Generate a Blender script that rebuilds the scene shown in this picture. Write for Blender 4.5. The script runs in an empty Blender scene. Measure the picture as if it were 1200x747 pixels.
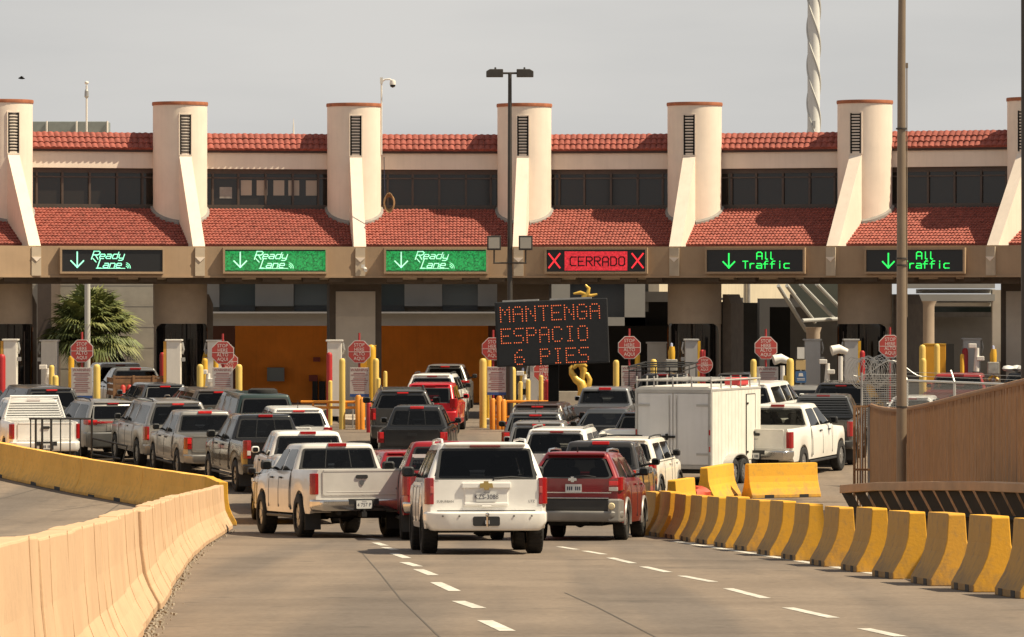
import bpy, bmesh, math, random
from mathutils import Vector, Matrix
R = math.radians
random.seed(7)
C = bpy.context.scene.collection
scene = bpy.context.scene

# ------------------------------------------------------------------ camera, sky, sun
F, HX, HY, CZ = 5400.0, 600.0, 350.0, 4.2         # focal length in photo pixels, principal column, horizon row, eye height
cam_data = bpy.data.cameras.new('camera')
cam = bpy.data.objects.new('camera', cam_data); C.objects.link(cam)
cam_data.sensor_fit = 'HORIZONTAL'; cam_data.sensor_width = 36.0
cam_data.lens = 36.0 * F / 1200.0
cam_data.shift_y = -23.5 / 1200.0
cam_data.clip_start = 0.5; cam_data.clip_end = 5000
cam.location = (0, 0, CZ); cam.rotation_euler = (R(90), 0, 0)
scene.camera = cam

SUN_AZ, SUN_EL = 78.0, 55.0                        # azimuth: degrees to the right of "towards the camera"
az, el = R(SUN_AZ), R(SUN_EL)
sun_dir = Vector((math.cos(el) * math.sin(az), -math.cos(el) * math.cos(az), math.sin(el)))
world = bpy.data.worlds.new('World'); scene.world = world; world.use_nodes = True
wn, wl = world.node_tree.nodes, world.node_tree.links
for n in list(wn): wn.remove(n)
w_out = wn.new('ShaderNodeOutputWorld')
w_bg = wn.new('ShaderNodeBackground'); w_bg.inputs['Strength'].default_value = 0.088
w_sky = wn.new('ShaderNodeTexSky'); w_sky.sky_type = 'NISHITA'; w_sky.sun_disc = False
w_sky.sun_elevation = el; w_sky.sun_rotation = math.atan2(sun_dir.x, sun_dir.y)
w_sky.dust_density = 6.0; w_sky.air_density = 1.0
# a thin bright veil of high cloud over the blue
w_tc = wn.new('ShaderNodeTexCoord')
w_map = wn.new('ShaderNodeMapping'); w_map.inputs['Scale'].default_value = (5.0, 5.0, 26.0)
w_no = wn.new('ShaderNodeTexNoise'); w_no.inputs['Scale'].default_value = 1.5; w_no.inputs['Detail'].default_value = 5.0
w_no.inputs['Roughness'].default_value = 0.5
w_rmp = wn.new('ShaderNodeValToRGB')
w_rmp.color_ramp.elements[0].position = 0.36; w_rmp.color_ramp.elements[0].color = (5.0, 4.95, 4.82, 1)
w_rmp.color_ramp.elements[1].position = 0.68; w_rmp.color_ramp.elements[1].color = (5.7, 5.58, 5.36, 1)
w_mix = wn.new('ShaderNodeMixRGB'); w_mix.inputs['Fac'].default_value = 0.9
wl.new(w_tc.outputs['Generated'], w_map.inputs['Vector']); wl.new(w_map.outputs['Vector'], w_no.inputs['Vector'])
wl.new(w_no.outputs['Fac'], w_rmp.inputs['Fac'])
wl.new(w_sky.outputs['Color'], w_mix.inputs['Color1']); wl.new(w_rmp.outputs['Color'], w_mix.inputs['Color2'])
# the haze is brightest low down and thins towards the zenith
w_sep = wn.new('ShaderNodeSeparateXYZ'); wl.new(w_tc.outputs['Generated'], w_sep.inputs['Vector'])
w_el = wn.new('ShaderNodeValToRGB'); w_el.color_ramp.elements[0].position = .16; w_el.color_ramp.elements[0].color = (1, 1, 1, 1)
w_el.color_ramp.elements[1].position = .62; w_el.color_ramp.elements[1].color = (.52, .55, .60, 1)
wl.new(w_sep.outputs['Z'], w_el.inputs['Fac'])
w_mul = wn.new('ShaderNodeMixRGB'); w_mul.blend_type = 'MULTIPLY'; w_mul.inputs['Fac'].default_value = 1
wl.new(w_mix.outputs['Color'], w_mul.inputs['Color1']); wl.new(w_el.outputs['Color'], w_mul.inputs['Color2'])
wl.new(w_mul.outputs['Color'], w_bg.inputs['Color']); wl.new(w_bg.outputs['Background'], w_out.inputs['Surface'])

sun_data = bpy.data.lights.new('sun', 'SUN'); sun_data.energy = 5.0; sun_data.angle = R(0.6); sun_data.color = (1.0, 0.87, 0.64)
sun = bpy.data.objects.new('sun', sun_data); C.objects.link(sun)
sun.rotation_euler = (-sun_dir).to_track_quat('-Z', 'Y').to_euler(); sun.location = (60, -20, 80)

vs = scene.view_settings
vs.view_transform = 'Standard'; vs.look = 'None'; vs.exposure = 0.53; vs.gamma = 1.0
try: vs.use_curve_mapping = False
except Exception: pass
scene.cycles.max_bounces = 6

# ------------------------------------------------------------------ ground profile and pixel helpers
GP = [(-40, 2.9), (0, 2.6), (40, 1.23), (75, .03), (90, -.48), (100, -.74), (110, -.82), (122, -.72), (134, -.48), (146, -.2), (158, 0), (175, 0), (3000, 0)]
def gz(D):                                         # height of the road surface at distance D (a bridge ramp that sags, then rises to the booths)
    for i in range(len(GP) - 1):
        a, b = GP[i], GP[i + 1]
        if a[0] <= D <= b[0]:
            h = b[0] - a[0]
            def sl(k):
                if k <= 0: return (GP[1][1] - GP[0][1]) / (GP[1][0] - GP[0][0])
                if k >= len(GP) - 3: return 0.0
                return (GP[k + 1][1] - GP[k - 1][1]) / (GP[k + 1][0] - GP[k - 1][0])
            t = (D - a[0]) / h; m0, m1 = sl(i) * h, sl(i + 1) * h
            return (2*t**3-3*t*t+1)*a[1] + (t**3-2*t*t+t)*m0 + (-2*t**3+3*t*t)*b[1] + (t**3-t*t)*m1
    return 0.0
def wx(x, D): return (x - HX) * D / F
def wz(y, D): return CZ + (HY - y) * D / F
def W(x, y, D): return Vector((wx(x, D), D, wz(y, D)))
def solve(y, H):                                   # distance at which a point H above the road shows at photo row y
    lo, hi = (15.0 if H < .5 else 103.0), 260.0
    for _ in range(50):
        m = (lo + hi) / 2
        if HY + (CZ - gz(m) - H) * F / m > y: lo = m
        else: hi = m
    return (lo + hi) / 2
def G(x, y, dz=0.0):                               # photo pixel -> point on the road
    D = solve(y, 0.0)
    return Vector((wx(x, D), D, gz(D) + dz))

# ------------------------------------------------------------------ materials
MATS = {}
def mat(name, col, rough=0.6, metal=0.0, coat=0.0, var=0.0, vscale=3.0, bump=0.0, bscale=30.0, emit=0.0, spec=0.5, streak=0.0, gen=False):
    if name in MATS: return MATS[name]
    m = bpy.data.materials.new(name); m.use_nodes = True; MATS[name] = m
    nt = m.node_tree; b = nt.nodes['Principled BSDF']
    b.inputs['Base Color'].default_value = (*col, 1); b.inputs['Roughness'].default_value = rough
    b.inputs['Metallic'].default_value = metal; b.inputs['Specular IOR Level'].default_value = spec
    if coat: b.inputs['Coat Weight'].default_value = coat; b.inputs['Coat Roughness'].default_value = 0.04
    if emit:
        b.inputs['Emission Color'].default_value = (*col, 1); b.inputs['Emission Strength'].default_value = emit
    m.diffuse_color = (*col, 1)
    if var or streak or bump:
        tc = nt.nodes.new('ShaderNodeTexCoord')
    if var or streak:
        no = nt.nodes.new('ShaderNodeTexNoise'); no.inputs['Scale'].default_value = vscale
        no.inputs['Detail'].default_value = 6.0; no.inputs['Roughness'].default_value = 0.62
        nt.links.new(tc.outputs['Object'], no.inputs['Vector'])
        rp = nt.nodes.new('ShaderNodeValToRGB'); rp.color_ramp.elements[0].position = 0.3; rp.color_ramp.elements[1].position = 0.72
        rp.color_ramp.elements[0].color = (*[c * (1 - var) for c in col], 1)
        rp.color_ramp.elements[1].color = (*[min(1, c * (1 + var * .7)) for c in col], 1)
        nt.links.new(no.outputs['Fac'], rp.inputs['Fac'])
        last = rp.outputs['Color']
        if streak:
            mp = nt.nodes.new('ShaderNodeMapping'); mp.inputs['Scale'].default_value = (5, 5, .35)
            n2 = nt.nodes.new('ShaderNodeTexNoise'); n2.inputs['Scale'].default_value = 1.6; n2.inputs['Detail'].default_value = 5
            nt.links.new(tc.outputs['Object'], mp.inputs['Vector']); nt.links.new(mp.outputs['Vector'], n2.inputs['Vector'])
            r2 = nt.nodes.new('ShaderNodeValToRGB'); r2.color_ramp.elements[0].position = .48; r2.color_ramp.elements[1].position = .75
            r2.color_ramp.elements[0].color = (0, 0, 0, 1); r2.color_ramp.elements[1].color = (streak, streak, streak, 1)
            nt.links.new(n2.outputs['Fac'], r2.inputs['Fac'])
            mx = nt.nodes.new('ShaderNodeMixRGB'); mx.inputs['Color2'].default_value = (*[c * .45 for c in col], 1)
            nt.links.new(r2.outputs['Color'], mx.inputs['Fac']); nt.links.new(last, mx.inputs['Color1']); last = mx.outputs['Color']
        nt.links.new(last, b.inputs['Base Color'])
    if bump:
        nb = nt.nodes.new('ShaderNodeTexNoise'); nb.inputs['Scale'].default_value = bscale; nb.inputs['Detail'].default_value = 4
        nt.links.new(tc.outputs['Object'], nb.inputs['Vector'])
        bp = nt.nodes.new('ShaderNodeBump'); bp.inputs['Strength'].default_value = bump; bp.inputs['Distance'].default_value = 0.02
        nt.links.new(nb.outputs['Fac'], bp.inputs['Height']); nt.links.new(bp.outputs['Normal'], b.inputs['Normal'])
    return m
def paint(name, col, metal=0.0, rough=0.32, dirt=.12):
    return mat('paint_' + name, col, rough, metal, 0.6, var=dirt, vscale=1.6)
M_GLASS = mat('tinted_glass', (.011, .0115, .012), .07, 0, 0, var=.8, vscale=2.2, spec=.33)
def see_through(name, tint):
    m = bpy.data.materials.new(name); m.use_nodes = True; nt = m.node_tree
    nt.nodes.remove(nt.nodes['Principled BSDF']); out = nt.nodes['Material Output']
    tr = nt.nodes.new('ShaderNodeBsdfTransparent'); tr.inputs['Color'].default_value = (*tint, 1)
    gl = nt.nodes.new('ShaderNodeBsdfGlossy'); gl.inputs['Roughness'].default_value = .04; gl.inputs['Color'].default_value = (.9, .9, .9, 1)
    fr = nt.nodes.new('ShaderNodeFresnel'); fr.inputs['IOR'].default_value = 1.38
    mx = nt.nodes.new('ShaderNodeMixShader'); nt.links.new(fr.outputs['Fac'], mx.inputs['Fac'])
    nt.links.new(tr.outputs['BSDF'], mx.inputs[1]); nt.links.new(gl.outputs['BSDF'], mx.inputs[2]); nt.links.new(mx.outputs['Shader'], out.inputs['Surface'])
    m.diffuse_color = (.05, .05, .05, .5); return m
M_PRIVACY = see_through('privacy_glass', (.20, .20, .20)); M_CLEARG = see_through('lightly_tinted_glass', (.46, .47, .47)); M_WSHIELD = see_through('windshield_glass', (.72, .74, .72))
M_RUBBER = mat('tyre_rubber', (.018, .017, .016), .85, var=.3, vscale=8)
M_BLACK = mat('black_plastic', (.02, .02, .021), .55, var=.25, vscale=6)
M_UNDER = mat('underbody', (.012, .011, .010), .9)
M_CHROME = mat('chrome', (.62, .61, .59), .18, 1.0)
M_RIM = mat('alloy_rim', (.42, .41, .39), .35, .85, var=.2, vscale=9)
M_RED = mat('tail_lens', (.30, .008, .010), .15, 0, .6)
M_LIT = mat('lit_tail_lens', (.48, .014, .014), .2, 0, .4, emit=.26)
M_CLEAR = mat('clear_lens', (.55, .50, .46), .2, 0, .5)
M_AMBER = mat('amber_lens', (.7, .25, .03), .25, 0, .5)
M_PLATE = mat('plate_white', (.62, .62, .6), .5)
M_INK = mat('dark_ink', (.03, .03, .06), .6)
M_GREYTRIM = mat('grey_cladding', (.13, .125, .115), .6, var=.2, vscale=5)

# ------------------------------------------------------------------ mesh builder
class MB:
    def __init__(s): s.v = []; s.f = []; s.m = []
    def add(s, vs, fs, mi=0):
        o = len(s.v); s.v += [tuple(v) for v in vs]
        for f in fs: s.f.append([i + o for i in f]); s.m.append(mi)
        return s
    def box(s, x0, x1, y0, y1, z0, z1, mi=0, M=None):
        vs = [Vector((x, y, z)) for x in (x0, x1) for y in (y0, y1) for z in (z0, z1)]
        if M is not None: vs = [M @ v for v in vs]
        return s.add(vs, [(0, 1, 3, 2), (4, 6, 7, 5), (0, 4, 5, 1), (2, 3, 7, 6), (0, 2, 6, 4), (1, 5, 7, 3)], mi)
    def prism(s, poly, fn, a, b, mi=0):            # poly of 2-D points, fn(u, v, w) -> 3-D, extruded from w=a to w=b
        n = len(poly)
        vs = [fn(u, v, a) for u, v in poly] + [fn(u, v, b) for u, v in poly]
        fs = [tuple(range(n)), tuple(range(2 * n - 1, n - 1, -1))] + [(i, i + n, (i + 1) % n + n, (i + 1) % n) for i in range(n)]
        return s.add(vs, fs, mi)
    def path(s, pts, r, n=8, mi=0, closed=False, cap=True):
        pts = [Vector(p) for p in pts]; k = len(pts)
        rs = r if isinstance(r, (list, tuple)) else [r] * k
        vs = []; prev = None
        for i, p in enumerate(pts):
            if closed: d = pts[(i + 1) % k] - pts[i - 1]
            else: d = pts[min(i + 1, k - 1)] - pts[max(i - 1, 0)]
            d.normalize()
            if prev is None:
                up = Vector((0, 0, 1)) if abs(d.z) < .9 else Vector((1, 0, 0))
                a = d.cross(up).normalized()
            else:
                a = (prev - d * prev.dot(d))
                a = a.normalized() if a.length > 1e-6 else d.orthogonal().normalized()
            prev = a; b = d.cross(a)
            for j in range(n):
                t = 2 * math.pi * j / n
                vs.append(p + (a * math.cos(t) + b * math.sin(t)) * rs[i])
        fs = []
        for i in range(k if closed else k - 1):
            for j in range(n):
                fs.append((i * n + j, i * n + (j + 1) % n, ((i + 1) % k) * n + (j + 1) % n, ((i + 1) % k) * n + j))
        if not closed and cap: fs += [tuple(range(n - 1, -1, -1)), tuple(range((k - 1) * n, k * n))]
        return s.add(vs, fs, mi)
    def lathe(s, prof, n=24, fn=None, mi=0, a0=0, a1=2 * math.pi):
        full = abs(a1 - a0 - 2 * math.pi) < 1e-6
        m = n if full else n + 1
        fn = fn or (lambda r, t, z: (r * math.cos(t), r * math.sin(t), z))
        vs = [fn(r, a0 + (a1 - a0) * j / n, z) for r, z in prof for j in range(m)]
        fs = []
        for i in range(len(prof) - 1):
            for j in range(n):
                j2 = (j + 1) % m
                fs.append((i * m + j, i * m + j2, (i + 1) * m + j2, (i + 1) * m + j))
        return s.add(vs, fs, mi)
    def build(s, name, mats, parent=None, smooth=None, bevel=0, loc=None, seg=2):
        me = bpy.data.meshes.new(name); me.from_pydata(s.v, [], s.f)
        if not isinstance(mats, (list, tuple)): mats = [mats]
        for m in mats: me.materials.append(m)
        me.polygons.foreach_set('material_index', s.m)
        bm = bmesh.new(); bm.from_mesh(me); bmesh.ops.recalc_face_normals(bm, faces=bm.faces); bm.to_mesh(me); bm.free()
        if smooth:
            me.polygons.foreach_set('use_smooth', [True] * len(me.polygons))
            try: me.set_sharp_from_angle(angle=R(smooth))
            except Exception: pass
        me.update()
        o = bpy.data.objects.new(name, me); C.objects.link(o)
        if parent is not None: o.parent = parent
        if loc is not None: o.location = loc
        if bevel:
            b = o.modifiers.new('bevel', 'BEVEL'); b.width = bevel; b.segments = seg; b.limit_method = 'ANGLE'; b.angle_limit = R(35)
        return o

def tag(o, label=None, cat=None, group=None, kind=None):
    if label: o['label'] = label
    if cat: o['category'] = cat
    if group: o['group'] = group
    if kind: o['kind'] = kind
    return o
def thing(name, label, cat, loc=(0, 0, 0), rz=0.0, group=None, pitch=0.0):
    o = bpy.data.objects.new(name, None); C.objects.link(o)
    o.location = loc; o.rotation_euler = (pitch, 0, rz); o.empty_display_size = .3
    return tag(o, label, cat, group)
def copy_tree(o, parent=None):
    c = o.copy(); C.objects.link(c)
    if parent is not None: c.parent = parent; c.matrix_parent_inverse = o.matrix_parent_inverse
    for ch in list(o.children): copy_tree(ch, c)
    return c
def text_geo(s, size, align='CENTER', shear=0.0, bold=0.0, spacing=1.0, line=1.0):
    cu = bpy.data.curves.new('t', 'FONT'); cu.body = s; cu.size = size; cu.align_x = align; cu.align_y = 'CENTER'
    cu.shear = shear; cu.offset = bold; cu.space_character = spacing; cu.space_line = line; cu.resolution_u = 3
    o = bpy.data.objects.new('t', cu); C.objects.link(o)
    dg = bpy.context.evaluated_depsgraph_get(); me = bpy.data.meshes.new_from_object(o.evaluated_get(dg))
    vs = [v.co.copy() for v in me.vertices]; fs = [tuple(p.vertices) for p in me.polygons]
    bpy.data.objects.remove(o); bpy.data.meshes.remove(me); bpy.data.curves.remove(cu)
    return vs, fs
# ------------------------------------------------------------------ the setting: road
def road_material():
    m = bpy.data.materials.new('concrete_road'); m.use_nodes = True
    nt = m.node_tree; b = nt.nodes['Principled BSDF']; b.inputs['Roughness'].default_value = .85; b.inputs['Specular IOR Level'].default_value = .2
    tc = nt.nodes.new('ShaderNodeTexCoord')
    n1 = nt.nodes.new('ShaderNodeTexNoise'); n1.inputs['Scale'].default_value = .35; n1.inputs['Detail'].default_value = 8; n1.inputs['Roughness'].default_value = .65
    mp = nt.nodes.new('ShaderNodeMapping'); mp.inputs['Scale'].default_value = (.75, .012, 1); mp.inputs['Rotation'].default_value = (0, 0, R(-9))
    n2 = nt.nodes.new('ShaderNodeTexNoise'); n2.inputs['Scale'].default_value = .9; n2.inputs['Detail'].default_value = 5
    nt.links.new(tc.outputs['Object'], n1.inputs['Vector']); nt.links.new(tc.outputs['Object'], mp.inputs['Vector']); nt.links.new(mp.outputs['Vector'], n2.inputs['Vector'])
    r1 = nt.nodes.new('ShaderNodeValToRGB'); e = r1.color_ramp.elements
    e[0].position = .32; e[0].color = (.165, .130, .103, 1); e[1].position = .68; e[1].color = (.228, .182, .145, 1)
    nt.links.new(n1.outputs['Fac'], r1.inputs['Fac'])
    r2 = nt.nodes.new('ShaderNodeValToRGB'); e = r2.color_ramp.elements
    e[0].position = .38; e[0].color = (.74, .76, .79, 1); e[1].position = .58; e[1].color = (1.06, 1.04, 1.0, 1)
    nt.links.new(n2.outputs['Fac'], r2.inputs['Fac'])
    mu = nt.nodes.new('ShaderNodeMixRGB'); mu.blend_type = 'MULTIPLY'; mu.inputs['Fac'].default_value = 1
    nt.links.new(r1.outputs['Color'], mu.inputs['Color1']); nt.links.new(r2.outputs['Color'], mu.inputs['Color2'])
    n3 = nt.nodes.new('ShaderNodeTexNoise'); n3.inputs['Scale'].default_value = 14; n3.inputs['Detail'].default_value = 3
    nt.links.new(tc.outputs['Object'], n3.inputs['Vector'])
    r3 = nt.nodes.new('ShaderNodeValToRGB'); e = r3.color_ramp.elements
    e[0].position = .3; e[0].color = (.82, .82, .82, 1); e[1].position = .7; e[1].color = (1.1, 1.1, 1.1, 1)
    nt.links.new(n3.outputs['Fac'], r3.inputs['Fac'])
    m2 = nt.nodes.new('ShaderNodeMixRGB'); m2.blend_type = 'MULTIPLY'; m2.inputs['Fac'].default_value = 1
    nt.links.new(mu.outputs['Color'], m2.inputs['Color1']); nt.links.new(r3.outputs['Color'], m2.inputs['Color2'])
    # oil spots
    vo = nt.nodes.new('ShaderNodeTexNoise'); vo.inputs['Scale'].default_value = 1.7; vo.inputs['Detail'].default_value = 2
    nt.links.new(tc.outputs['Object'], vo.inputs['Vector'])
    r4 = nt.nodes.new('ShaderNodeValToRGB'); e = r4.color_ramp.elements
    e[0].position = .63; e[0].color = (0, 0, 0, 1); e[1].position = .76; e[1].color = (.45, .45, .45, 1)
    nt.links.new(vo.outputs['Fac'], r4.inputs['Fac'])
    m3 = nt.nodes.new('ShaderNodeMixRGB'); m3.inputs['Color2'].default_value = (.05, .045, .04, 1)
    nt.links.new(r4.outputs['Color'], m3.inputs['Fac']); nt.links.new(m2.outputs['Color'], m3.inputs['Color1'])
    nt.links.new(m3.outputs['Color'], b.inputs['Base Color'])
    bp = nt.nodes.new('ShaderNodeBump'); bp.inputs['Strength'].default_value = .25; bp.inputs['Distance'].default_value = .01
    nt.links.new(n3.outputs['Fac'], bp.inputs['Height']); nt.links.new(bp.outputs['Normal'], b.inputs['Normal'])
    return m
M_ROAD = road_material()
mb = MB()
ys = [-40 + 2 * i for i in range(108)] + [190, 230, 300, 450, 800, 1500, 2900]
xs = [-2500, -400, -100, -40, -20, -10, 0, 10, 20, 40, 100, 400, 2500]
nv = len(xs)
mb.add([(x, y, gz(y)) for y in ys for x in xs],
       [(i * nv + j, i * nv + j + 1, (i + 1) * nv + j + 1, (i + 1) * nv + j) for i in range(len(ys) - 1) for j in range(nv - 1)])
tag(mb.build('road', M_ROAD, smooth=60), kind='structure')

M_WHITE_LINE = mat('road_paint_white', (.58, .54, .47), .75, var=.42, vscale=5)
M_YELLOW_LINE = mat('road_paint_yellow', (.55, .34, .06), .7, var=.3, vscale=3)
M_JOINT = mat('joint_tar', (.085, .070, .056), .85)
def strip(mbx, pts, w, dz=.004):                   # a painted strip that follows the road
    out = []
    P = []
    for a, b in zip(pts, pts[1:]):
        n = max(1, int((b - a).length / 1.5))
        for i in range(n): P.append(a.lerp(b, i / n))
    P.append(pts[-1])
    for i, p in enumerate(P):
        d = (P[min(i + 1, len(P) - 1)] - P[max(i - 1, 0)]); d.z = 0; d.normalize()
        s = Vector((-d.y, d.x, 0)) * (w / 2)
        for q in (p - s, p + s): out.append((q.x, q.y, gz(q.y) + dz))
    mbx.add(out, [(2 * i, 2 * i + 1, 2 * i + 3, 2 * i + 2) for i in range(len(P) - 1)])
mb = MB()
for x0, y0, x1, y1 in [(568, 727.5, 595, 740), (537, 704.8, 562, 713.2), (510.5, 682.8, 533, 693), (490, 667.5, 508, 674.5),
                       (473.5, 659.3, 490, 664.2), (461.5, 648.8, 477, 654.5), (450.5, 641.8, 463, 644.6), (440, 636.3, 451, 639.8),
                       (432, 631.4, 442.5, 633.2), (424, 626.6, 433, 628.5)]:
    strip(mb, [G(x0, y0), G(x1, y1)], .15)
for x0, y0, x1, y1 in [(1012, 737, 1056, 746.5), (923, 712.5, 977, 724.5), (853, 690, 897, 701.5), (799, 675.2, 836, 682.3),
                       (754, 664.4, 783, 671), (715, 654, 742, 660.5), (685, 646, 708, 650), (655, 641, 676, 644.4)]:
    strip(mb, [G(x0, y0), G(x1, y1)], .13)
tag(mb.build('lane_marking', M_WHITE_LINE), kind='structure')
mb = MB()
strip(mb, [G(1230, 699), G(1150, 690.5), G(1050, 677), G(950, 660), G(860, 645.5), G(790, 634.5)], .16)
tag(mb.build('edge_line', M_WHITE_LINE), kind='structure')
mb = MB()
strip(mb, [G(-40, 640), G(30, 630.5), G(72, 625.5)], .12)
strip(mb, [G(-40, 645), G(10, 637.5), G(62, 626.5)], .12)
tag(mb.build('yellow_road_marking', M_YELLOW_LINE), kind='structure')
mb = MB()
def crack(pts, w=.028):
    strip(mb, [G(*p) for p in pts], w, .0035)
crack([(424, 648), (445, 672), (470, 703), (512, 744), (530, 760)], .018)
crack([(662, 695), (700, 712), (768, 747), (800, 765)], .018)
for y in (661, 703.5, 744):
    crack([(240, y), (500, y), (800, y - 2), (1100, y - 2)], .02)
crack([(0, 585), (55, 570)], .05); crack([(10, 640), (160, 575)], .03)
crack([(60, 600), (200, 578)], .03)
tag(mb.build('slab_joints', M_JOINT), kind='structure')
def lerp(a, b, t): return a + (b - a) * t
base = [(44.8, -3.48), (52.8, -3.93), (62, -4.45), (72, -4.99), (81, -5.42), (90, -5.72), (98.5, -5.95)]
def left_x(D):
    if D < 44.8: return -3.48 + .054 * (44.8 - D)
    for (a, xa), (b, xb) in zip(base, base[1:]):
        if a <= D <= b: return lerp(xa, xb, (D - a) / (b - a))
    return base[-1][1]
# faint debris along the left wall
M_DEBRIS = mat('grit', (.36, .30, .23), .95, var=.5, vscale=20)
mb = MB()
rnd = random.Random(3)
for i in range(520):
    y = 618 + 130 * rnd.random() ** .8
    Dq = solve(y, 0.0); p = Vector((left_x(Dq) + abs(rnd.gauss(.0, .055)), Dq, 0)); r = .006 + .022 * rnd.random() ** 2
    vs = [(p.x + r * math.cos(a) * rnd.uniform(.6, 1.2), p.y + r * math.sin(a) * rnd.uniform(.6, 1.2), gz(p.y) + (0 if k == 0 else r)) for k in (0, 1) for a in (0, 1.6, 3.1, 4.7)]
    mb.add(vs, [(4, 5, 6, 7), (0, 1, 5, 4), (1, 2, 6, 5), (2, 3, 7, 6), (3, 0, 4, 7)])
tag(mb.build('grit', M_DEBRIS), 'loose grit and crumbled concrete at the foot of the near wall', 'debris', kind='stuff')
# ------------------------------------------------------------------ the border station: towers, tiled roofs, fascia, booths
M_CREAM = mat('cream_stucco', (.78, .665, .555), .85, var=.07, vscale=1.2, streak=.10, bump=.15, bscale=40)
M_TAN = mat('tan_fascia', (.36, .245, .150), .75, var=.12, vscale=.9, streak=.12)
M_TANPALE = mat('pale_tan', (.47, .38, .28), .8, var=.12, vscale=2)
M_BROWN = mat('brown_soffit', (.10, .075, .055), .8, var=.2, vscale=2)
M_TILE = mat('terracotta_tile', (.31, .083, .061), .85, var=.40, vscale=5.0)
M_RIM2 = mat('terracotta_rim', (.38, .13, .06), .8, var=.3, vscale=4)
M_EAVE = mat('dark_eave', (.06, .03, .022), .7)
M_FLASH = mat('lead_flashing', (.27, .25, .23), .7, var=.2, vscale=4)
M_WINBROWN = mat('bronze_frame', (.075, .052, .040), .5, var=.15, vscale=3)
M_WINGLASS = mat('bronze_glass', (.020, .016, .013), .08)
M_BLIND = mat('pale_blind', (.42, .36, .29), .8)
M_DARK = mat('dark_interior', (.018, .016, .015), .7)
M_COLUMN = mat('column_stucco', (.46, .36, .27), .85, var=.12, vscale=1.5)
M_LOUV = mat('louvre_metal', (.50, .44, .37), .6, var=.08, vscale=2)
M_BOOTHGLASS = mat('booth_glass', (.008, .007, .007), .07)

TX = [-192, 6, 211, 415, 614.5, 814, 1013.5, 1213, 1410]
TSAG = [7.2, 3.3, 1.4, .25, .05, 1.0, 2.8, 5.0, 8.2]
TANG = [-34, -24, -15.5, -5.5, 3.5, 14, 24, 32, 40]
TC = []
for x, s_, a in zip(TX, TSAG, TANG):
    D = 164.0 - s_
    n = Vector((-math.sin(R(a)), -math.cos(R(a)), 0)); t = Vector((math.cos(R(a)), -math.sin(R(a)), 0))
    TC.append((Vector((wx(x, D), D, 0)), n, t, a))
def P(i, off, z): c, n, t, a = TC[i]; return Vector((c.x + n.x * off, c.y + n.y * off, z))

station = thing('border_station', 'long cream toll station with round towers and red tiled roofs across the road', 'building', tuple(TC[4][0]))
SO = TC[4][0]
def sbuild(m, name, mats, parent=station, **k):
    m.v = [tuple(Vector(v) - SO) for v in m.v]
    return m.build(name, mats, parent, **k)
def panel(m, i, o0, z0, o1, z1, thick, mi=0, a=0.0, b=1.0, di=1):
    """slab between towers i and i+1, lower edge at (o0,z0), upper edge at (o1,z1), thickened inwards"""
    def q(k, o, z): return P(i, o, z).lerp(P(i + 1, o, z), k)
    vs = [q(a, o0, z0), q(b, o0, z0), q(b, o1, z1), q(a, o1, z1)]
    vs += [q(a, o0 - thick, z0), q(b, o0 - thick, z0), q(b, o1 - thick, z1), q(a, o1 - thick, z1)]
    m.add(vs, [(0, 1, 2, 3), (7, 6, 5, 4), (0, 4, 5, 1), (1, 5, 6, 2), (2, 6, 7, 3), (3, 7, 4, 0)], mi)
def tiles(m, i, o0, z0, o1, z1, cw, rl, amp, a=0.0, b=1.0):
    A0, A1 = P(i, o0, z0).lerp(P(i+1, o0, z0), a), P(i, o0, z0).lerp(P(i+1, o0, z0), b)
    B0, B1 = P(i, o1, z1).lerp(P(i+1, o1, z1), a), P(i, o1, z1).lerp(P(i+1, o1, z1), b)
    nrm = (A1 - A0).cross(B0 - A0).normalized()
    nc = max(3, int((A1 - A0).length / cw)); nr = max(2, int(round((B0 - A0).length / rl)))
    sub = 6; us = [k / (nc * sub) for k in range(nc * sub + 1)]
    vs, fs = [], []
    rnd = random.Random(i * 7 + int(z0 * 10))
    col = [rnd.uniform(-.006, .006) for _ in range(nc + 1)]
    for r in range(nr):
        jit = [rnd.uniform(-.008, .008) for _ in range(nc + 1)]
        for e, lift in ((0, .035), (1, .0)):
            v = (r + e) / nr
            for k, u in enumerate(us):
                p = A0.lerp(A1, u).lerp(B0.lerp(B1, u), v)
                ph = (k % sub) / sub; h = amp * (math.sin(math.pi * ph) if ph < .999 else 0)
                vs.append(p + nrm * (h + lift + jit[min(nc - 1, k // sub)] + .02))
    L = len(us)
    for r in range(nr):
        for k in range(L - 1):
            a_ = (2 * r) * L + k; fs.append((a_, a_ + 1, a_ + L + 1, a_ + L))
            if r: c_ = (2 * r - 1) * L + k; fs.append((c_, c_ + 1, a_ + 1, a_))
    # butt ends of the lowest course
    base = len(vs)
    for k, u in enumerate(us): vs.append(A0.lerp(A1, u) - nrm * .03)
    for k in range(L - 1): fs.append((base + k, base + k + 1, k + 1, k))
    m.add(vs, fs)

NT = len(TX)
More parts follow.
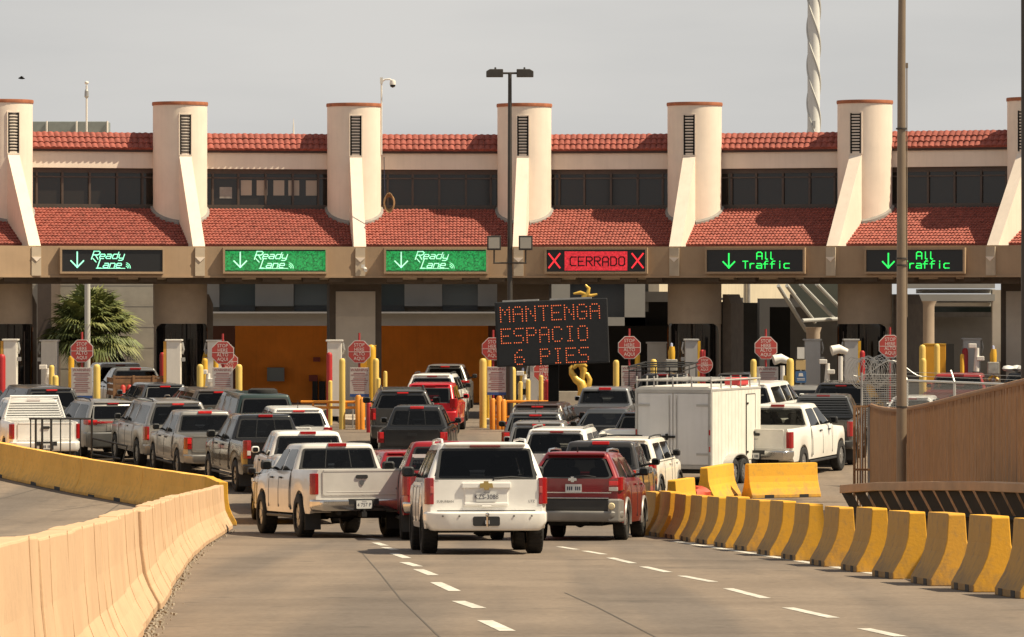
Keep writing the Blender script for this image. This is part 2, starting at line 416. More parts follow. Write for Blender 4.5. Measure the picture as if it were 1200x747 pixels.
# main body behind the facade
m = MB()
for i in range(NT - 1):
    panel(m, i, -.72, 6.0, -.72, 9.40, 6.0)
sbuild(m, 'upper_storey', M_COLUMN)
m = MB()
for i in range(NT - 1): panel(m, i, 3.1, 4.97, 3.1, 5.9, 6.6)
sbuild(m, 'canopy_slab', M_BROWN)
m = MB()
for i in range(NT - 1):
    panel(m, i, 2.6, 4.70, 2.6, 4.968, .5)
    for k in (.22, .45, .7, .86):
        panel(m, i, 3.15, 4.78, 3.15, 4.966, .35, 0, k - .05, k + .05)
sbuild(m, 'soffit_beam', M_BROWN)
m = MB()
for i in range(NT - 1):
    for k in (.3, .58, .8): m = MB(); panel(m, i, 3.0, 4.86, 3.0, 4.967, .5, 0, k - .06, k + .06); sbuild(m, 'soffit_light', M_TANPALE)
for i in range(NT - 1):
    m = MB(); panel(m, i, 3.42, 4.95, 3.42, 6.0, .34)
    panel(m, i, 3.45, 4.92, 3.45, 4.99, .05)
    sbuild(m, 'fascia', M_TAN)
    m = MB(); panel(m, i, -.26, 8.79, -.26, 9.40, .40)
    sbuild(m, 'parapet_band', M_CREAM)
    m = MB(); panel(m, i, -.18, 9.36, -.18, 9.46, .5); sbuild(m, 'eave', M_EAVE)
    m = MB(); tiles(m, i, -.14, 9.46, -.58, 10.02, .205, .23, .055, .13, .87)
    panel(m, i, -.50, 9.46, -.9, 10.06, .25, 0, .1, .9)
    sbuild(m, 'upper_tile_roof', M_TILE, smooth=50)
    m = MB(); panel(m, i, -.10, 9.45, -.54, 10.02, .3, 0, .10, .15); panel(m, i, -.10, 9.45, -.54, 10.02, .3, 0, .85, .90)
    sbuild(m, 'roof_flashing', M_FLASH)
    m = MB(); tiles(m, i, 2.50, 6.03, -.25, 7.34, .125, .22, .036, .0, 1.0)
    sbuild(m, 'lower_tile_roof', M_TILE, smooth=50)
    # clerestory window band
    m = MB()
    panel(m, i, -.44, 7.28, -.44, 7.52, .2); panel(m, i, -.47, 8.62, -.47, 8.79, .2); panel(m, i, -.45, 8.45, -.45, 8.50, .2)
    for k in (.20, .345, .5, .655, .80):
        panel(m, i, -.45, 7.5, -.45, 8.66, .16, 0, k - .006, k + .006)
    sbuild(m, 'window_frame', M_WINBROWN)
    m = MB(); panel(m, i, -.54, 7.5, -.54, 8.7, .05)
    w = sbuild(m, 'clerestory_window', M_WINGLASS)
    if i == 2:
        m = MB()
        for k0 in (.36, .45, .545, .63, .73): panel(m, i, -.525, 7.86, -.525, 8.40, .03, 0, k0, k0 + .062)
        sbuild(m, 'blind', M_BLIND, w)
        m = MB(); panel(m, i, -.525, 7.75, -.525, 8.15, .03, 0, .24, .31); sbuild(m, 'blind', M_FLASH, w)

for i in range(NT):
    c, n, t, a = TC[i]
    def fn(off, lat, z, c=c, n=n, t=t): return Vector((c.x + n.x * off + t.x * lat, c.y + n.y * off + t.y * lat, z))
    m = MB(); m.lathe([(.30, 11.02), (.96, 11.02), (.955, 8.0), (.95, 5.2), (.95, 5.0)], 40, lambda r, th, z, c=c: Vector((c.x + r * math.cos(th), c.y + r * math.sin(th), z)))
    tw = sbuild(m, 'tower', M_CREAM, smooth=40)
    m = MB(); m.lathe([(.30, 11.00), (.985, 11.00), (.995, 11.06), (.985, 11.12), (.90, 11.12), (.88, 11.03)], 40, lambda r, th, z, c=c: Vector((c.x + r * math.cos(th), c.y + r * math.sin(th), z)))
    sbuild(m, 'tower_cap', M_RIM2, tw, smooth=40)
    m = MB()
    m.prism([(-.205, 9.25), (.205, 9.25), (.205, 10.66), (-.205, 10.66)], lambda u, v, w, fn=fn: fn(w, u, v), .85, .945, 0)
    for k in range(13):
        z = 9.32 + k * .105
        m.prism([(-.18, z), (.18, z), (.18, z + .045), (-.18, z + .045)], lambda u, v, w, fn=fn: fn(w + (.02 if v > z + .02 else 0), u, v), .94, .958, 1)
    sbuild(m, 'louvre_vent', [M_DARK, mat('vent_slat', (.012, .011, .010), .8, spec=.1)], tw)
    m = MB()
    for (u0, u1, v0, v1) in ((-.235, -.20, 9.22, 10.69), (.20, .235, 9.22, 10.69), (-.20, .20, 10.655, 10.69), (-.20, .20, 9.20, 9.245)):
        m.prism([(u0, v0), (u1, v0), (u1, v1), (u0, v1)], lambda u, v, w, fn=fn: fn(w, u, v), .85, .966)
    sbuild(m, 'vent_frame', M_CREAM, tw)
    m = MB()
    m.prism([(.4, 9.19), (.955, 9.19), (3.32, 6.005), (.4, 6.005)], lambda u, v, w, fn=fn: fn(u, w, v), -.215, .215)
    sbuild(m, 'buttress', M_CREAM, tw)
    m = MB(); m.prism([(-.17, 4.98), (.17, 4.98), (.17, 5.96), (-.17, 5.96)], lambda u, v, w, fn=fn: fn(w, u, v), 3.3, 3.50)
    m.prism([(-.17, 5.62), (.17, 5.62), (.0, 5.46)], lambda u, v, w, fn=fn: fn(w, u, v), 3.5, 3.53, 1)
    sbuild(m, 'pilaster', [M_TANPALE, M_CREAM], tw)
    def zr(off): return 6.06 + (2.5 - off) / 2.75 * 1.31
    for s_ in (-1, 1):
        m = MB(); vs = []; N_ = 10
        for k in range(N_ + 1):
            th = R(14 + (100 - 14) * k / N_) * s_
            for r_, dz in ((.94, -.1), (1.05, -.1), (1.04, .06), (.94, .10)):
                off, lat = r_ * math.cos(th), r_ * math.sin(th); vs.append(fn(off, lat, zr(off) + .05 + dz))
        m.add(vs, [(k*4+q, k*4+(q+1)%4, k*4+4+(q+1)%4, k*4+4+q) for k in range(N_) for q in range(4)] + [(0,1,2,3), (N_*4, N_*4+1, N_*4+2, N_*4+3)])
        sbuild(m, 'base_flashing', M_FLASH, tw, smooth=30)
    # what carries the tower under the canopy
    if i in (3, 7, 4):
        m = MB(); m.prism([(-.92, 0), (.92, 0), (.92, 4.99), (-.92, 4.99)], lambda u, v, w, fn=fn: fn(w, u, v), -.9, .80)
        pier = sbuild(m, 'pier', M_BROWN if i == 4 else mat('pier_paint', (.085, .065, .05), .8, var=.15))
        if i != 4:
            m = MB(); m.prism([(-.70, 0.1), (.70, 0.1), (.70, 4.45), (-.70, 4.45)], lambda u, v, w, fn=fn: fn(w, u, v), .75, .84)
            for k in range(16):
                z = 3.55 + k * .055
                m.prism([(-.69, z), (.69, z), (.69, z + .03), (-.69, z + .03)], lambda u, v, w, fn=fn: fn(w, u, v), .84, .862)
            sbuild(m, 'louvre_panel', M_LOUV, pier)
    else:
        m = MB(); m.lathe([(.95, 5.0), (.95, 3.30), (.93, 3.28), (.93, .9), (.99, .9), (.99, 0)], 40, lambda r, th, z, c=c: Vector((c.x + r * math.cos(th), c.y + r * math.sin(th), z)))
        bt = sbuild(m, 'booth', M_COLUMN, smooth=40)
        m = MB(); vs = []; fs = []
        rows = [(.95, 70), (1.2, 74), (2.9, 74), (3.08, 72), (3.22, 66), (3.31, 54)]
        for z, h in rows:
            for k in range(19):
                th = R(-90 - a) + R(-h + 2 * h * k / 18)
                vs.append(Vector((c.x + .972 * math.cos(th), c.y + .972 * math.sin(th), z)))
        for r_ in range(len(rows) - 1):
            for k in range(18): q = r_ * 19 + k; fs.append((q, q + 1, q + 20, q + 19))
        m.add(vs, fs); sbuild(m, 'booth_window', M_BOOTHGLASS, bt, smooth=40)
        m = MB()
        for th_ in (-30, 25, 62):
            th = R(-90 - a + th_)
            p0 = Vector((c.x + .98 * math.cos(th), c.y + .98 * math.sin(th), .95)); m.path([p0, p0 + Vector((0, 0, 2.1))], .018, 6)
        sbuild(m, 'booth_mullion', M_WINBROWN, bt)
        m = MB()                                     # lean-to wall between the column and the lane behind
        m.prism([(.95, 0), (1.25, 0), (1.25, 4.0), (1.1, 4.35), (.95, 4.35)], lambda u, v, w, fn=fn: fn(w, u, v), -2.6, -.3)
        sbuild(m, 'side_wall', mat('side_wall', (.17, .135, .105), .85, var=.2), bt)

# raised islands in front of the towers
M_KERB = mat('island_concrete', (.42, .35, .27), .9, var=.2, vscale=2, bump=.2)
for i in range(NT):
    c, n, t, a = TC[i]
    m = MB()
    def fn(u, v, z, c=c, n=n, t=t): q = c + n * u + t * v; return Vector((q.x, q.y, z + gz(q.y)))
    out = [(-3, -.9), (9.0, -.9), (9.6, -.55), (9.8, 0), (9.6, .55), (9.0, .9), (-3, .9)]
    k = len(out)
    vs = [fn(u, v, -.05) for u, v in out] + [fn(u, v, .17) for u, v in out]
    m.add(vs, [tuple(range(k, 2 * k))] + [(j, (j + 1) % k, (j + 1) % k + k, j + k) for j in range(k)])
    tag(m.build('kerb_island', M_KERB), kind='structure')

# ------------------------------------------------------------------ overhead lane signs
STROKES = {
 'R': [[(0,0),(0,6),(3,6),(4,5.2),(4,4),(3,3.2),(0,3.2)], [(1.6,3.2),(4,0)]],
 'e': [[(0,2),(4,2),(4,3.2),(3.2,4),(.8,4),(0,3.2),(0,.8),(.8,0),(3.6,0)]],
 'a': [[(.4,4),(3.2,4),(4,3.2),(4,0),(.8,0),(0,.6),(0,1.5),(.6,2.2),(4,2.2)]],
 'd': [[(4,6),(4,0),(.8,0),(0,.8),(0,3.2),(.8,4),(4,4)]],
 'y': [[(0,4),(0,1.2),(.8,.4),(4,.4)], [(4,4),(4,-.8),(3.2,-1.6),(.6,-1.6)]],
 'L': [[(0,6),(0,0),(4,0)]],
 'n': [[(0,0),(0,4),(3.2,4),(4,3.2),(4,0)]],
 'A': [[(0,0),(0,5),(1,6),(3,6),(4,5),(4,0)], [(0,2.6),(4,2.6)]],
 'l': [[(1.2,6),(1.2,.6),(1.8,0),(2.6,0)]],
 'T': [[(0,6),(4,6)], [(2,6),(2,0)]],
 'r': [[(.4,0),(.4,4)], [(.4,2.8),(1.6,4),(3.4,4)]],
 'f': [[(1.2,0),(1.2,5),(2,6),(3.6,6)], [(0,3.6),(3.2,3.6)]],
 'i': [[(2,0),(2,4)], [(2,5.4),(2,6)]],
 'c': [[(4,4),(.8,4),(0,3.2),(0,.8),(.8,0),(4,0)]],
 'C': [[(4,6),(1,6),(0,5),(0,1),(1,0),(4,0)]], 'E': [[(4,6),(0,6),(0,0),(4,0)], [(0,3),(3.2,3)]],
 'D': [[(0,0),(0,6),(2.8,6),(4,4.8),(4,1.2),(2.8,0),(0,0)]], 'O': [[(1,0),(3,0),(4,1),(4,5),(3,6),(1,6),(0,5),(0,1),(1,0)]],
}
def stroke(mbx, pts, w, y0, y1):
    for (ax, az_), (bx, bz) in zip(pts, pts[1:]):
        d = Vector((bx - ax, bz - az_)); L = d.length
        if L < 1e-6: continue
        d /= L; nn = Vector((-d.y, d.x)) * (w / 2); e = d * (w * .45)
        q = [(ax - e.x + nn.x, az_ - e.y + nn.y), (bx + e.x + nn.x, bz + e.y + nn.y), (bx + e.x - nn.x, bz + e.y - nn.y), (ax - e.x - nn.x, az_ - e.y - nn.y)]
        mbx.prism(q, lambda u, v, ww: Vector((u, ww, v)), y0, y1)
def word(mbx, s, x, z, h, w, adv=1.25, shear=0.0, y=-.012, wid=1.0):
    k = h / 6.0; cx = x
    for ch in s:
        for st in STROKES[ch]:
            stroke(mbx, [(cx + (px * wid + shear * pz) * k, z + pz * k) for px, pz in st], w, y, y + .012)
        cx += (4 * wid if ch not in 'l' else 2.9 * wid) * k * adv
    return cx
def led_mat(name, col, e, var=0.0):
    e *= .74
    m = mat(name, col, .5, emit=e)
    if var:
        nt = m.node_tree; b = nt.nodes['Principled BSDF']
        tc = nt.nodes.new('ShaderNodeTexCoord'); v = nt.nodes.new('ShaderNodeTexVoronoi'); v.inputs['Scale'].default_value = 22
        nt.links.new(tc.outputs['Object'], v.inputs['Vector'])
        rp = nt.nodes.new('ShaderNodeValToRGB'); rp.color_ramp.elements[0].color = (*[c * (1 - var) for c in col], 1); rp.color_ramp.elements[1].color = (*[min(1, c * (1 + var)) for c in col], 1)
        sp = nt.nodes.new('ShaderNodeSeparateColor'); nt.links.new(v.outputs['Color'], sp.inputs['Color'])
        nt.links.new(sp.outputs['Red'], rp.inputs['Fac']); nt.links.new(rp.outputs['Color'], b.inputs['Emission Color']); b.inputs['Base Color'].default_value = (.01, .02, .01, 1)
    return m
M_LEDGREEN = led_mat('led_green_field', (.012, .27, .06), .95, .55)
M_LEDDARK = mat('led_dark_field', (.012, .012, .013), .4)
M_LEDMINT = led_mat('led_mint', (.30, .85, .58), .95)
M_LEDPALE = led_mat('led_pale', (.42, .85, .60), .85)
M_LEDBRIGHT = led_mat('led_bright_green', (.03, .86, .13), .95)
M_LEDRED = led_mat('led_red_field', (.72, .02, .035), .9, .3)
M_LEDREDX = led_mat('led_red', (.9, .03, .04), 1.0)
M_LEDBLACK = mat('led_black_letter', (.05, .004, .006), .6)
def on_fascia(i, x, off):
    a, b = P(i, off, 0), P(i + 1, off, 0)
    lo, hi = 0.0, 1.0
    for _ in range(40):
        k = (lo + hi) / 2; q = a.lerp(b, k)
        if HX + q.x * F / q.y < x: lo = k
        else: hi = k
    d = b - a
    return a.lerp(b, lo), math.atan2(d.y, d.x)
def arrow(mbx, x, z, h, w):
    stroke(mbx, [(x, z + h), (x, z)], w, -.012, 0); stroke(mbx, [(x - h * .42, z + h * .42), (x, z), (x + h * .42, z + h * .42)], w, -.012, 0)
GSIGN = 'lit lane signs on the fascia'
SIGNS = [(1, 68.5, 193.5, 'ready_dark', 'dark lane sign with mint READY LANE lettering above the palm tree bay'),
         (2, 260.5, 384, 'ready', 'bright green READY LANE sign over the first orange bay'),
         (3, 450, 572, 'ready', 'bright green READY LANE sign between the louvred pier and the double lamp post'),
         (4, 638, 759.5, 'closed', 'red lane sign reading CERRADO between two crosses'),
         (5, 825, 945.5, 'all', 'black ALL TRAFFIC sign fully in view, next to the red CERRADO sign'),
         (6, 1011.5, 1133.5, 'all', 'black ALL TRAFFIC sign crossed by the bare brown lamp post')]
for i, x0, x1, kind, lab in SIGNS:
    pm, rz = on_fascia(i, (x0 + x1) / 2, 3.50); k = F / pm.y
    Wd = (x1 - x0) / k; zt, zb = wz(290.5, pm.y), wz(321, pm.y); H = zt - zb
    s = thing('lane_sign', lab, 'lane sign', (pm.x, pm.y, zb), rz, GSIGN)
    m = MB(); m.box(-Wd/2 + .06, Wd/2 - .06, -.06, .06, .06, H - .06)
    scr = m.build('screen', M_LEDGREEN if kind == 'ready' else M_LEDDARK, s, loc=(0, -.02, 0))
    m = MB()
    m.box(-Wd/2, Wd/2, -.13, .1, H - .07, H); m.box(-Wd/2, Wd/2, -.13, .1, 0, .07)
    m.box(-Wd/2, -Wd/2 + .07, -.13, .1, .07, H - .07); m.box(Wd/2 - .07, Wd/2, -.13, .1, .07, H - .07)
    m.build('sign_frame', M_TAN, s)
    if kind == 'ready':
        m = MB(); m.box(-Wd/2 + .08, Wd/2 - .08, -.088, -.07, H - .12, H - .075); m.box(-Wd/2 + .08, Wd/2 - .08, -.088, -.07, .075, .11)
        m.build('screen_border', M_LEDDARK, s)
    Y = -.083; m = MB()
    if kind.startswith('ready'):
        xl = -Wd/2
        arrow(m, xl + .165 * Wd, .22, .52, .045)
        word(m, 'R', xl + .30 * Wd, .50, .27, .034, shear=.35, wid=1.25)
        word(m, 'eady', xl + .375 * Wd, .52, .22, .030, adv=1.36, shear=.35, wid=1.12)
        stroke(m, [(xl + .315*Wd, .52), (xl + .335*Wd, .44), (xl + .345*Wd, .40)], .03, -.012, 0)
        word(m, 'L', xl + .355 * Wd, .19, .30, .034, shear=.35, wid=.6)
        word(m, 'ane', xl + .41 * Wd, .21, .22, .030, adv=1.36, shear=.35, wid=1.12)
        stroke(m, [(xl + .345*Wd, .185), (xl + .62*Wd, .185)], .022, -.012, 0)
        for r_ in (.06, .11, .16):
            stroke(m, [(xl + .63*Wd + r_*math.cos(q), .19 + r_*1.15*math.sin(q)) for q in (0, .4, .8, 1.2, 1.5)], .018, -.012, 0)
        mm = M_LEDMINT if kind == 'ready_dark' else M_LEDPALE
    elif kind == 'all':
        arrow(m, -.26 * Wd, .21, .48, .05)
        word(m, 'All', .02 * Wd, .50, .24, .034, adv=1.4, wid=1.15)
        word(m, 'Traffic', -.12 * Wd, .19, .24, .034, adv=1.36, wid=1.12)
        mm = M_LEDBRIGHT
    else:
        for sx in (-.405, .405):
            for q in (-1, 1): stroke(m, [(sx * Wd - .19, H/2 - q * .24), (sx * Wd + .19, H/2 + q * .24)], .055, -.012, 0)
        mm = M_LEDREDX
        f = MB(); f.box(-.305 * Wd, .305 * Wd, -.088, -.06, .11, H - .13); f.build('red_field', M_LEDRED, s)
        l = MB(); word(l, 'CERRADO', -.25 * Wd, .28, .30, .045, adv=1.42, wid=1.0)
        l.build('lettering', M_LEDBLACK, s, loc=(0, -.09, 0))
    m.build('lettering', mm, s, loc=(0, Y, 0))

# ------------------------------------------------------------------ the inspection hall behind the booths
M_ORANGE = mat('orange_wall', (.90, .27, .025), .8, var=.15, vscale=.8, streak=.15)
M_GREYBAND = mat('grey_cladding_panel', (.33, .32, .30), .7, var=.1, vscale=.7)
M_GREYDARK = mat('dark_grey_wall', (.075, .075, .074), .8, var=.15)
M_HALLGLASS = mat('hall_glass', (.10, .125, .13), .12)
M_LEDGE = mat('white_ledge', (.75, .74, .70), .6)
M_SUNWALL = mat('far_cream_wall', (.62, .54, .40), .85, var=.12, vscale=.4, streak=.2)
hall = thing('inspection_hall', 'grey and orange inspection hall seen through the bays behind the booths', 'building', (0, 184, 0))
def hb(name, m_, rects, D, depth=.3, parent=hall, **k):
    """boxes given by photo rectangles (x0,y0,x1,y1) at distance D; y None = down to the floor"""
    for x0, y0, x1, y1 in rects:
        mm = MB(); z1 = wz(y0, D); z0 = 0.0 if y1 is None else wz(y1, D)
        mm.box(wx(x0, D), wx(x1, D), D - 184, D - 184 + depth, z0, z1)
        mm.build(name, m_, parent, **k)
hb('orange_wall', M_ORANGE, [(274, 378, 640, None)], 186)
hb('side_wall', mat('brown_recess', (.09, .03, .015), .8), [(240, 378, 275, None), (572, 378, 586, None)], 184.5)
hb('lintel', M_GREYBAND, [(236, 367.5, 660, 382)], 182, .8)
hb('ledge', M_LEDGE, [(236, 365.6, 660, 367.4)], 181.6, 1.2)
hb('upper_wall', mat('upper_wall_grey', (.20, .195, .18), .8), [(230, 300, 760, 365.5)], 183.2, .6)
hb('window', M_HALLGLASS, [(257, 318, 299, 358), (345, 318, 386, 358), (440, 318, 474, 358), (518, 318, 560, 358), (600, 318, 620, 358)], 183, .15)
hb('window_sill_band', mat('sill_dark', (.06, .07, .075), .4), [(257, 358, 299, 365), (345, 358, 386, 365), (440, 358, 474, 365), (518, 358, 560, 365)], 182.95, .2)
hb('cladding_panel', M_GREYBAND, [(243, 318, 257, 360), (299, 318, 344, 359), (386, 318, 440, 360), (474, 318, 518, 359), (560, 318, 583, 359)], 182.7, .3)
hb('roof', M_GREYDARK, [(234, 296, 1330, 304)], 181.0, 9)
hb('wall_cabinet', mat('cabinet_grey', (.20, .23, .24), .5, .3), [(313, 431, 333, 447)], 185.7, .25)
hb('wall_box', mat('wall_box_red', (.22, .03, .02), .5), [(367, 419, 375, 424), (362, 440, 372, 447)], 185.7, .25)
hb('pipe', M_DARK, [(366, 447, 372, None), (374, 447, 381, None)], 185.6, .25)
# closed bay: grey frame round a dark opening
hb('grey_frame', M_GREYBAND, [(732, 318, 756, 382), (645, 372, 756, 382), (645, 318, 668, 372)], 181, .5)
hb('dark_window', mat('dark_glass_wall', (.03, .035, .04), .1), [(668, 318, 732, 372)], 181.3, .3)
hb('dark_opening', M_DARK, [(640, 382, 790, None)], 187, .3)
hb('low_counter', mat('counter', (.5, .45, .38), .8, var=.15), [(655, 459, 690, None)], 178, .5)
hb('grey_overhang', M_GREYBAND, [(756, 342, 815, 354)], 183, 4)
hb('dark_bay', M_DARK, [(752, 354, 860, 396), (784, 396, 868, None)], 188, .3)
hb('bay_wall', M_GREYBAND, [(838, 349, 871, 352), (853, 352, 871, None)], 182, 1.5)
hb('bay_wall', M_GREYDARK, [(871, 355, 892, None)], 186, .3)
hb('bay_wall', M_GREYBAND, [(890, 350, 1010, 360), (890, 360, 902, None)], 183, 1.5)
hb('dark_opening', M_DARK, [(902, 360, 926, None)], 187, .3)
hb('rear_wall', mat('rear_wall_shade', (.36, .335, .30), .8, var=.08), [(926, 345, 1300, None)], 188, .3)
hb('sill_line', M_FLASH, [(1040, 366, 1165, 372)], 186.5, .3)
hb('strip_window', mat('green_glass', (.035, .06, .05), .15), [(1060, 360, 1165, 371)], 186.8, .3)
hb('canopy_beam', M_LEDGE, [(1060, 355, 1166, 359), (1080, 339, 1166, 344)], 180, 2.5)
hb('canopy_beam', M_GREYBAND, [(1060, 330, 1166, 338), (1068, 345, 1166, 353)], 179, 3)
hb('office_window', M_DARK, [(1174, 403, 1300, 445), (1080, 403, 1118, 440)], 179, .3)
hb('office_wall', M_LOUV, [(1163, 340, 1320, None)], 179.4, .5)
for xc_, r_, dy_, hh in ((997.5, .40, -7, 3.9), (1084, .36, -7, 3.9), (951, .26, -8, 2.9)):
    mm = MB(); mm.lathe([(r_, 0), (r_, hh), (r_ * 1.25, hh + .2)], 20, lambda r, t, z: Vector((wx(xc_, 177) + r*math.cos(t), dy_ + r*math.sin(t), z))); mm.build('hall_column', M_COLUMN, hall, smooth=40)
# slanting glass canopy with its struts
for a_, b_ in (((912, 335), (945, 388)), ((922, 335), (955, 378)), ((938, 333), (978, 374)), ((957, 333), (985, 362)), ((940, 376), (982, 374))):
    mm = MB(); mm.path([W(a_[0], a_[1], 176) - Vector((0, 184, 0)), W(b_[0], b_[1], 178) - Vector((0, 184, 0))], .075, 8)
    mm.build('canopy_strut', mat('strut_grey', (.42, .42, .40), .5), hall)
mm = MB(); q = [W(922, 330, 179), W(1000, 330, 179), W(1000, 368, 180), W(955, 374, 180)]
q = [v - Vector((0, 184, 0)) for v in q]; mm.add(q + [v + Vector((0, .06, 0)) for v in q], [(0,1,2,3),(7,6,5,4),(0,4,5,1),(1,5,6,2),(2,6,7,3),(3,7,4,0)])
mm.build('glass_canopy', mat('canopy_glass', (.20, .25, .24), .15), hall)

far = thing('warehouse', 'sunlit cream building far behind the ALL TRAFFIC bay', 'building', (wx(880, 250), 250, 0), R(38))
mm = MB(); D = 250
mm.box(wx(740, D) - far.location.x, wx(1000, D) - far.location.x, 0, 8, 0, 5.4); mm.build('wall', M_SUNWALL, far)
mm = MB(); x_ = wx(874, 249.8) - far.location.x; mm.path([(x_, -.15, 0), (x_, -.15, 5.3)], .09, 8); mm.build('downpipe', M_FLASH, far)
mm = MB(); mm.box(wx(738, D) - far.location.x, wx(1002, D) - far.location.x, -.15, 8.2, 5.4, 5.55); mm.build('roof', M_FLASH, far)

# wall with the inscription behind the palm
insp = thing('customs_wall', 'beige stone wall with a Customs and Protection inscription behind the palm tree', 'wall', (wx(110, 200), 200, 0))
mm = MB(); mm.box(wx(-30, 200) - insp.location.x, wx(236, 200) - insp.location.x, 0, .5, 0, 6.0); 
for k in range(5): mm.box(wx(-30, 200) - insp.location.x, wx(236, 200) - insp.location.x, -.006, 0, 1.15 + k * .9, 1.165 + k * .9, 1)
mm.build('wall', [mat('beige_stone', (.43, .385, .315), .9, var=.18, vscale=1.2), M_FLASH], insp)
for s, xr, y in (('Customs &', 156, 411), ('Protection', 164, 419.5), ('Port of Entry', 164, 428)):
    if s.startswith('Port'): continue
    vs, fs = text_geo(s, .36, 'RIGHT')
    mm = MB(); k = Vector((wx(xr, 200), 0, wz(y, 200)))
    mm.add([(k.x + v.x - insp.location.x, -.02, k.z + v.y) for v in vs], fs)
    mm.build('inscription', M_INK, insp)
mm = MB(); mm.box(wx(44, 196) - insp.location.x, wx(60, 196) - insp.location.x, -4, 0, 0, 5.5); mm.build('brown_pilaster', M_WINBROWN, insp)
# ------------------------------------------------------------------ vehicles (rear bumper at y=0, front towards +y, wheels on z=0)
def lerp(a, b, t): return a + (b - a) * t
def smooth(t): t = max(0, min(1, t)); return t * t * (3 - 2 * t)
WHEEL = {}
def wheel_mesh(r, style):
    key = (round(r, 3), style)
    if key in WHEEL: return WHEEL[key]
    w = .115
    ax = lambda rr, t, z: (z, rr * math.cos(t), rr * math.sin(t))
    m = MB(); m.lathe([(r*.62, -w), (r*.82, -w*1.02), (r*.93, -w*.97), (r*.985, -w*.8), (r, -w*.5), (r, w*.5), (r*.985, w*.8), (r*.93, w*.97), (r*.82, w*1.02), (r*.62, w)], 32, ax)
    for k in range(32):                               # tread blocks
        a = 2 * math.pi * k / 32
        c, s = math.cos(a), math.sin(a); c2, s2 = math.cos(a + .10), math.sin(a + .10)
        R0, R1 = r * .99, r * 1.012
        for x0, x1 in ((-w * .8, -w * .1), (w * .1, w * .8)):
            m.add([(x0, R0*c, R0*s), (x1, R0*c, R0*s), (x1, R0*c2, R0*s2), (x0, R0*c2, R0*s2), (x0, R1*c, R1*s), (x1, R1*c, R1*s), (x1, R1*c2, R1*s2), (x0, R1*c2, R1*s2)],
                  [(4,5,6,7), (0,1,5,4), (1,2,6,5), (2,3,7,6), (3,0,4,7)])
    t_ = m.build('tyre', M_RUBBER, smooth=40)
    m = MB(); m.lathe([(r*.63, -w*.9), (r*.60, -w*.85), (r*.57, -w*.4), (r*.2, -w*.45), (0.001, -w*.45)], 32, ax)
    m.lathe([(r*.63, w*.95), (r*.59, w*.9), (r*.56, w*.35), (r*.05, w*.35)], 32, ax, 1)
    n = {'five': 5, 'six': 6, 'ten': 10, 'dish': 8}[style]
    for k in range(n):
        a = 2 * math.pi * k / n; sp = (.085 if n < 8 else .05) * (r / .38)
        M_ = Matrix.Rotation(a, 4, 'X')
        m.box(w*.35, w*.78, -sp, sp, .02, r*.59, 0, M_)
    m.lathe([(.075, w*.3), (.075, w*.86), (.02, w*.88), (0.001, w*.88)], 14, ax)
    r_ = m.build('rim', [M_RIM, M_UNDER], smooth=40)
    WHEEL[key] = (t_.data, r_.data)
    bpy.data.objects.remove(t_); bpy.data.objects.remove(r_)
    return WHEEL[key]
def add_wheel(root, x, y, r, style, steer=0.0, width=1.0):
    t, ri = wheel_mesh(r, style)
    e = bpy.data.objects.new('wheel', t); C.objects.link(e); e.parent = root; e.location = (x, y, r)
    e.rotation_euler = (random.uniform(0, 1), 0, (0 if x > 0 else math.pi) + steer); e.scale = (width, 1, 1)
    o = bpy.data.objects.new('rim', ri); C.objects.link(o); o.parent = e
    return e
def rr_poly(w, h, r, n=4, cx=0.0, cz=0.0):            # rounded rectangle
    out = []
    for sx, sz, a0 in ((1, 1, 0), (-1, 1, 90), (-1, -1, 180), (1, -1, 270)):
        for k in range(n + 1):
            a = R(a0 + 90 * k / n); out.append((cx + sx * (w/2 - r) + r * math.cos(a), cz + sz * (h/2 - r) + r * math.sin(a)))
    return out

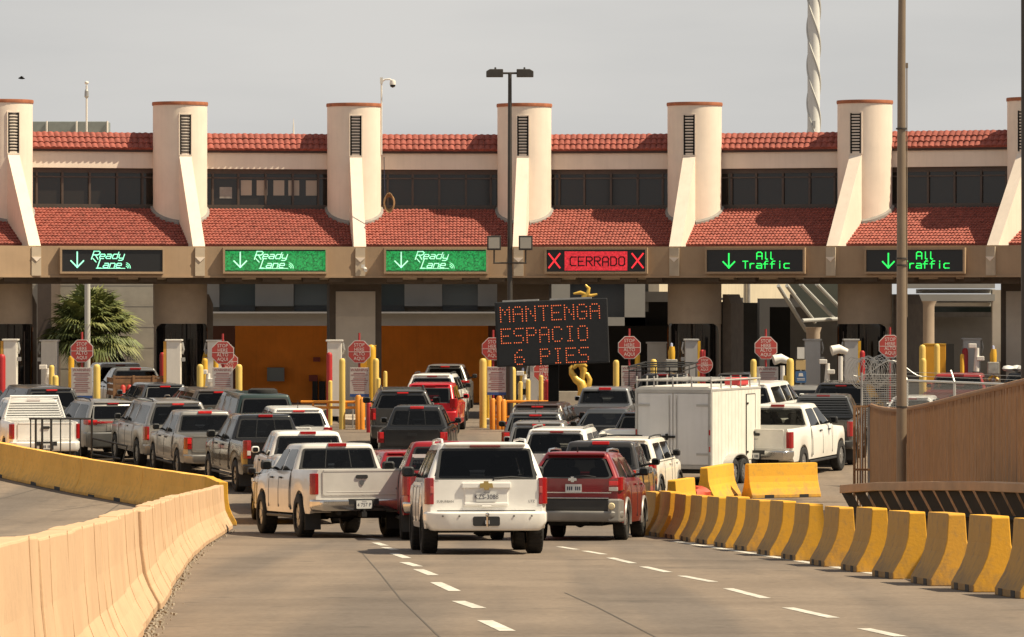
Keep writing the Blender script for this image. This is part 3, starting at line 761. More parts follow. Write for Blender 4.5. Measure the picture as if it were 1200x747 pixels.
M_SEAT = mat('seat_cloth', (.045, .042, .040), .9)
class Car:
    def __init__(s, root, p): s.root = root; s.p = p; s.hw = p['W'] / 2
    # ---- lower body
    def top(s, y):
        p = s.p
        if y > p['yb1'] - .05:
            t = (y - p['yb1'] + .05) / (p['L'] - p['yb1'] + .05)
            return lerp(p['belt'] - .03, p['hood'], min(1, t * 1.15)) - .26 * smooth((t - .78) / .22) ** 1.5
        if p['kind'] == 'sedan' and y < p['yb0'] + .3:
            return lerp(p['deck'], p['belt'], smooth((y - .05) / (p['yb0'] + .25)))
        return p['belt']
    def half(s, y):
        p = s.p; L = p['L']; f = 1.0
        for yy, ff in ((0, .905), (.03, .945), (.09, .975), (.22, .995)):
            pass
        if y < .3: f = lerp(.91, 1.0, smooth(y / .3) ** .5 if y > 0 else 0)
        if y > L - .9: f = lerp(1.0, .80, smooth((y - (L - .9)) / .9) ** 1.6)
        return s.hw * f
    def body(s, m_paint):
        p = s.p; L = p['L']; r = p['wr_']; ra = r * 1.17
        ya, yb = p['roh'], p['roh'] + p['wb']
        ys = {0.0, .02, .05, .1, .18, .3, L, L - .02, L - .06, L - .15, L - .3, L - .5, L - .7, p['yb1'], p['yb1'] - .05}
        y = .3
        while y < L: ys.add(round(y, 3)); y += .28
        for yc in (ya, yb):
            for k in range(15):
                ys.add(round(yc + ra * math.cos(math.pi * k / 14), 4))
            ys.add(round(yc - ra - .012, 4)); ys.add(round(yc + ra + .012, 4))
        bed = p.get('bed')
        if bed:
            for q in (.05, .07, bed - .03, bed - .001, bed, bed + .001): ys.add(q)
        ys = sorted(ys)
        ring = []; m = MB()
        for y in ys:
            zb = p['sill']
            for yc in (ya, yb):
                d = abs(y - yc)
                if d < ra: zb = max(zb, r + math.sqrt(max(0, ra * ra - d * d)))
            if y < .3: zb = max(zb, p.get('rear_low', p['sill'] + .12))
            if y > L - .3: zb = max(zb, p['sill'] + .05)
            hw = s.half(y); top = s.top(y); rail = .0
            if bed and y < bed: top = p['rail']
            inn, zi = hw * .45, top
            x6 = hw * (.93 if not bed else .95)
            if bed and .06 <= y <= bed - .01: inn, zi = x6 - .07, p['floor']
            tum = p.get('tumble', .955)
            zs = zb + (top - zb)
            pts = [(0, zb + .02), (hw * .86, zb + .02), (hw * .975, zb), (hw, lerp(zb, top, .22)), (hw * 1.0, lerp(zb, top, .55)), (hw * .985, lerp(zb, top, .80)), (hw * lerp(1, tum, .6), top - .05), (x6, top),
                   (inn if zi != top else x6 - .07, top), (inn if zi != top else hw * .45, zi), (0, zi)]
            ring.append([(x, y, z) for x, z in pts])
        n = len(ring[0])
        vs = []
        for rg in ring:
            vs += rg + [(-x, y, z) for x, y, z in rg[-2:0:-1]]
        k = 2 * n - 2
        fs = []
        for i in range(len(ring) - 1):
            for j in range(k): fs.append((i * k + j, i * k + (j + 1) % k, (i + 1) * k + (j + 1) % k, (i + 1) * k + j))
        fs += [tuple(range(k)), tuple(range((len(ring) - 1) * k, len(ring) * k))]
        m.add(vs, fs)
        o = m.build('body', m_paint, s.root, smooth=32)
        # underbody, axle, wheel wells
        u = MB()
        u.box(-s.hw * .55, s.hw * .55, .25, L - .3, p['sill'] - .06, p['sill'] + .16)
        u.box(-s.hw * .80, s.hw * .80, ya + ra + .05, yb - ra - .05, p['sill'] - .03, p['sill'] + .1)
        u.box(-s.hw * .8, s.hw * .8, ya - .06, ya + .06, r - .06, r + .07)
        u.lathe([(.02, -.13), (.13, -.08), (.13, .08), (.02, .13)], 10, lambda rr, t, z: (rr * math.cos(t), ya + rr * math.sin(t), r + z))
        for sx in (-1, 1): u.box(sx * s.hw * .78, sx * s.hw * .5, ya - ra, ya + ra, p['sill'] + .05, r + ra + .02); u.box(sx * s.hw * .78, sx * s.hw * .5, yb - ra, yb + ra, p['sill'] + .05, r + ra + .02)
        u.box(-s.hw*.3, s.hw*.3, .05, .5, p['sill'] - .02, p['sill'] + .2)
        u.build('underbody', M_UNDER, s.root)
        # wheel arch liner lips
        if p.get('flare'):
            for yc in (ya, yb):
                for sx in (-1, 1):
                    f = MB(); pts = [(sx * (s.hw * .985), yc + ra * 1.02 * math.cos(R(a)), r + ra * 1.02 * math.sin(R(a))) for a in range(-8, 189, 14)]
                    f.path(pts, .035, 6); f.build('wheel_arch_trim', p['flare'], s.root, smooth=40)
        st = p.get('rim', 'five')
        for sx in (-1, 1):
            add_wheel(s.root, sx * (s.hw - .13), ya, r, st, 0, p.get('tyrew', 1.1)); add_wheel(s.root, sx * (s.hw - .13), yb, r, st, p.get('steer', 0), p.get('tyrew', 1.1))
    # ---- greenhouse
    def gh(s, t):                                      # half width, rear y, front y at height fraction t
        p = s.p
        e = t + .06 * math.sin(math.pi * t)
        return lerp(p['gw0'], p['gw1'], t - .05 * math.sin(math.pi * t)), lerp(p['yb0'], p['yr0'], t ** p.get('rcurve', 1.0)), lerp(p['yb1'], p['yr1'], e)
    def gz_(s, t): return lerp(s.p['belt'] - .02, s.p['H'] - .075, t)
    def greenhouse(s, m_paint):
        p = s.p; m = MB(); vs = []; rows = []
        def ring(w, y0, y1, z, rc, inset=0, dz=0):
            out = []
            w -= inset; y0 += inset; y1 -= inset
            for sx, sy, a0 in ((1, 1, 0), (-1, 1, 90), (-1, 0, 180), (1, 0, 270)):
                for k in range(5):
                    a = R(a0 + 90 * k / 4)
                    cx = (w - rc) if a0 in (0, 270) else -(w - rc); cy = (y1 - rc) if a0 in (0, 90) else (y0 + rc)
                    out.append((cx + rc * math.cos(a), cy + rc * math.sin(a), z))
            return out
        for k in range(8):
            t = k / 7; w, y0, y1 = s.gh(t); rows.append(ring(w, y0, y1, s.gz_(t), .085))
        w, y0, y1 = s.gh(1.0); H = p['H']
        for ins, z in ((.012, H - .050), (.045, H - .028), (.12, H - .013), (.3, H - .004), (.5, H)): rows.append(ring(w, y0, y1, z, max(.05, .085 - ins * .1), min(ins, w - .12)))
        k = len(rows[0])
        for r_ in rows: vs += r_
        fs = [(i * k + j, i * k + (j + 1) % k, (i + 1) * k + (j + 1) % k, (i + 1) * k + j) for i in range(len(rows) - 1) for j in range(k) if not (j in (4, 14) and 1 <= i <= 5)]
        fs.append(tuple(range((len(rows) - 1) * k, len(rows) * k)))
        m.add(vs, fs); cab = m.build('cabin', m_paint, s.root, smooth=35)
        w0, a0, b0 = s.gh(.05); w1, a1, b1 = s.gh(.9); zb = p['belt']
        t = MB(); t.box(-w0 * .95, w0 * .95, a0 + .07, b0 - .15, zb - .05, zb + .012); t.box(-w1 * .93, w1 * .93, a1 + .08, b1 - .12, H - .115, H - .085)
        for sx in (-1, 1):
            t.add([(sx * (w0 - .02), a0 + .1, zb), (sx * (w0 - .02), b0 - .35, zb), (sx * (w1 - .02), b1 - .12, H - .1), (sx * (w1 - .02), a1 + .1, H - .1),
                   (sx * (w0 - .03), a0 + .1, zb), (sx * (w0 - .03), b0 - .35, zb), (sx * (w1 - .03), b1 - .12, H - .1), (sx * (w1 - .03), a1 + .1, H - .1)], [(0,1,2,3),(7,6,5,4),(0,4,5,1),(1,5,6,2),(2,6,7,3),(3,7,4,0)])
        t.build('trim_lining', M_UNDER, cab)
        yf = p['yb1'] - 1.25
        seats = [(-.38, yf), (.38, yf)]
        if p['kind'] == 'suv' : seats += [(-.40, yf - .95), (.40, yf - .95)]
        elif p['kind'] == 'sedan': seats += [(-.38, yf - .85), (.38, yf - .85)]
        elif p['yb1'] - p['yb0'] > 2.1: seats += [(-.38, yf - .72), (.38, yf - .72)]
        for x, y in seats:
            q = MB(); q.prism(rr_poly(.46, .42, .10, 3, x, zb + .0), lambda u, v, w: Vector((u, w, v)), y - .06, y + .07); q.prism(rr_poly(.27, .17, .06, 3, x, zb + .29), lambda u, v, w: Vector((u, w, v)), y - .04, y + .05); q.box(x - .07, x + .07, y - .01, y + .01, zb + .1, zb + .3)
            q.build('seat', M_SEAT, cab, bevel=.02)
        return cab
    def _pane(s, name, poly, pos, mats, off0, off1, parent=None):
        """poly in (u,v); pos(u,v,off) -> point; a thin solid pane"""
        n = len(poly); m = MB()
        cu = sum(q[0] for q in poly) / n; cv = sum(q[1] for q in poly) / n
        vs = [pos(u, v, off1) for u, v in poly] + [pos(u, v, off0) for u, v in poly] + [pos(cu, cv, off1)]
        mid = [pos(lerp(cu, u, .5), lerp(cv, v, .5), off1) for u, v in poly]
        fs = []
        for j in range(n):
            j2 = (j + 1) % n
            fs.append((j, j2, j2 + n, j + n)); fs.append((j, j2, 2*n+1+j2, 2*n+1+j)); fs.append((2*n+1+j, 2*n+1+j2, 2 * n))
        m.add(vs + mid, fs)
        return m.build(name, mats, parent if parent is not None else s.root, smooth=30)
    def rear_pos(s, u, t, off):
        w, y0, y1 = s.gh(t); return Vector((u * w, y0 - off, s.gz_(t)))
    def rear_window(s, t0, t1, u0=.80, u1=.80, r=.07, split=0):
        h = t1 - t0
        poly = []
        for u, t in rr_poly(2, 1, r, 4): poly.append((u / 1.0 * lerp(u0, u1, (t + .5)), t0 + h * (t + .5)))
        cu_, cv_ = 0.0, t0 + h / 2
        big = [(u * 1.035 + .0, t0 + h / 2 + (t - t0 - h / 2) * 1.09) for u, t in poly]
        n = len(poly); q = MB()
        q.add([s.rear_pos(u, t, .013) for u, t in big] + [s.rear_pos(lerp(cu_, u, .97), lerp(cv_, t, .97), .013) for u, t in poly] + [s.rear_pos(u, t, -.015) for u, t in big] + [s.rear_pos(lerp(cu_, u, .97), lerp(cv_, t, .97), -.015) for u, t in poly],
              [f for j in range(n) for f in ((j, (j+1) % n, n + (j+1) % n, n + j), (2*n + j, 2*n + (j+1) % n, 3*n + (j+1) % n, 3*n + j), (j, (j+1) % n, 2*n + (j+1) % n, 2*n + j), (n + j, n + (j+1) % n, 3*n + (j+1) % n, 3*n + j))])
        q.build('window_seal', M_BLACK, s.root)
        w = s._pane('rear_window', poly, s.rear_pos, s.p.get('glass', M_CLEARG if s.p['kind'] == 'pickup' else M_PRIVACY), -.02, .011)
        if split:
            m = MB()
            for u in (-.3, .3): m.path([s.rear_pos(u, t0 + .02, .012), s.rear_pos(u, t1 - .02, .012)], .011, 5)
            m.build('slider_frame', M_BLACK, w)
        return w
    def side_windows(s, specs, t0=.08, t1=.90):
        """specs: (rear y at foot, rear y at head, front y at foot, front y at head)"""
        for sx in (-1, 1):
            def pos(u, t, off):
                w, y0, y1 = s.gh(t); return Vector((sx * (w + off), u, s.gz_(t)))
            for a, b, c, d in specs:
                poly = [(a, t0), (c, t0), (lerp(c, d, .9), lerp(t0, t1, .93)), (d - .06, t1), (b + .06, t1), (lerp(a, b, .9), lerp(t0, t1, .93))]
                s._pane('side_window', poly, pos, M_GLASS, -.02, .007)
    def windshield(s):
        def pos(u, t, off):
            w, y0, y1 = s.gh(t); return Vector((u * w, y1 + off, s.gz_(t)))
        s._pane('windshield', [(u * .9, .06 + .86 * (t + .5)) for u, t in rr_poly(2, 1, .06, 3)], pos, M_WSHIELD, -.02, .008)
        p = s.p; m = MB(); L = p['L']
        for sx in (-1, 1):
            m = MB(); m.box(sx * s.hw * .52, sx * s.hw * .78, L - .14, L + .004, p['hood'] - .34, p['hood'] - .19); m.build('headlight', M_CLEAR, s.root, bevel=.03)
        m = MB(); m.box(-s.hw * .46, s.hw * .46, L - .1, L + .012, p['hood'] - .42, p['hood'] - .18); m.build('grille', M_BLACK, s.root, bevel=.02)
        m = MB(); m.prism([(-s.hw * .84, L - .22), (s.hw * .84, L - .22), (s.hw * .80, L), (s.hw * .6, L + .06), (-s.hw * .6, L + .06), (-s.hw * .80, L)], lambda u, v, w: Vector((u, v, w)), p['sill'] + .02, p['sill'] + .24)
        m.build('front_bumper', p.get('bump_mat', M_BLACK), s.root, bevel=.03)
    def mirrors(s, m_, z=None, big=1.0):
        p = s.p; y = p['yb1'] - .55; z = z or p['belt'] + .12
        for sx in (-1, 1):
            m = MB(); w = s.hw * .93
            m.box(min(sx * (w + .06), sx * (w + .25 * big)), max(sx * (w + .06), sx * (w + .25 * big)), y, y + .12, z - .075 * big, z + .085 * big)
            o = m.build('mirror', m_, s.root, bevel=.055, seg=3)
            g = MB(); g.prism(rr_poly(.13 * big, .11 * big, .035, 3, sx * (w + .06 + .095 * big), z + .005), lambda u, v, ww: Vector((u, ww, v)), y - .006, y + .02); g.build('mirror_glass', M_GLASS, o)
            a = MB(); a.path([(sx * (w - .06), y + .08, z - .06), (sx * (w + .12), y + .06, z - .04)], .03, 6); a.build('mirror_arm', M_BLACK, o)
    # ---- rear furniture
    def lamp(s, x0, x1, z0, z1, depth=.22, lit=False, reverse=None, z0o=None, z1o=None, pro=.0):
        """one tail light each side wrapping the corner; x0 inner, x1 outer (fractions of the half width)"""
        hw = s.hw
        for sx in (-1, 1):
            xi, xo = x0 * hw, x1 * hw
            plan = [(xi, -.014 - pro), (xo - .075, -.012 - pro), (xo - .02, .02), (xo + .008, .09), (xo + .008, depth), (xi, depth)]
            zo0 = z0 if z0o is None else z0o; zo1 = z1 if z1o is None else z1o
            def zz(x, top): 
                f = max(0, min(1, (x - xi) / (xo - xi))); return lerp(z1, zo1, f) if top else lerp(z0, zo0, f)
            n = len(plan); m = MB()
            vs = [(sx * x, y, zz(x, 0)) for x, y in plan] + [(sx * x, y, zz(x, 1)) for x, y in plan]
            m.add(vs, [tuple(range(n)), tuple(range(n, 2 * n))] + [(j, (j + 1) % n, (j + 1) % n + n, j + n) for j in range(n)])
            o = m.build('tail_light', M_RED, s.root, bevel=.012)
            if reverse:
                za, zb_ = reverse; q = MB(); q.box(min(sx * (xi + .01), sx * (xo - .075)), max(sx * (xi + .01), sx * (xo - .075)), -.024 - pro, -.008, za, zb_); q.build('reversing_lens', M_CLEAR, o, bevel=.008)
            if lit:
                za = lerp(z0, z1, .45 if not isinstance(lit, tuple) else lit[0]); zb_ = lerp(z0, z1, .9 if not isinstance(lit, tuple) else lit[1])
                q = MB(); q.box(min(sx * (xi + .015), sx * (xo - .07)), max(sx * (xi + .015), sx * (xo - .07)), -.026 - pro, -.008, za, zb_); q.build('lit_lens', M_LIT, o, bevel=.01)
    def bumper(s, z0, z1, m_, out=.10, wrap=.35, step=None, fr=1.0, bev=.035, low=.955):
        hw = s.hw * fr
        m = MB(); plan = [(-hw + .02, wrap), (-hw - .012, wrap * .5), (-hw + .02, -out * .15), (-hw + .16, -out * .85), (-hw * .6, -out), (hw * .6, -out), (hw - .16, -out * .85), (hw - .02, -out * .15), (hw + .012, wrap * .5), (hw - .02, wrap)]
        zm = lerp(z0, z1, .45); n = len(plan); q = low
        vs = [(x * q, y + (.03 if y < .1 else 0), z0) for x, y in plan] + [(x, y, zm) for x, y in plan] + [(x, y, z1) for x, y in plan]
        m.add(vs, [tuple(range(n)), tuple(range(2*n, 3*n))] + [(a*n+j, a*n+(j+1)%n, (a+1)*n+(j+1)%n, (a+1)*n+j) for a in (0, 1) for j in range(n)])
        b = m.build('rear_bumper', m_, s.root, bevel=bev, smooth=35, seg=3)
        if step:
            q = MB(); q.box(-step, step, -out - .006, -out + .05, z1 - .10, z1 + .012); q.build('bumper_step', M_BLACK, b)
        return b
    def plate(s, z, y=-.02, w=.31, h=.16, text=None, x=0.0, m_=None):
        m = MB(); m.prism(rr_poly(w, h, .012, 2, x, z), lambda u, v, ww: Vector((u, ww, v)), y - .008, y + .004)
        o = m.build('license_plate', m_ or M_PLATE, s.root)
        t = MB()
        if text:
            vs, fs = text_geo(text, h * .62); t.add([(x + v.x * .92, y - .0105, z + v.y - .008) for v in vs], fs)
            vs, fs = text_geo('TEXAS', h * .2); t.add([(x + v.x, y - .0105, z + v.y + h * .36) for v in vs], fs)
        else:
            for k in range(7):
                if k == 3: continue
                t.box(x - w * .40 + k * w * .125, x - w * .40 + k * w * .125 + w * .075, y - .0105, y - .007, z - h * .28, z + h * .2)
        t.build('plate_lettering', M_INK, o)
        return o
    def high_light(s, w=.16, lit=False, z=None, t=.965, m_=None, h=.035, y=None):
        ww, y0, y1 = s.gh(t); z = z or s.gz_(t)
        y0 = y0 if y is None else y
        m = MB(); m.box(-w, w, y0 - .03, y0 + .06, z - h, z + h)
        return m.build('brake_light', m_ or (M_LIT if lit else M_RED), s.root, bevel=.012)
    def wiper(s, t=.06, x0=-.05, x1=.38):
        m = MB(); a = s.rear_pos(0, t, .03); m.path([(x0, a.y, a.z - .03), (x0 + .03, a.y - .02, a.z + .02), (x1 * .55, a.y - .02, a.z + .045), (x1, a.y, a.z + .02)], [.03, .018, .014, .008], 6)
        m.build('rear_wiper', M_BLACK, s.root, smooth=40)
    def roof_rails(s, y0, y1, m_, wide=.9):
        w, a, b = s.gh(1.0)
        for sx in (-1, 1):
            m = MB(); z = s.p['H'] - .03; x = sx * w * wide
            m.path([(x, y0, z), (x, y0 + .12, z + .06), (x, lerp(y0, y1, .5), z + .075), (x, y1 - .12, z + .06), (x, y1, z)], .021, 8)
            m.build('roof_rail', m_, s.root, smooth=50)
    def antenna(s, y=None, h=.22, x=0.0):
        w, a, b = s.gh(1.0); y = y if y is not None else a + .18
        m = MB(); m.path([(x, y, s.p['H'] - .03), (x, y - .02, s.p['H'] + .03), (x, y - .05, s.p['H'] + h)], [.02, .01, .005], 5); m.build('antenna', M_BLACK, s.root)
    def seam(s, z, m_=None):
        m = MB(); hw = s.hw; m.box(-hw * .80, hw * .80, -.004, .02, z - .006, z + .006); m.build('panel_gap', m_ or M_BLACK, s.root)
    def handles(s, ys, m_, z=None):
        p = s.p; z = z or p['belt'] - .12
        for sx in (-1, 1):
            for y in ys:
                m = MB(); x = s.hw * .985
                m.box(min(sx * x, sx * (x + .03)), max(sx * x, sx * (x + .03)), y, y + .2, z - .02, z + .02); m.build('door_handle', m_, s.root, bevel=.01)
    def door_gaps(s, ys):
        p = s.p; m = MB()
        for sx in (-1, 1):
            for y in ys:
                z0, z1 = p['sill'] + .1, p['belt'] - .03
                pts = []
                for k in range(7):
                    z = lerp(z0, z1, k / 6); f = (z - p['sill']) / (p['belt'] - p['sill'])
                    x = s.hw * (1.0 if f < .55 else lerp(1.0, .985, (f - .55) / .25) if f < .8 else lerp(.985, .955, (f - .8) / .2))
                    pts.append((sx * (x - .002), y, z))
                m.path(pts, .009, 4)
        m.build('door_gap', M_BLACK, s.root)
    def trim_line(s, z, m_, y0, y1, h=.03):
        for sx in (-1, 1):
            m = MB(); x = s.hw; m.box(min(sx * (x - .01), sx * (x + .018)), max(sx * (x - .01), sx * (x + .018)), y0, y1, z - h, z + h); m.build('side_moulding', m_, s.root, bevel=.008)

BASE = {
 'suv':    dict(kind='suv', L=4.6, W=1.84, H=1.68, belt=1.12, hood=1.02, sill=.34, wr_=.36, wb=2.65, roh=.95, yb0=.05, yr0=.38, yr1=2.35, yb1=3.25, gw0=.865, gw1=.655),
 'big':    dict(kind='suv', L=5.1, W=2.00, H=1.88, belt=1.24, hood=1.14, sill=.42, wr_=.40, wb=2.95, roh=1.12, yb0=.05, yr0=.22, yr1=2.9, yb1=3.65, gw0=.945, gw1=.715),
 'pickup': dict(kind='pickup', L=5.75, W=2.00, H=1.88, belt=1.27, hood=1.20, sill=.48, wr_=.41, wb=3.55, roh=1.25, yb0=2.02, yr0=2.13, yr1=3.5, yb1=4.25, gw0=.93, gw1=.70, bed=1.97, rail=1.32, floor=.80, rear_low=.62),
 'small':  dict(kind='pickup', L=5.35, W=1.88, H=1.78, belt=1.18, hood=1.10, sill=.46, wr_=.39, wb=3.25, roh=1.15, yb0=1.72, yr0=1.85, yr1=3.15, yb1=3.9, gw0=.87, gw1=.655, bed=1.67, rail=1.20, floor=.74, rear_low=.58),
 'sedan':  dict(kind='sedan', L=4.7, W=1.80, H=1.46, belt=.98, hood=.90, sill=.27, wr_=.33, wb=2.72, roh=1.0, yb0=.62, yr0=1.35, yr1=2.55, yb1=3.45, gw0=.83, gw1=.60, deck=1.0),
 'hatch':  dict(kind='suv', L=4.1, W=1.74, H=1.50, belt=1.0, hood=.92, sill=.28, wr_=.32, wb=2.5, roh=.80, yb0=.06, yr0=.48, yr1=2.0, yb1=2.95, gw0=.81, gw1=.60),
 'van':    dict(kind='suv', L=5.0, W=1.95, H=1.76, belt=1.10, hood=1.0, sill=.3, wr_=.35, wb=3.0, roh=1.0, yb0=.05, yr0=.25, yr1=3.1, yb1=4.0, gw0=.92, gw1=.74),
}
GCAR = 'vehicles queueing for the booths'
VEH = []
def vehicle(name, label, cat, base, pm, xc, yroof, heading, group=GCAR, **kw):
    p = dict(BASE[base]); p.update(kw)
    yo = (p['yr0'] + p['yr1']) / 2 * .6
    D = kw['D'] if 'D' in kw else solve(yroof, p['H']) - yo * math.cos(R(heading))
    th = R(heading); X = wx(xc, D)
    fx, fy = math.sin(th), math.cos(th)
    ra_, fa_ = p['roh'], p['roh'] + p['wb']
    z1, z2 = gz(D + ra_ * fy), gz(D + fa_ * fy)
    pitch = math.atan2(z2 - z1, p['wb'])
    z0 = z1 - math.tan(pitch) * ra_
    root = thing(name, label, cat, (X, D, z0), -th, group, pitch)
    VEH.append((label, X, D, th, p['W'], p['L']))
    c = Car(root, p); c.paint = pm
    c.body(p.get('low_paint', pm)); c.greenhouse(p.get('cab_paint', pm)); c.windshield()
    k = p['kind']
    if k == 'pickup':
        b = p['bed']
        gap = p['yb1'] - p['yb0']
        c.rear_window(.16, .90, .86, .90, .08, split=p.get('split', 0))
        a = p['yb0'] + .16
        c.side_windows([(a, p['yr0'] + .12, a + gap * .40, p['yr0'] + gap * .36), (a + gap * .44, p['yr0'] + gap * .40, p['yb1'] - .22, p['yr1'] - .03)])
        c.door_gaps([a - .08, a + gap * .42, p['yb1'] - .2])
        c.handles([a + gap * .28, a + gap * .66], p.get('handle', M_BLACK))
        c.high_light(.19, p.get('hl_lit', False), z=p['H'] - .045, y=p['yr0'] - .005)
    else:
        a, b, cc, d = p['yb0'], p['yr0'], p['yb1'], p['yr1']
        yq = p['roh'] + .30
        c.side_windows([(a + .28, b + .16, yq + .22, yq + .12), (yq + .30, yq + .20, yq + 1.16, yq + 1.06), (yq + 1.24, yq + 1.14, cc - .24, d - .02)] if k != 'sedan' else
                       [(a + .30, b + .10, yq + .75, yq + .75), (yq + .83, yq + .83, cc - .24, d - .02)])
        c.door_gaps([yq + .26, yq + 1.20, cc - .2]); c.handles([yq + .9, yq + 1.85], p.get('handle', pm))
    c.mirrors(p.get('mirror', pm), big=p.get('mirror_big', 1.0))
    return c

def rear_suv(c, glass=(.10, .86), lamp=(.74, 1.0, .80, 1.18), bump=(.34, .74), bm=None, plate_z=.98, plate_text=None, lit=False, reverse=None, wiper=True, hl=True, hl_lit=False, rails=None, gu=(.80, .84), low=None):
    p = c.p
    c.rear_window(glass[0], glass[1], gu[0], gu[1], .10)
    c.lamp(lamp[0], lamp[1], lamp[2], lamp[3], lit=lit, reverse=reverse)
    c.bumper(bump[0], bump[1], bm or c.paint)
    c.seam(bump[1] + .012)
    for sx in (-1, 1):
        q = MB(); q.path([(sx * c.hw * .815, -.002, bump[1] + .01), (sx * c.hw * .83, -.002, lamp[2])], .007, 4); q.build('panel_gap', M_BLACK, c.root)
    if low:
        m = MB(); hw = c.hw; m.prism([(-hw * .95, .2), (-hw * .9, -.06), (hw * .9, -.06), (hw * .95, .2)], lambda u, v, w: Vector((u, v, w)), bump[0] - .02, low); m.build('bumper_valance', M_GREYTRIM, c.root, bevel=.02)
    m = MB(); m.box(-.30, .30, -.020, .02, plate_z - .115, plate_z + .13); m.build('plate_recess', c.paint, c.root, bevel=.02)
    g = MB(); g.box(-.27, .27, -.030, .0, plate_z + .10, plate_z + .135); g.build('tailgate_handle', p.get('gate_trim', c.paint), c.root, bevel=.008)
    c.plate(plate_z, -.026, text=plate_text)
    if wiper: c.wiper(glass[0] - .02)
    if hl:
        w, y0, y1 = c.gh(1.0)
        m = MB(); m.prism([(-w * .86, y0 - .05), (w * .86, y0 - .05), (w * .90, y0 + .28), (-w * .90, y0 + .28)], lambda u, v, ww: Vector((u, v, ww)), p['H'] - .07, p['H'] - .035); m.build('roof_spoiler', c.paint, c.root, bevel=.012)
        c.high_light(.17, hl_lit, z=p['H'] - .085, y=y0 - .03, h=.022)
    if rails: c.roof_rails(p['yr0'] + .25, p['yr1'] - .05, rails)
def rear_pickup(c, lampz=(.86, 1.26), lampx=(.80, 1.0), gate=(.84, 1.31), bump=(.52, .75), bm=M_CHROME, plate_z=.66, lit=False, reverse=None, handle=M_BLACK, plate_text=None, emblem=None, gate_mat=None, cap=None):
    p = c.p; hw = c.hw
    m = MB(); m.prism(rr_poly(2 * hw * .785, gate[1] - gate[0], .03, 3, 0, (gate[0] + gate[1]) / 2), lambda u, v, w: Vector((u, w, v)), -.022, .05)
    g = m.build('tailgate', gate_mat or c.paint, c.root, bevel=.012)
    m = MB(); m.box(-hw * .70, hw * .70, -.027, -.018, lerp(gate[0], gate[1], .12), lerp(gate[0], gate[1], .15)); m.box(-hw * .76, hw * .76, -.03, .04, gate[1] - .03, gate[1] + .012); m.build('tailgate_edge', gate_mat or c.paint, g, bevel=.006)
    m = MB(); m.prism(rr_poly(.24, .075, .03, 3, 0, gate[1] - .13), lambda u, v, w: Vector((u, w, v)), -.045, -.01); m.build('tailgate_handle', handle, g)
    if emblem:
        m = MB(); z = gate[1] - .25; m.prism([(-.05, z + .045), (0, z + .055), (.05, z + .045), (.045, z - .01), (.015, z - .055), (-.015, z - .055), (-.045, z - .01)], lambda u, v, w: Vector((u, w, v)), -.035, -.018)
        m.build('emblem', emblem, g)
    c.lamp(lampx[0], lampx[1], lampz[0], lampz[1], depth=.16, lit=lit, reverse=reverse)
    c.bumper(bump[0], bump[1], bm, out=.20, wrap=.28, step=.30)
    m = MB(); m.box(-.20, .20, -.214, -.17, plate_z - .10, plate_z + .10); m.build('plate_recess', M_BLACK, c.root, bevel=.015)
    c.plate(plate_z, -.222, text=plate_text)
    m = MB(); m.box(-.05, .05, -.24, .1, bump[0] - .11, bump[0] - .01); m.path([(0, -.22, bump[0] - .03), (0, -.22, bump[0] + .04)], .025, 8); m.path([(-hw*.45, -.02, bump[0] - .04), (-hw*.45, .3, bump[0] - .02)], .04, 8); m.build('tow_hitch', M_BLACK, c.root)
    for sx in (-1, 1):
        q = MB(); q.path([(sx * hw * 1.0, p['bed'] + .0, p['sill'] + .06), (sx * hw * 1.001, p['bed'], p['belt'] * .8), (sx * hw * .985, p['bed'], p['rail'] - .12), (sx * hw * .955, p['bed'], p['rail'])], .013, 4); q.build('panel_gap', M_BLACK, c.root)
        q = MB(); y = p['roh'] - p['wr_'] - .10; q.box(min(sx * hw * .66, sx * hw * .98), max(sx * hw * .66, sx * hw * .98), y - .02, y, .16, p['sill'] + .06); q.build('mud_flap', M_BLACK, c.root)
        q = MB(); q.box(min(sx * hw * .9, sx * hw * 1.0), max(sx * hw * .9, sx * hw * 1.0), p['roh'] + .55, p['roh'] + p['wb'] - .55, p['sill'] - .10, p['sill'] - .04); q.build('running_board', M_BLACK, c.root, bevel=.015)
    # front wall of the load bed is the cab back: a lower cab panel between rail and window
def headache_rack(c, m_, z0, z1, slats=8):
    p = c.p; y = p['bed'] - .05; w = c.hw * .86; w1 = c.hw * .68
    m = MB(); r = .035
    m.path([(-w, y, z0), (-w1, y + .08, z1), (w1, y + .08, z1), (w, y, z0)], r, 8)
    for k in range(slats):
        t = (k + .5) / slats; ww = lerp(w, w1, t); m.box(-ww, ww, y + .06 * t, y + .03 + .06 * t, lerp(z0, z1, t) - .022, lerp(z0, z1, t) + .022)
    m.box(-w, w, y - .03, y + .05, z0 - .06, z0)
    m.build('headache_rack', m_, c.root)
# ------------------------------------------------------------------ the queue
WHITE = paint('white', (.80, .78, .74)); CREAMW = paint('cream_white', (.82, .77, .66)); SILVER = paint('silver', (.30, .285, .265), .55, .36)
GREYP = paint('grey', (.16, .158, .155), .4); DGREY = paint('dark_grey', (.060, .058, .057), .3); BLACKP = paint('black', (.014, .013, .013), .1, .22)
REDP = paint('red', (.34, .010, .016), .25); DRED = paint('dark_red', (.22, .012, .016), .2); GREENP = paint('dark_green', (.020, .040, .036), .2)
TAUPE = paint('taupe', (.12, .10, .085), .4); BROWNP = paint('brown', (.075, .045, .035), .3); BLUEG = paint('blue_grey', (.075, .080, .088), .4)
GOLDM = mat('gold_badge', (.55, .40, .15), .3, .9)
BARE = mat('silver_cladding', (.27, .255, .235), .45, .3, var=.12)

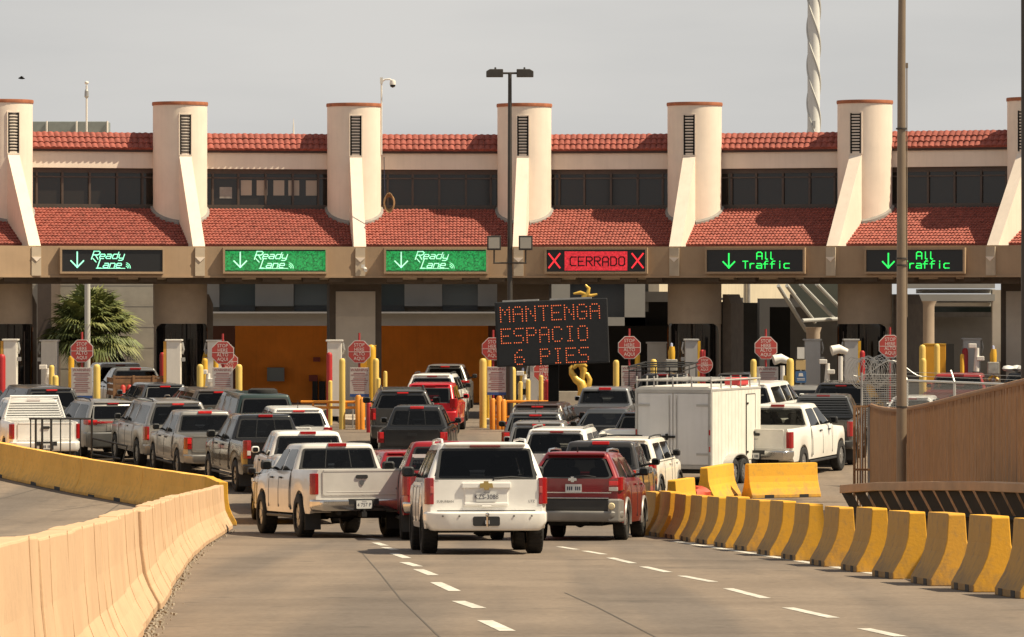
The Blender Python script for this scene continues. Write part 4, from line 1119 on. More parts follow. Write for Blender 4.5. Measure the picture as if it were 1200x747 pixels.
def bowtie(c, x, z, w, y, m_):
    m = MB(); h = w * .17
    m.prism([(x - w*.5, z - h), (x - w*.20, z - h), (x - w*.17, z - h*1.9), (x + w*.20, z - h*1.9), (x + w*.2, z - h), (x + w*.5, z - h), (x + w*.44, z + h), (x + w*.17, z + h), (x + w*.14, z + h*1.9), (x - w*.2, z + h*1.9), (x - w*.2, z + h), (x - w*.46, z + h)],
            lambda u, v, ww: Vector((u, ww, v)), y - .012, y + .004); m.build('emblem', m_, c.root, bevel=.004)
def word_badge(c, s, x, z, h, y, m_):
    vs, fs = text_geo(s, h); m = MB(); m.add([(x + v.x, y, z + v.y) for v in vs], fs); m.build('lettering', m_, c.root)

# --- foreground white full-size SUV
c = vehicle('suv', 'large white SUV with tow hitch and KZS plate, nearest in the queue', 'SUV', 'big', WHITE, 570, 515.5, -4.5, D=75,
            H=1.84, belt=1.22, W=2.0, gw0=.955, gw1=.735, yr0=.30, rim='six', mirror=M_BLACK, tyrew=1.15, glass=M_PRIVACY, bump_mat=WHITE, rear_low=.50, mirror_big=1.1)
c.rear_window(.06, .90, .845, .95, .06)
c.lamp(.855, .995, .82, 1.25, depth=.20)
m = MB()
for sx in (-1, 1): m = MB(); m.box(min(sx*.865*c.hw, sx*.915*c.hw), max(sx*.865*c.hw, sx*.915*c.hw), -.026, -.01, 1.00, 1.11); m.build('reversing_lens', mat('pink_lens', (.45, .10, .09), .2), c.root, bevel=.01)
c.bumper(.39, .70, WHITE, out=.16, wrap=.42, low=.90); c.seam(.715)
m = MB(); m.box(-.36, .36, -.018, .02, .80, 1.16); m.build('plate_recess', WHITE, c.root, bevel=.03)
m = MB(); m.box(-.40, .40, -.045, .0, 1.08, 1.17); m.box(-.36, .36, -.040, .0, .795, .845); m.box(-.08, .08, -.05, -.02, .775, .80); m.build('tailgate_handle', WHITE, c.root, bevel=.015)
c.plate(.945, -.03, .33, .17, 'KZS-3088'); bowtie(c, 0, 1.125, .22, -.048, GOLDM)
m = MB(); m.prism(rr_poly(.44, .155, .03, 3, -.01, .545), lambda u, v, w: Vector((u, w, v)), -.168, -.1); m.build('hitch_opening', M_BLACK, c.root)
m = MB(); m.box(-.035, .035, -.26, -.1, .50, .56); m.path([(0, -.25, .46), (0, -.25, .62)], .022, 8); m.lathe([(.001, .62), (.03, .63), (.036, .655), (.03, .68), (.001, .69)], 12, lambda r, t, z: (r*math.cos(t), -.25 + r*math.sin(t), z)); m.build('tow_hitch', M_CHROME, c.root, smooth=40)
word_badge(c, 'SUBURBAN', -.67, .865, .055, -.004, M_GREYTRIM); word_badge(c, 'LTZ', .74, .865, .06, -.004, M_INK); word_badge(c, 'FLEX', -.82, 1.2, .04, -.004, M_GREYTRIM)
c.wiper(.03, .10, .75); c.roof_rails(.5, 2.9, WHITE, .93)
m = MB()
for x in (-.72, .73): m.lathe([(.001, 0), (.016, 0), (.016, .01), (.001, .012)], 10, lambda r, t, z, x=x: (x + r*math.cos(t), -.155 - z, .63 + r*math.sin(t)))
for x in (-.45, .44): m.lathe([(.001, 0), (.016, 0), (.016, .01), (.001, .012)], 10, lambda r, t, z, x=x: (x + r*math.cos(t), -.163 - z, .63 + r*math.sin(t)))
m.build('parking_sensors', M_GREYTRIM, c.root)
w, y0, y1 = c.gh(1); m = MB(); m.prism([(-w*.9, y0 - .06), (w*.9, y0 - .06), (w*.93, y0 + .3), (-w*.93, y0 + .3)], lambda u, v, ww: Vector((u, v, ww)), 1.77, 1.815); m.build('roof_spoiler', WHITE, c.root, bevel=.015)
c.high_light(.25, z=1.765, y=y0 - .045, h=.018, m_=mat('unlit_brake', (.16, .03, .03), .3))

# --- red crossover beside it
c = vehicle('suv', 'dark red crossover with grey lower bumper and silver roof rails beside the large white SUV', 'SUV', 'suv', DRED, 672, 536.5, 8.5, D=87.5,
            H=1.70, W=1.85, L=4.55, belt=1.18, gw0=.86, gw1=.625, rim='five', flare=BARE, mirror=M_BLACK, bump_mat=BARE, wr_=.365, yr0=.42)
c.rear_window(.08, .86, .84, .80, .14)
c.lamp(.72, 1.0, .93, 1.18, reverse=(.945, 1.02), z0o=.96, z1o=1.22, lit=(.5, .8), depth=.35)
c.bumper(.36, .57, BARE, out=.13, low=.90); 
m = MB(); hw = c.hw; m.prism([(-hw*1.0, .3), (-hw*.95, -.03), (-hw*.7, -.10), (hw*.7, -.10), (hw*.95, -.03), (hw*1.0, .3)], lambda u, v, w: Vector((u, v, w)), .56, .80); m.build('bumper_valance', mat('valance_black', (.035, .034, .032), .6, var=.2), c.root, bevel=.03)
m = MB(); hw = c.hw
for sx in (-1, 1):
    m = MB(); m.prism([(sx*hw*1.005, .34), (sx*hw*.96, -.06), (sx*hw*.72, -.118), (sx*hw*.74, .2)], lambda u, v, w: Vector((u, v, w)), .36, .80); m.build('bumper_corner', BARE, c.root, bevel=.03)
m = MB(); m.box(-hw*.74, hw*.74, -.112, -.05, .80, .822); m.build('bumper_strip', M_CHROME, c.root, bevel=.008)
for sx in (-1, 1):
    m = MB(); m.lathe([(.001, -.14), (.055, -.137), (.068, -.11)], 16, lambda r, t, z, sx=sx: (sx*hw*.80 + r*math.cos(t), z, .66 + r*math.sin(t))); m.build('fog_lamp', M_AMBER if sx < 0 else mat('warm_fog_lens', (.75, .62, .38), .25), c.root)
c.plate(1.0, -.02, .31, .15); bowtie(c, -.02, 1.165, .17, -.012, M_CHROME)
m = MB(); m.box(-hw*.78, hw*.78, -.02, .02, .905, .925); m.build('chrome_strip', M_CHROME, c.root)
c.wiper(.07, -.05, .42); c.roof_rails(.55, 2.3, M_CHROME); c.antenna(.55, .10)
w, y0, y1 = c.gh(1); m = MB(); m.prism([(-w*.88, y0 - .10), (w*.88, y0 - .10), (w*.93, y0 + .28), (-w*.93, y0 + .28)], lambda u, v, ww: Vector((u, v, ww)), 1.62, 1.665); m.build('roof_spoiler', DRED, c.root, bevel=.015)

# --- white pickup with the ram emblem, silver-white pickup
c = vehicle('pickup_truck', 'white crew cab pickup with chrome bumper and dark emblem beside the left barrier nose', 'pickup truck', 'pickup', paint('offwhite', (.60, .575, .535), .15), 424, 518.5, -15, D=90,
            H=1.86, rim='five', mirror=M_BLACK, tyrew=1.3, wr_=.43, gw0=.915, gw1=.735, hl_lit=False, L=5.8, belt=1.29, rail=1.34, handle=M_BLACK, split=1, mirror_big=1.15)
rear_pickup(c, (.86, 1.27), (.86, 1.0), (.84, 1.33), (.53, .76), M_CHROME, .66, plate_text='4 757 P', emblem=mat('dark_emblem', (.10, .10, .105), .4))
word_badge(c, '4x4', .72, .96, .06, -.03, M_INK)

# --- red pickup between the two
c = vehicle('pickup_truck', 'red pickup with sticker on its rear window, squeezed between white pickup and large white SUV', 'pickup truck', 'pickup', REDP, 534, 522.5, -4, D=87.5, H=1.90, W=2.0, mirror=M_BLACK, mirror_big=1.25, rim='six')
rear_pickup(c, (.86, 1.28), (.87, 1.0), (.84, 1.31), (.52, .74), M_CHROME, .64)
m = MB(); m.box(-.72, -.46, c.p['yb0'] + .05, c.p['yb0'] + .075, 1.52, 1.64)
for k in range(4): m.box(-.70 + k*.06, -.66 + k*.06, c.p['yb0'] + .045, c.p['yb0'] + .05, 1.46, 1.50)
m.build('window_sticker', M_PLATE, c.root)
# --- red hatchback ahead of it
c = vehicle('car', 'red hatchback whose rounded roof shows ahead of the red pickup', 'car', 'hatch', REDP, 485, 528.5, -12, D=105, H=1.52)
rear_suv(c, lamp=(.72, 1.0, .8, 1.05))

# --- white hatch left of the ram pickup
c = vehicle('car', 'small white hatchback half hidden behind the white crew cab pickup with dark emblem', 'car', 'hatch', paint('offwhite2', (.56, .545, .52), .1), 360, 525.5, -9, D=101, H=1.52, W=1.76, mirror=M_BLACK)
rear_suv(c, lamp=(.70, 1.0, .82, 1.08), lit=True, plate_z=.8)
# --- white pickup further on
c = vehicle('pickup_truck', 'plain white pickup cab showing just above the white crew cab pickup', 'pickup truck', 'pickup', WHITE, 373, 503, -9, D=107, H=1.88, hl_lit=False, gw1=.75)
rear_pickup(c)
# --- black pickup
c = vehicle('pickup_truck', 'glossy black pickup with tall tail lights above the end of the orange barrier', 'pickup truck', 'pickup', BLACKP, 331, 489, -15, D=117.5, H=1.95, mirror=M_BLACK, mirror_big=1.2, rim='six', split=1)
rear_pickup(c, (.90, 1.36), (.82, 1.0), bm=M_BLACK, reverse=(.98, 1.1))
# --- silver small pickup
c = vehicle('pickup_truck', 'silver compact pickup with lit brake lights behind the orange barrier', 'pickup truck', 'small', SILVER, 257, 482, -16, mirror=M_BLACK, hl_lit=True, H=1.80, W=1.9, gw1=.68)
rear_pickup(c, (.84, 1.16), (.80, 1.0), (.76, 1.19), (.46, .70), SILVER, .58, lit=True)
# --- silver big SUV
c = vehicle('suv', 'silver full-size SUV with roof rack left of the silver compact pickup', 'SUV', 'big', SILVER, 210, 469, -17, H=1.90, mirror=M_BLACK)
rear_suv(c, (.06, .88), (.86, 1.0, .82, 1.20), (.40, .70), SILVER, 1.0, lit=(.1, .4), hl_lit=True, rails=M_BLACK, gu=(.86, .86), wiper=False)
# --- silver crossover
c = vehicle('suv', 'silver crossover with sloping roof and red wrap lights beside the white pickup with louvred rack', 'SUV', 'suv', SILVER, 136, 469, -21, H=1.68, W=1.85, mirror=M_BLACK)
rear_suv(c, (.10, .84), (.62, 1.0, 1.0, 1.14), (.34, .78), GREYP, .92, lit=True, rails=M_BLACK)
m = MB(); m.box(-.62, .62, -.03, 0, 1.03, 1.10); m.build('light_bar', M_RED, c.root, bevel=.01)
# --- white pickup with louvred headache rack
c = vehicle('pickup_truck', 'white pickup with a white louvred rack over its rear window behind the black tube gate', 'pickup truck', 'pickup', WHITE, 53, 468, -15, H=1.90, mirror=M_BLACK)
rear_pickup(c, (.86, 1.28), (.87, 1.0), bump=(.52, .78), bm=WHITE)
headache_rack(c, mat('white_rack', (.78, .77, .74), .4), 1.36, 1.97, 9)
# --- dark grey SUV behind it
c = vehicle('suv', 'dark grey SUV behind the white pickup with louvred rack', 'SUV', 'big', DGREY, 62, 453, -20, H=1.86)
rear_suv(c, (.06, .86), (.84, 1.0, .9, 1.3), gu=(.84, .84), hl_lit=True)
c = vehicle('car', 'dark car at the left edge of the photo beside the dark grey SUV', 'car', 'sedan', BLACKP, -14, 462, -18, D=150)
rear_suv(c, (.1, .85), (.7, 1.0, .78, .94), (.3, .6), plate_z=.72, wiper=False, hl=False)
# --- timber-bed pickup and friends at the left booth
c = vehicle('pickup_truck', 'grey pickup carrying a brown wooden stake bed with red cans near the palm tree', 'pickup truck', 'pickup', GREYP, 168, 431, -12, H=1.82)
rear_pickup(c, gate_mat=BROWNP)
WOOD = mat('stake_wood', (.20, .105, .05), .85, var=.45, vscale=4)
m = MB()
for k in range(4): m.box(-1.02, 1.02, -.06, -.02, .70 + k * .20, .88 + k * .20)
for x in (-1.0, -.34, .34, .98): m.box(x - .04, x + .04, -.09, .0, .6, 1.58)
for sx in (-1, 1):
    for k in range(3): m.box(min(sx * .98, sx * 1.02), max(sx * .98, sx * 1.02), 0, 1.9, .90 + k * .22, 1.05 + k * .22)
m.box(-1.04, 1.04, -.07, -.01, 1.50, 1.56)
m.build('stake_bed', WOOD, c.root)
m = MB()
for x in (-.72, -.5): m.lathe([(.001, .72), (.09, .72), (.09, 1.2), (.04, 1.26), (.001, 1.27)], 12, lambda r, t, z, x=x: (x + r*math.cos(t), -.18 + r*math.sin(t), z))
m.build('fuel_can', mat('can_red', (.42, .03, .02), .5), c.root, smooth=40)
c = vehicle('suv', 'white boxy SUV beside the pickup with the wooden stake bed', 'SUV', 'big', WHITE, 142, 428, -12, D=166, H=1.88, W=1.9)
rear_suv(c, (.08, .82), (.84, 1.0, .8, 1.2), gu=(.84, .84))
c = vehicle('suv', 'black SUV already past the booth under the palm tree', 'SUV', 'big', BLACKP, 124, 414, -6, H=1.88, D=196)
rear_suv(c, (.06, .86), (.84, 1.0, .9, 1.3), gu=(.84, .84))
c = vehicle('suv', 'light grey hatchback with red high brake light between stake bed pickup and silver SUV', 'car', 'suv', BLUEG, 196, 453.5, -16, D=148, H=1.60)
rear_suv(c, (.06, .90), (.72, 1.0, .85, 1.1), hl_lit=True)
c = vehicle('suv', 'taupe SUV with wide dark rear window, left of the dark green SUV', 'SUV', 'big', TAUPE, 258, 457, -15, D=141, H=1.72, W=1.92, gw1=.72)
rear_suv(c, (.06, .88), (.84, 1.0, .9, 1.25), gu=(.84, .84), hl_lit=True)
c = vehicle('suv', 'dark green SUV carrying a black tyre-shaped load on its roof', 'SUV', 'van', GREENP, 312, 462.5, -14, D=135, H=1.85, W=1.92)
rear_suv(c, (.06, .90), (.84, 1.0, .8, 1.2), gu=(.84, .84), hl=False)
cg = c
c = vehicle('suv', 'white crossover with red high brake light between dark green SUV and black pickup', 'SUV', 'suv', WHITE, 352, 477.5, -11, H=1.64, gw1=.70)
rear_suv(c, (.06, .84), (.72, 1.0, .85, 1.1), hl_lit=True); c.antenna()
# --- middle lane
c = vehicle('pickup_truck', 'black compact pickup with glowing tail lights in the middle lane', 'pickup truck', 'small', paint('charcoal', (.022, .022, .023), .2, .3), 483, 476.5, 3, H=1.78, W=1.93, hl_lit=True, split=1)
rear_pickup(c, (.84, 1.14), (.80, 1.0), (.74, 1.20), (.46, .68), M_BLACK, .56, lit=(.4, .95))
c = vehicle('suv', 'dark grey SUV with big side mirrors directly ahead of the black compact pickup', 'SUV', 'big', DGREY, 472, 456, -2, H=1.80, W=1.93, mirror=M_BLACK, mirror_big=1.2, gw1=.72)
rear_suv(c, (.06, .84), (.84, 1.0, .9, 1.25), lit=(.1, .6), hl_lit=True, gu=(.84, .84), rails=M_BLACK)
c = vehicle('suv', 'bright red hatchback close behind the white SUV at the second orange bay', 'car', 'hatch', paint('bright_red', (.55, .012, .025), .1), 503, 449, 4, H=1.62, W=1.80, gw1=.70)
rear_suv(c, (.06, .84), (.74, 1.0, .85, 1.15))
c = vehicle('suv', 'white SUV with black mirrors waiting at the second orange bay', 'SUV', 'suv', WHITE, 505, 438, 5, H=1.68, W=1.80, mirror=M_BLACK, gw1=.68)
rear_suv(c, (.06, .84), (.74, 1.0, .85, 1.15), rails=M_BLACK)
c = vehicle('suv', 'silver crossover inside the second orange bay, furthest along its lane', 'SUV', 'suv', SILVER, 521, 422, 2, H=1.72, W=1.84, D=173, mirror=M_BLACK)
rear_suv(c, (.06, .86), (.50, 1.0, 1.0, 1.12), (.34, .72), SILVER, .9, lit=True, hl_lit=True)
# --- lane right of the large SUV
c = vehicle('suv', 'white SUV with dark rear window and silver roof rails ahead of the dark red crossover', 'SUV', 'suv', WHITE, 650, 503.5, 9, D=115, H=1.74, W=1.86, gw1=.72)
rear_suv(c, (.06, .88), (.80, 1.0, .85, 1.15), rails=BARE); 
c = vehicle('car', 'pale silver hatchback just ahead of the white SUV with roof rails', 'car', 'hatch', SILVER, 630, 493, 4, D=121, H=1.68, W=1.76, gw1=.68)
rear_suv(c, (.06, .86), (.72, 1.0, .8, 1.0), hl_lit=True); c.antenna()
c = vehicle('suv', 'grey crossover with black side mirror and lit high brake light beside the orange gate posts', 'SUV', 'suv', GREYP, 627, 483, 2, D=127, H=1.68, mirror=M_BLACK, gw1=.70)
rear_suv(c, (.06, .86), (.76, 1.0, .85, 1.15), lit=True, hl_lit=True, rails=BARE); c.antenna()
c = vehicle('suv', 'brown SUV with chrome side trim below the message board', 'SUV', 'suv', BROWNP, 628, 473, 8, D=132.7, H=1.66, gw1=.70, handle=M_CHROME)
rear_suv(c, (.06, .86), (.76, 1.0, .85, 1.15), lit=True, hl_lit=True); c.antenna()
# --- charcoal pickup and the cream SUV
c = vehicle('pickup_truck', 'charcoal pickup with tinted window right behind the dark red crossover', 'pickup truck', 'small', paint('charcoal_brown', (.034, .030, .029), .2, .4), 692, 514, 8, D=101, H=1.80, W=1.96, mirror=M_BLACK, hl_lit=True, gw1=.74, handle=M_CHROME)
rear_pickup(c, (.84, 1.2), (.82, 1.0))
c = vehicle('suv', 'small boxy cream white SUV with square red tail lights left of the white trailer', 'SUV', 'suv', CREAMW, 724, 513, 12, H=1.68, W=1.82, L=4.25, wb=2.57, roh=.82, yb0=.05, yr0=.22, yr1=2.2, yb1=2.9, gw0=.90, gw1=.74, belt=1.14, mirror=M_BLACK, flare=M_BLACK, rim='ten')
rear_suv(c, (.06, .86), (.74, .99, .88, 1.10), (.34, .62), M_BLACK, .8, lit=(.2, .8), gu=(.84, .84), rails=M_BLACK)
c = vehicle('car', 'cream white sedan roof between the cream SUV and the white trailer', 'car', 'sedan', CREAMW, 722, 504, 8, H=1.47)
rear_suv(c, (.1, .85), (.7, 1.0, .78, .94), (.3, .6), plate_z=.72, wiper=False, hl=False)
c = vehicle('pickup_truck', 'silver grey pickup with red high brake light right of the gold sculpture', 'pickup truck', 'small', paint('pewter', (.27, .27, .275), .5), 702, 458.5, 7, D=141, H=1.72, W=1.88, hl_lit=True, gw1=.72)
rear_pickup(c, (.84, 1.16), (.82, 1.0), (.74, 1.20), (.46, .68), M_CHROME, .56)
c = vehicle('car', 'dark blue grey sedan in front of the silver grey pickup', 'car', 'sedan', BLUEG, 704, 479, 9, D=133, H=1.47)
rear_suv(c, (.1, .85), (.7, 1.0, .78, .94), (.3, .6), plate_z=.72, wiper=False, hl=False)
c = vehicle('suv', 'black SUV half hidden behind the left edge of the white trailer', 'SUV', 'suv', BLACKP, 753, 482, 12, H=1.70)
rear_suv(c)
c = vehicle('pickup_truck', 'black pickup under a black tube ladder rack by the leftmost lane of the trailer', 'pickup truck', 'pickup', BLACKP, 768, 447, 9, D=148, H=1.86)
rear_pickup(c)
m = MB(); p = c.p
for y in (.1, 2.0, 3.9):
    m.path([(-.86, y, 1.3), (-.86, y, 2.16), (.86, y, 2.16), (.86, y, 1.3)], .03, 6)
for x in (-.86, .86):
    m.path([(x, -.1, 2.16), (x, 4.4, 2.16)], .03, 6); m.path([(x, .1, 2.02), (x, 4.3, 2.02)], .022, 6)
m.path([(-.86, .1, 2.02), (.86, .1, 2.02)], .022, 6)
for x in (-.45, 0, .45): m.path([(x, .1, 1.4), (x, .1, 2.16)], .02, 6)
m.build('ladder_rack', M_BLACK, c.root)
c = vehicle('suv', 'dark grey SUV at the booth behind the trailer roof', 'SUV', 'suv', DGREY, 862, 437, 10, H=1.74, W=1.85)
rear_suv(c)
c = vehicle('suv', 'white SUV with dark side windows behind the front corner of the trailer', 'SUV', 'big', WHITE, 872, 448, 17, H=1.88)
rear_suv(c, (.06, .86), (.84, 1.0, .9, 1.25), gu=(.84, .84))
# --- right lanes
c = vehicle('pickup_truck', 'white crew cab pickup towing the white box trailer', 'pickup truck', 'pickup', paint('trailer_white', (.78, .75, .68)), 886, 474.5, 19.5, H=1.96, W=2.02, L=6.0, wb=3.8, wr_=.42, mirror=M_BLACK, mirror_big=1.25, rim='ten', belt=1.34, rail=1.38, hl_lit=False)
rear_pickup(c, (.86, 1.30), (.84, 1.0), (.84, 1.36), (.55, .80), M_CHROME, reverse=None)
word_badge(c, 'HEAVY', .0, 1.1, .05, -.03, M_INK)
c = vehicle('pickup_truck', 'dark grey pickup with slatted black rack beside the white pickup that tows the trailer', 'pickup truck', 'pickup', paint('graphite', (.075, .068, .060), .4), 957, 463.5, 9, H=1.95, W=2.04, mirror=M_BLACK)
rear_pickup(c, (.86, 1.28), (.84, 1.0), bm=M_BLACK)
headache_rack(c, mat('grey_rack', (.14, .145, .15), .4, .5), 1.36, 1.86, 7)
c = vehicle('suv', 'black SUV ahead of the dark grey pickup with slatted rack', 'SUV', 'big', BLACKP, 985, 448, 9, H=1.88)
rear_suv(c, (.06, .86), (.84, 1.0, .9, 1.25), gu=(.84, .84))
c = vehicle('car', 'silver sedan showing between the trailer and the black SUV', 'car', 'sedan', SILVER, 934, 452.5, 9, H=1.5)
rear_suv(c, (.1, .85), (.7, 1.0, .78, .94), (.3, .6), plate_z=.72, wiper=False, hl=False)
c = vehicle('car', 'white sedan behind the brown lamp post and wire fence', 'car', 'hatch', WHITE, 1066, 451, 12, D=141, H=1.5)
rear_suv(c)
c = vehicle('pickup_truck', 'red pickup behind the chain link fence on the right', 'pickup truck', 'pickup', paint('brick_red', (.30, .022, .022)), 1117, 438.5, 10, H=1.84, gw1=.75)
rear_pickup(c)
c = vehicle('pickup_truck', 'black pickup with white sacks on its roof at the right edge', 'pickup truck', 'pickup', BLACKP, 1196, 437, 14, H=1.84)
rear_pickup(c)
m = MB()
for k in range(7):
    rnd = random.Random(k); x = -.75 + k * .25
    m.lathe([(.001, -.11), (.16, -.07), (.2, 0), (.15, .08), (.001, .11)], 10, lambda r, t, z, x=x: (x + r*math.cos(t), 2.6 + .2*math.sin(x*9) + r*1.6*math.sin(t), 1.95 + z))
m.build('sack', M_PLATE, c.root, smooth=60)

# roof load on the green SUV (rests on it: a thing of its own)
ld = thing('tyre', 'black tyre lying flat on the roof of the dark green SUV', 'tyre', cg.root.matrix_basis @ Vector((.10, 1.1, 1.86)), 0.3)
m = MB(); m.lathe([(.22, -.10), (.34, -.12), (.42, -.08), (.44, 0), (.42, .08), (.34, .12), (.22, .10), (.22, -.10)], 28); m.build('tread', M_RUBBER, ld, smooth=40)
m = MB(); m.lathe([(.001, .02), (.2, .02), (.22, .08)], 20); m.build('rim', M_RIM, ld, smooth=40)

# --- white box trailer
def trailer():
    D = 121.0; xc, th = 789, R(20.5)
    X = wx(xc, D); t = thing('box_trailer', 'white box trailer with double rear doors and a grey roof rack', 'trailer', (X, D, gz(D)), -th)
    TW = mat('trailer_white_panel', (.74, .70, .62), .45, var=.10, vscale=2, streak=.15); TF = mat('trailer_grey_frame', (.40, .385, .36), .5, var=.15)
    TD = mat('trailer_door', (.62, .61, .60), .4, var=.07, vscale=1.5, streak=.12)
    w, L, z0, z1 = 1.05, 4.3, .50, 2.55
    m = MB(); m.box(-w, w, .02, L, z0, z1)
    for k in range(14): m.box(w, w + .006, .30 + k * .29, .305 + k * .29, z0 + .05, z1 - .05)
    m.prism([(-w - .004, z1), (w + .004, z1), (w - .12, z1 + .07), (-w + .12, z1 + .07)], lambda u, v, ww: Vector((u, ww, v)), .03, L)
    m.build('box_body', TW, t, bevel=.012)
    m = MB()
    for x0, x1, a, b in ((-w, w, z1 - .10, z1), (-w, w, z0 - .04, z0 + .06)): m.box(x0 - .006, x1 + .006, -.035, .03, a, b)
    for x in (-w, w): m.box(min(x, x * .93), max(x, x * .93), -.035, .03, z0 + .06, z1 - .1)
    m.box(w - .002, w + .012, .02, L, z1 - .05, z1 + .01); m.box(w - .002, w + .012, .02, L, z0 - .03, z0 + .03); m.box(w - .002, w + .012, .01, .08, z0, z1)
    m.build('rear_frame', TF, t, bevel=.006)
    for s in (-1, 1):
        m = MB(); m.box(min(s * .012, s * w * .925), max(s * .012, s * w * .925), -.028, .02, z0 + .07, z1 - .11); d = m.build('rear_door', TD, t, bevel=.01)
        h = MB()
        for z in (z0 + .35, z1 - .42): h.box(min(s * w * .99, s * w * .62), max(s * w * .99, s * w * .62), -.048, -.02, z - .03, z + .03)
        h.build('hinge', TF, d)
        h = MB(); x = s * .10; h.path([(x, -.05, z0 + .1), (x, -.05, z1 - .15)], .014, 6); h.build('lock_bar', TF, d)
    m = MB(); m.box(-.34, .06, -.07, -.03, 1.27, 1.33); m.box(-.20, -.14, -.075, -.03, 1.22, 1.38); m.build('latch', M_UNDER, t)
    for s, z in ((1, 1.42), (1, .98), (-1, 1.42), (-1, .98)):
        m = MB(); m.box(min(s * w * .945, s * w * .985), max(s * w * .945, s * w * .985), -.05, -.03, z - .07, z + .07); m.build('marker_light', M_RED, t, bevel=.01)
    m = MB(); m.box(w, w + .02, 3.0, 3.75, z0 + .12, z1 - .18); d = m.build('side_door', TW, t, bevel=.01)
    m = MB()
    for y in (2.99, 3.76): m.box(w, w + .024, y - .012, y + .012, z0 + .12, z1 - .18)
    m.box(w, w + .024, 3.0, 3.75, z1 - .19, z1 - .17); m.build('door_gasket', M_UNDER, d)
    m = MB(); m.box(w + .02, w + .05, 3.6, 3.7, 1.3, 1.36)
    for z in (.8, 2.1): m.box(w + .02, w + .04, 3.02, 3.12, z, z + .05)
    m.build('handle', M_UNDER, d)
    # fenders and tandem wheels
    for s in (-1, 1):
        m = MB(); prof = []
        for k in range(17): a = math.pi * k / 16; prof.append((1.75 + .78 * math.cos(a) * (1.0), .36 + .47 * math.sin(a) ** .6))
        outer = prof; inner = [(y, z - .03) for y, z in prof]
        m.prism(outer + inner[::-1], lambda u, v, ww: Vector((ww, u, v)), s * (w - .02), s * (w + .25)); m.build('fender', M_CHROME if False else TF, t, smooth=40)
        for y in (1.37, 2.13): add_wheel(t, s * (w + .12), y, .345, 'dish')
    m = MB(); m.box(-w + .1, w - .1, .1, L, z0 - .16, z0); m.box(-.9, .9, 1.3, 2.2, .3, .4)
    m.path([(-.7, L, z0 - .06), (0, L + 1.25, z0 - .02)], .05, 6); m.path([(.7, L, z0 - .06), (0, L + 1.25, z0 - .02)], .05, 6); m.build('chassis', M_UNDER, t)
    m = MB(); r = .028; zz = z1 + .06
    for x in (-w + .02, w - .02):
        m.path([(x, 0, zz + .17), (x, L, zz + .17)], r, 6)
        for k in range(6): y = .05 + k * (L - .1) / 5; m.path([(x, y, zz - .1), (x, y, zz + .28)], .022, 6)
    for k in range(6): y = .05 + k * (L - .1) / 5; m.path([(-w, y, zz + .17), (w, y, zz + .17)], r, 6)
    for k in range(3): x = -w + .5 + k * .52; m.path([(x, .05, zz), (x, .05, zz + .28)], .022, 6)
    m.build('roof_rack', TF, t)
    b = MB(); b.box(w - .45, w - .02, 2.5, 3.3, zz, zz + .21); b.build('warning_flag', mat('flag_red', (.55, .05, .05), .7), t, bevel=.04)
trailer()

for i in range(len(VEH)):                            # report cars that stand inside one another
    for j in range(i):
        a, b = VEH[i], VEH[j]
        ca = (a[1] + math.sin(a[3]) * a[5] / 2, a[2] + math.cos(a[3]) * a[5] / 2); cb = (b[1] + math.sin(b[3]) * b[5] / 2, b[2] + math.cos(b[3]) * b[5] / 2)
        th = (a[3] + b[3]) / 2; dx, dy = ca[0] - cb[0], ca[1] - cb[1]
        lon = abs(dx * math.sin(th) + dy * math.cos(th)); lat = abs(dx * math.cos(th) - dy * math.sin(th))
        if lon < (a[5] + b[5]) / 2 and lat < (a[4] + b[4]) / 2: print('OVERLAP lon %.2f/%.2f lat %.2f/%.2f D %.1f %.1f | %s | %s' % (lon, (a[5] + b[5]) / 2, lat, (a[4] + b[4]) / 2, a[2], b[2], a[0], b[0]))
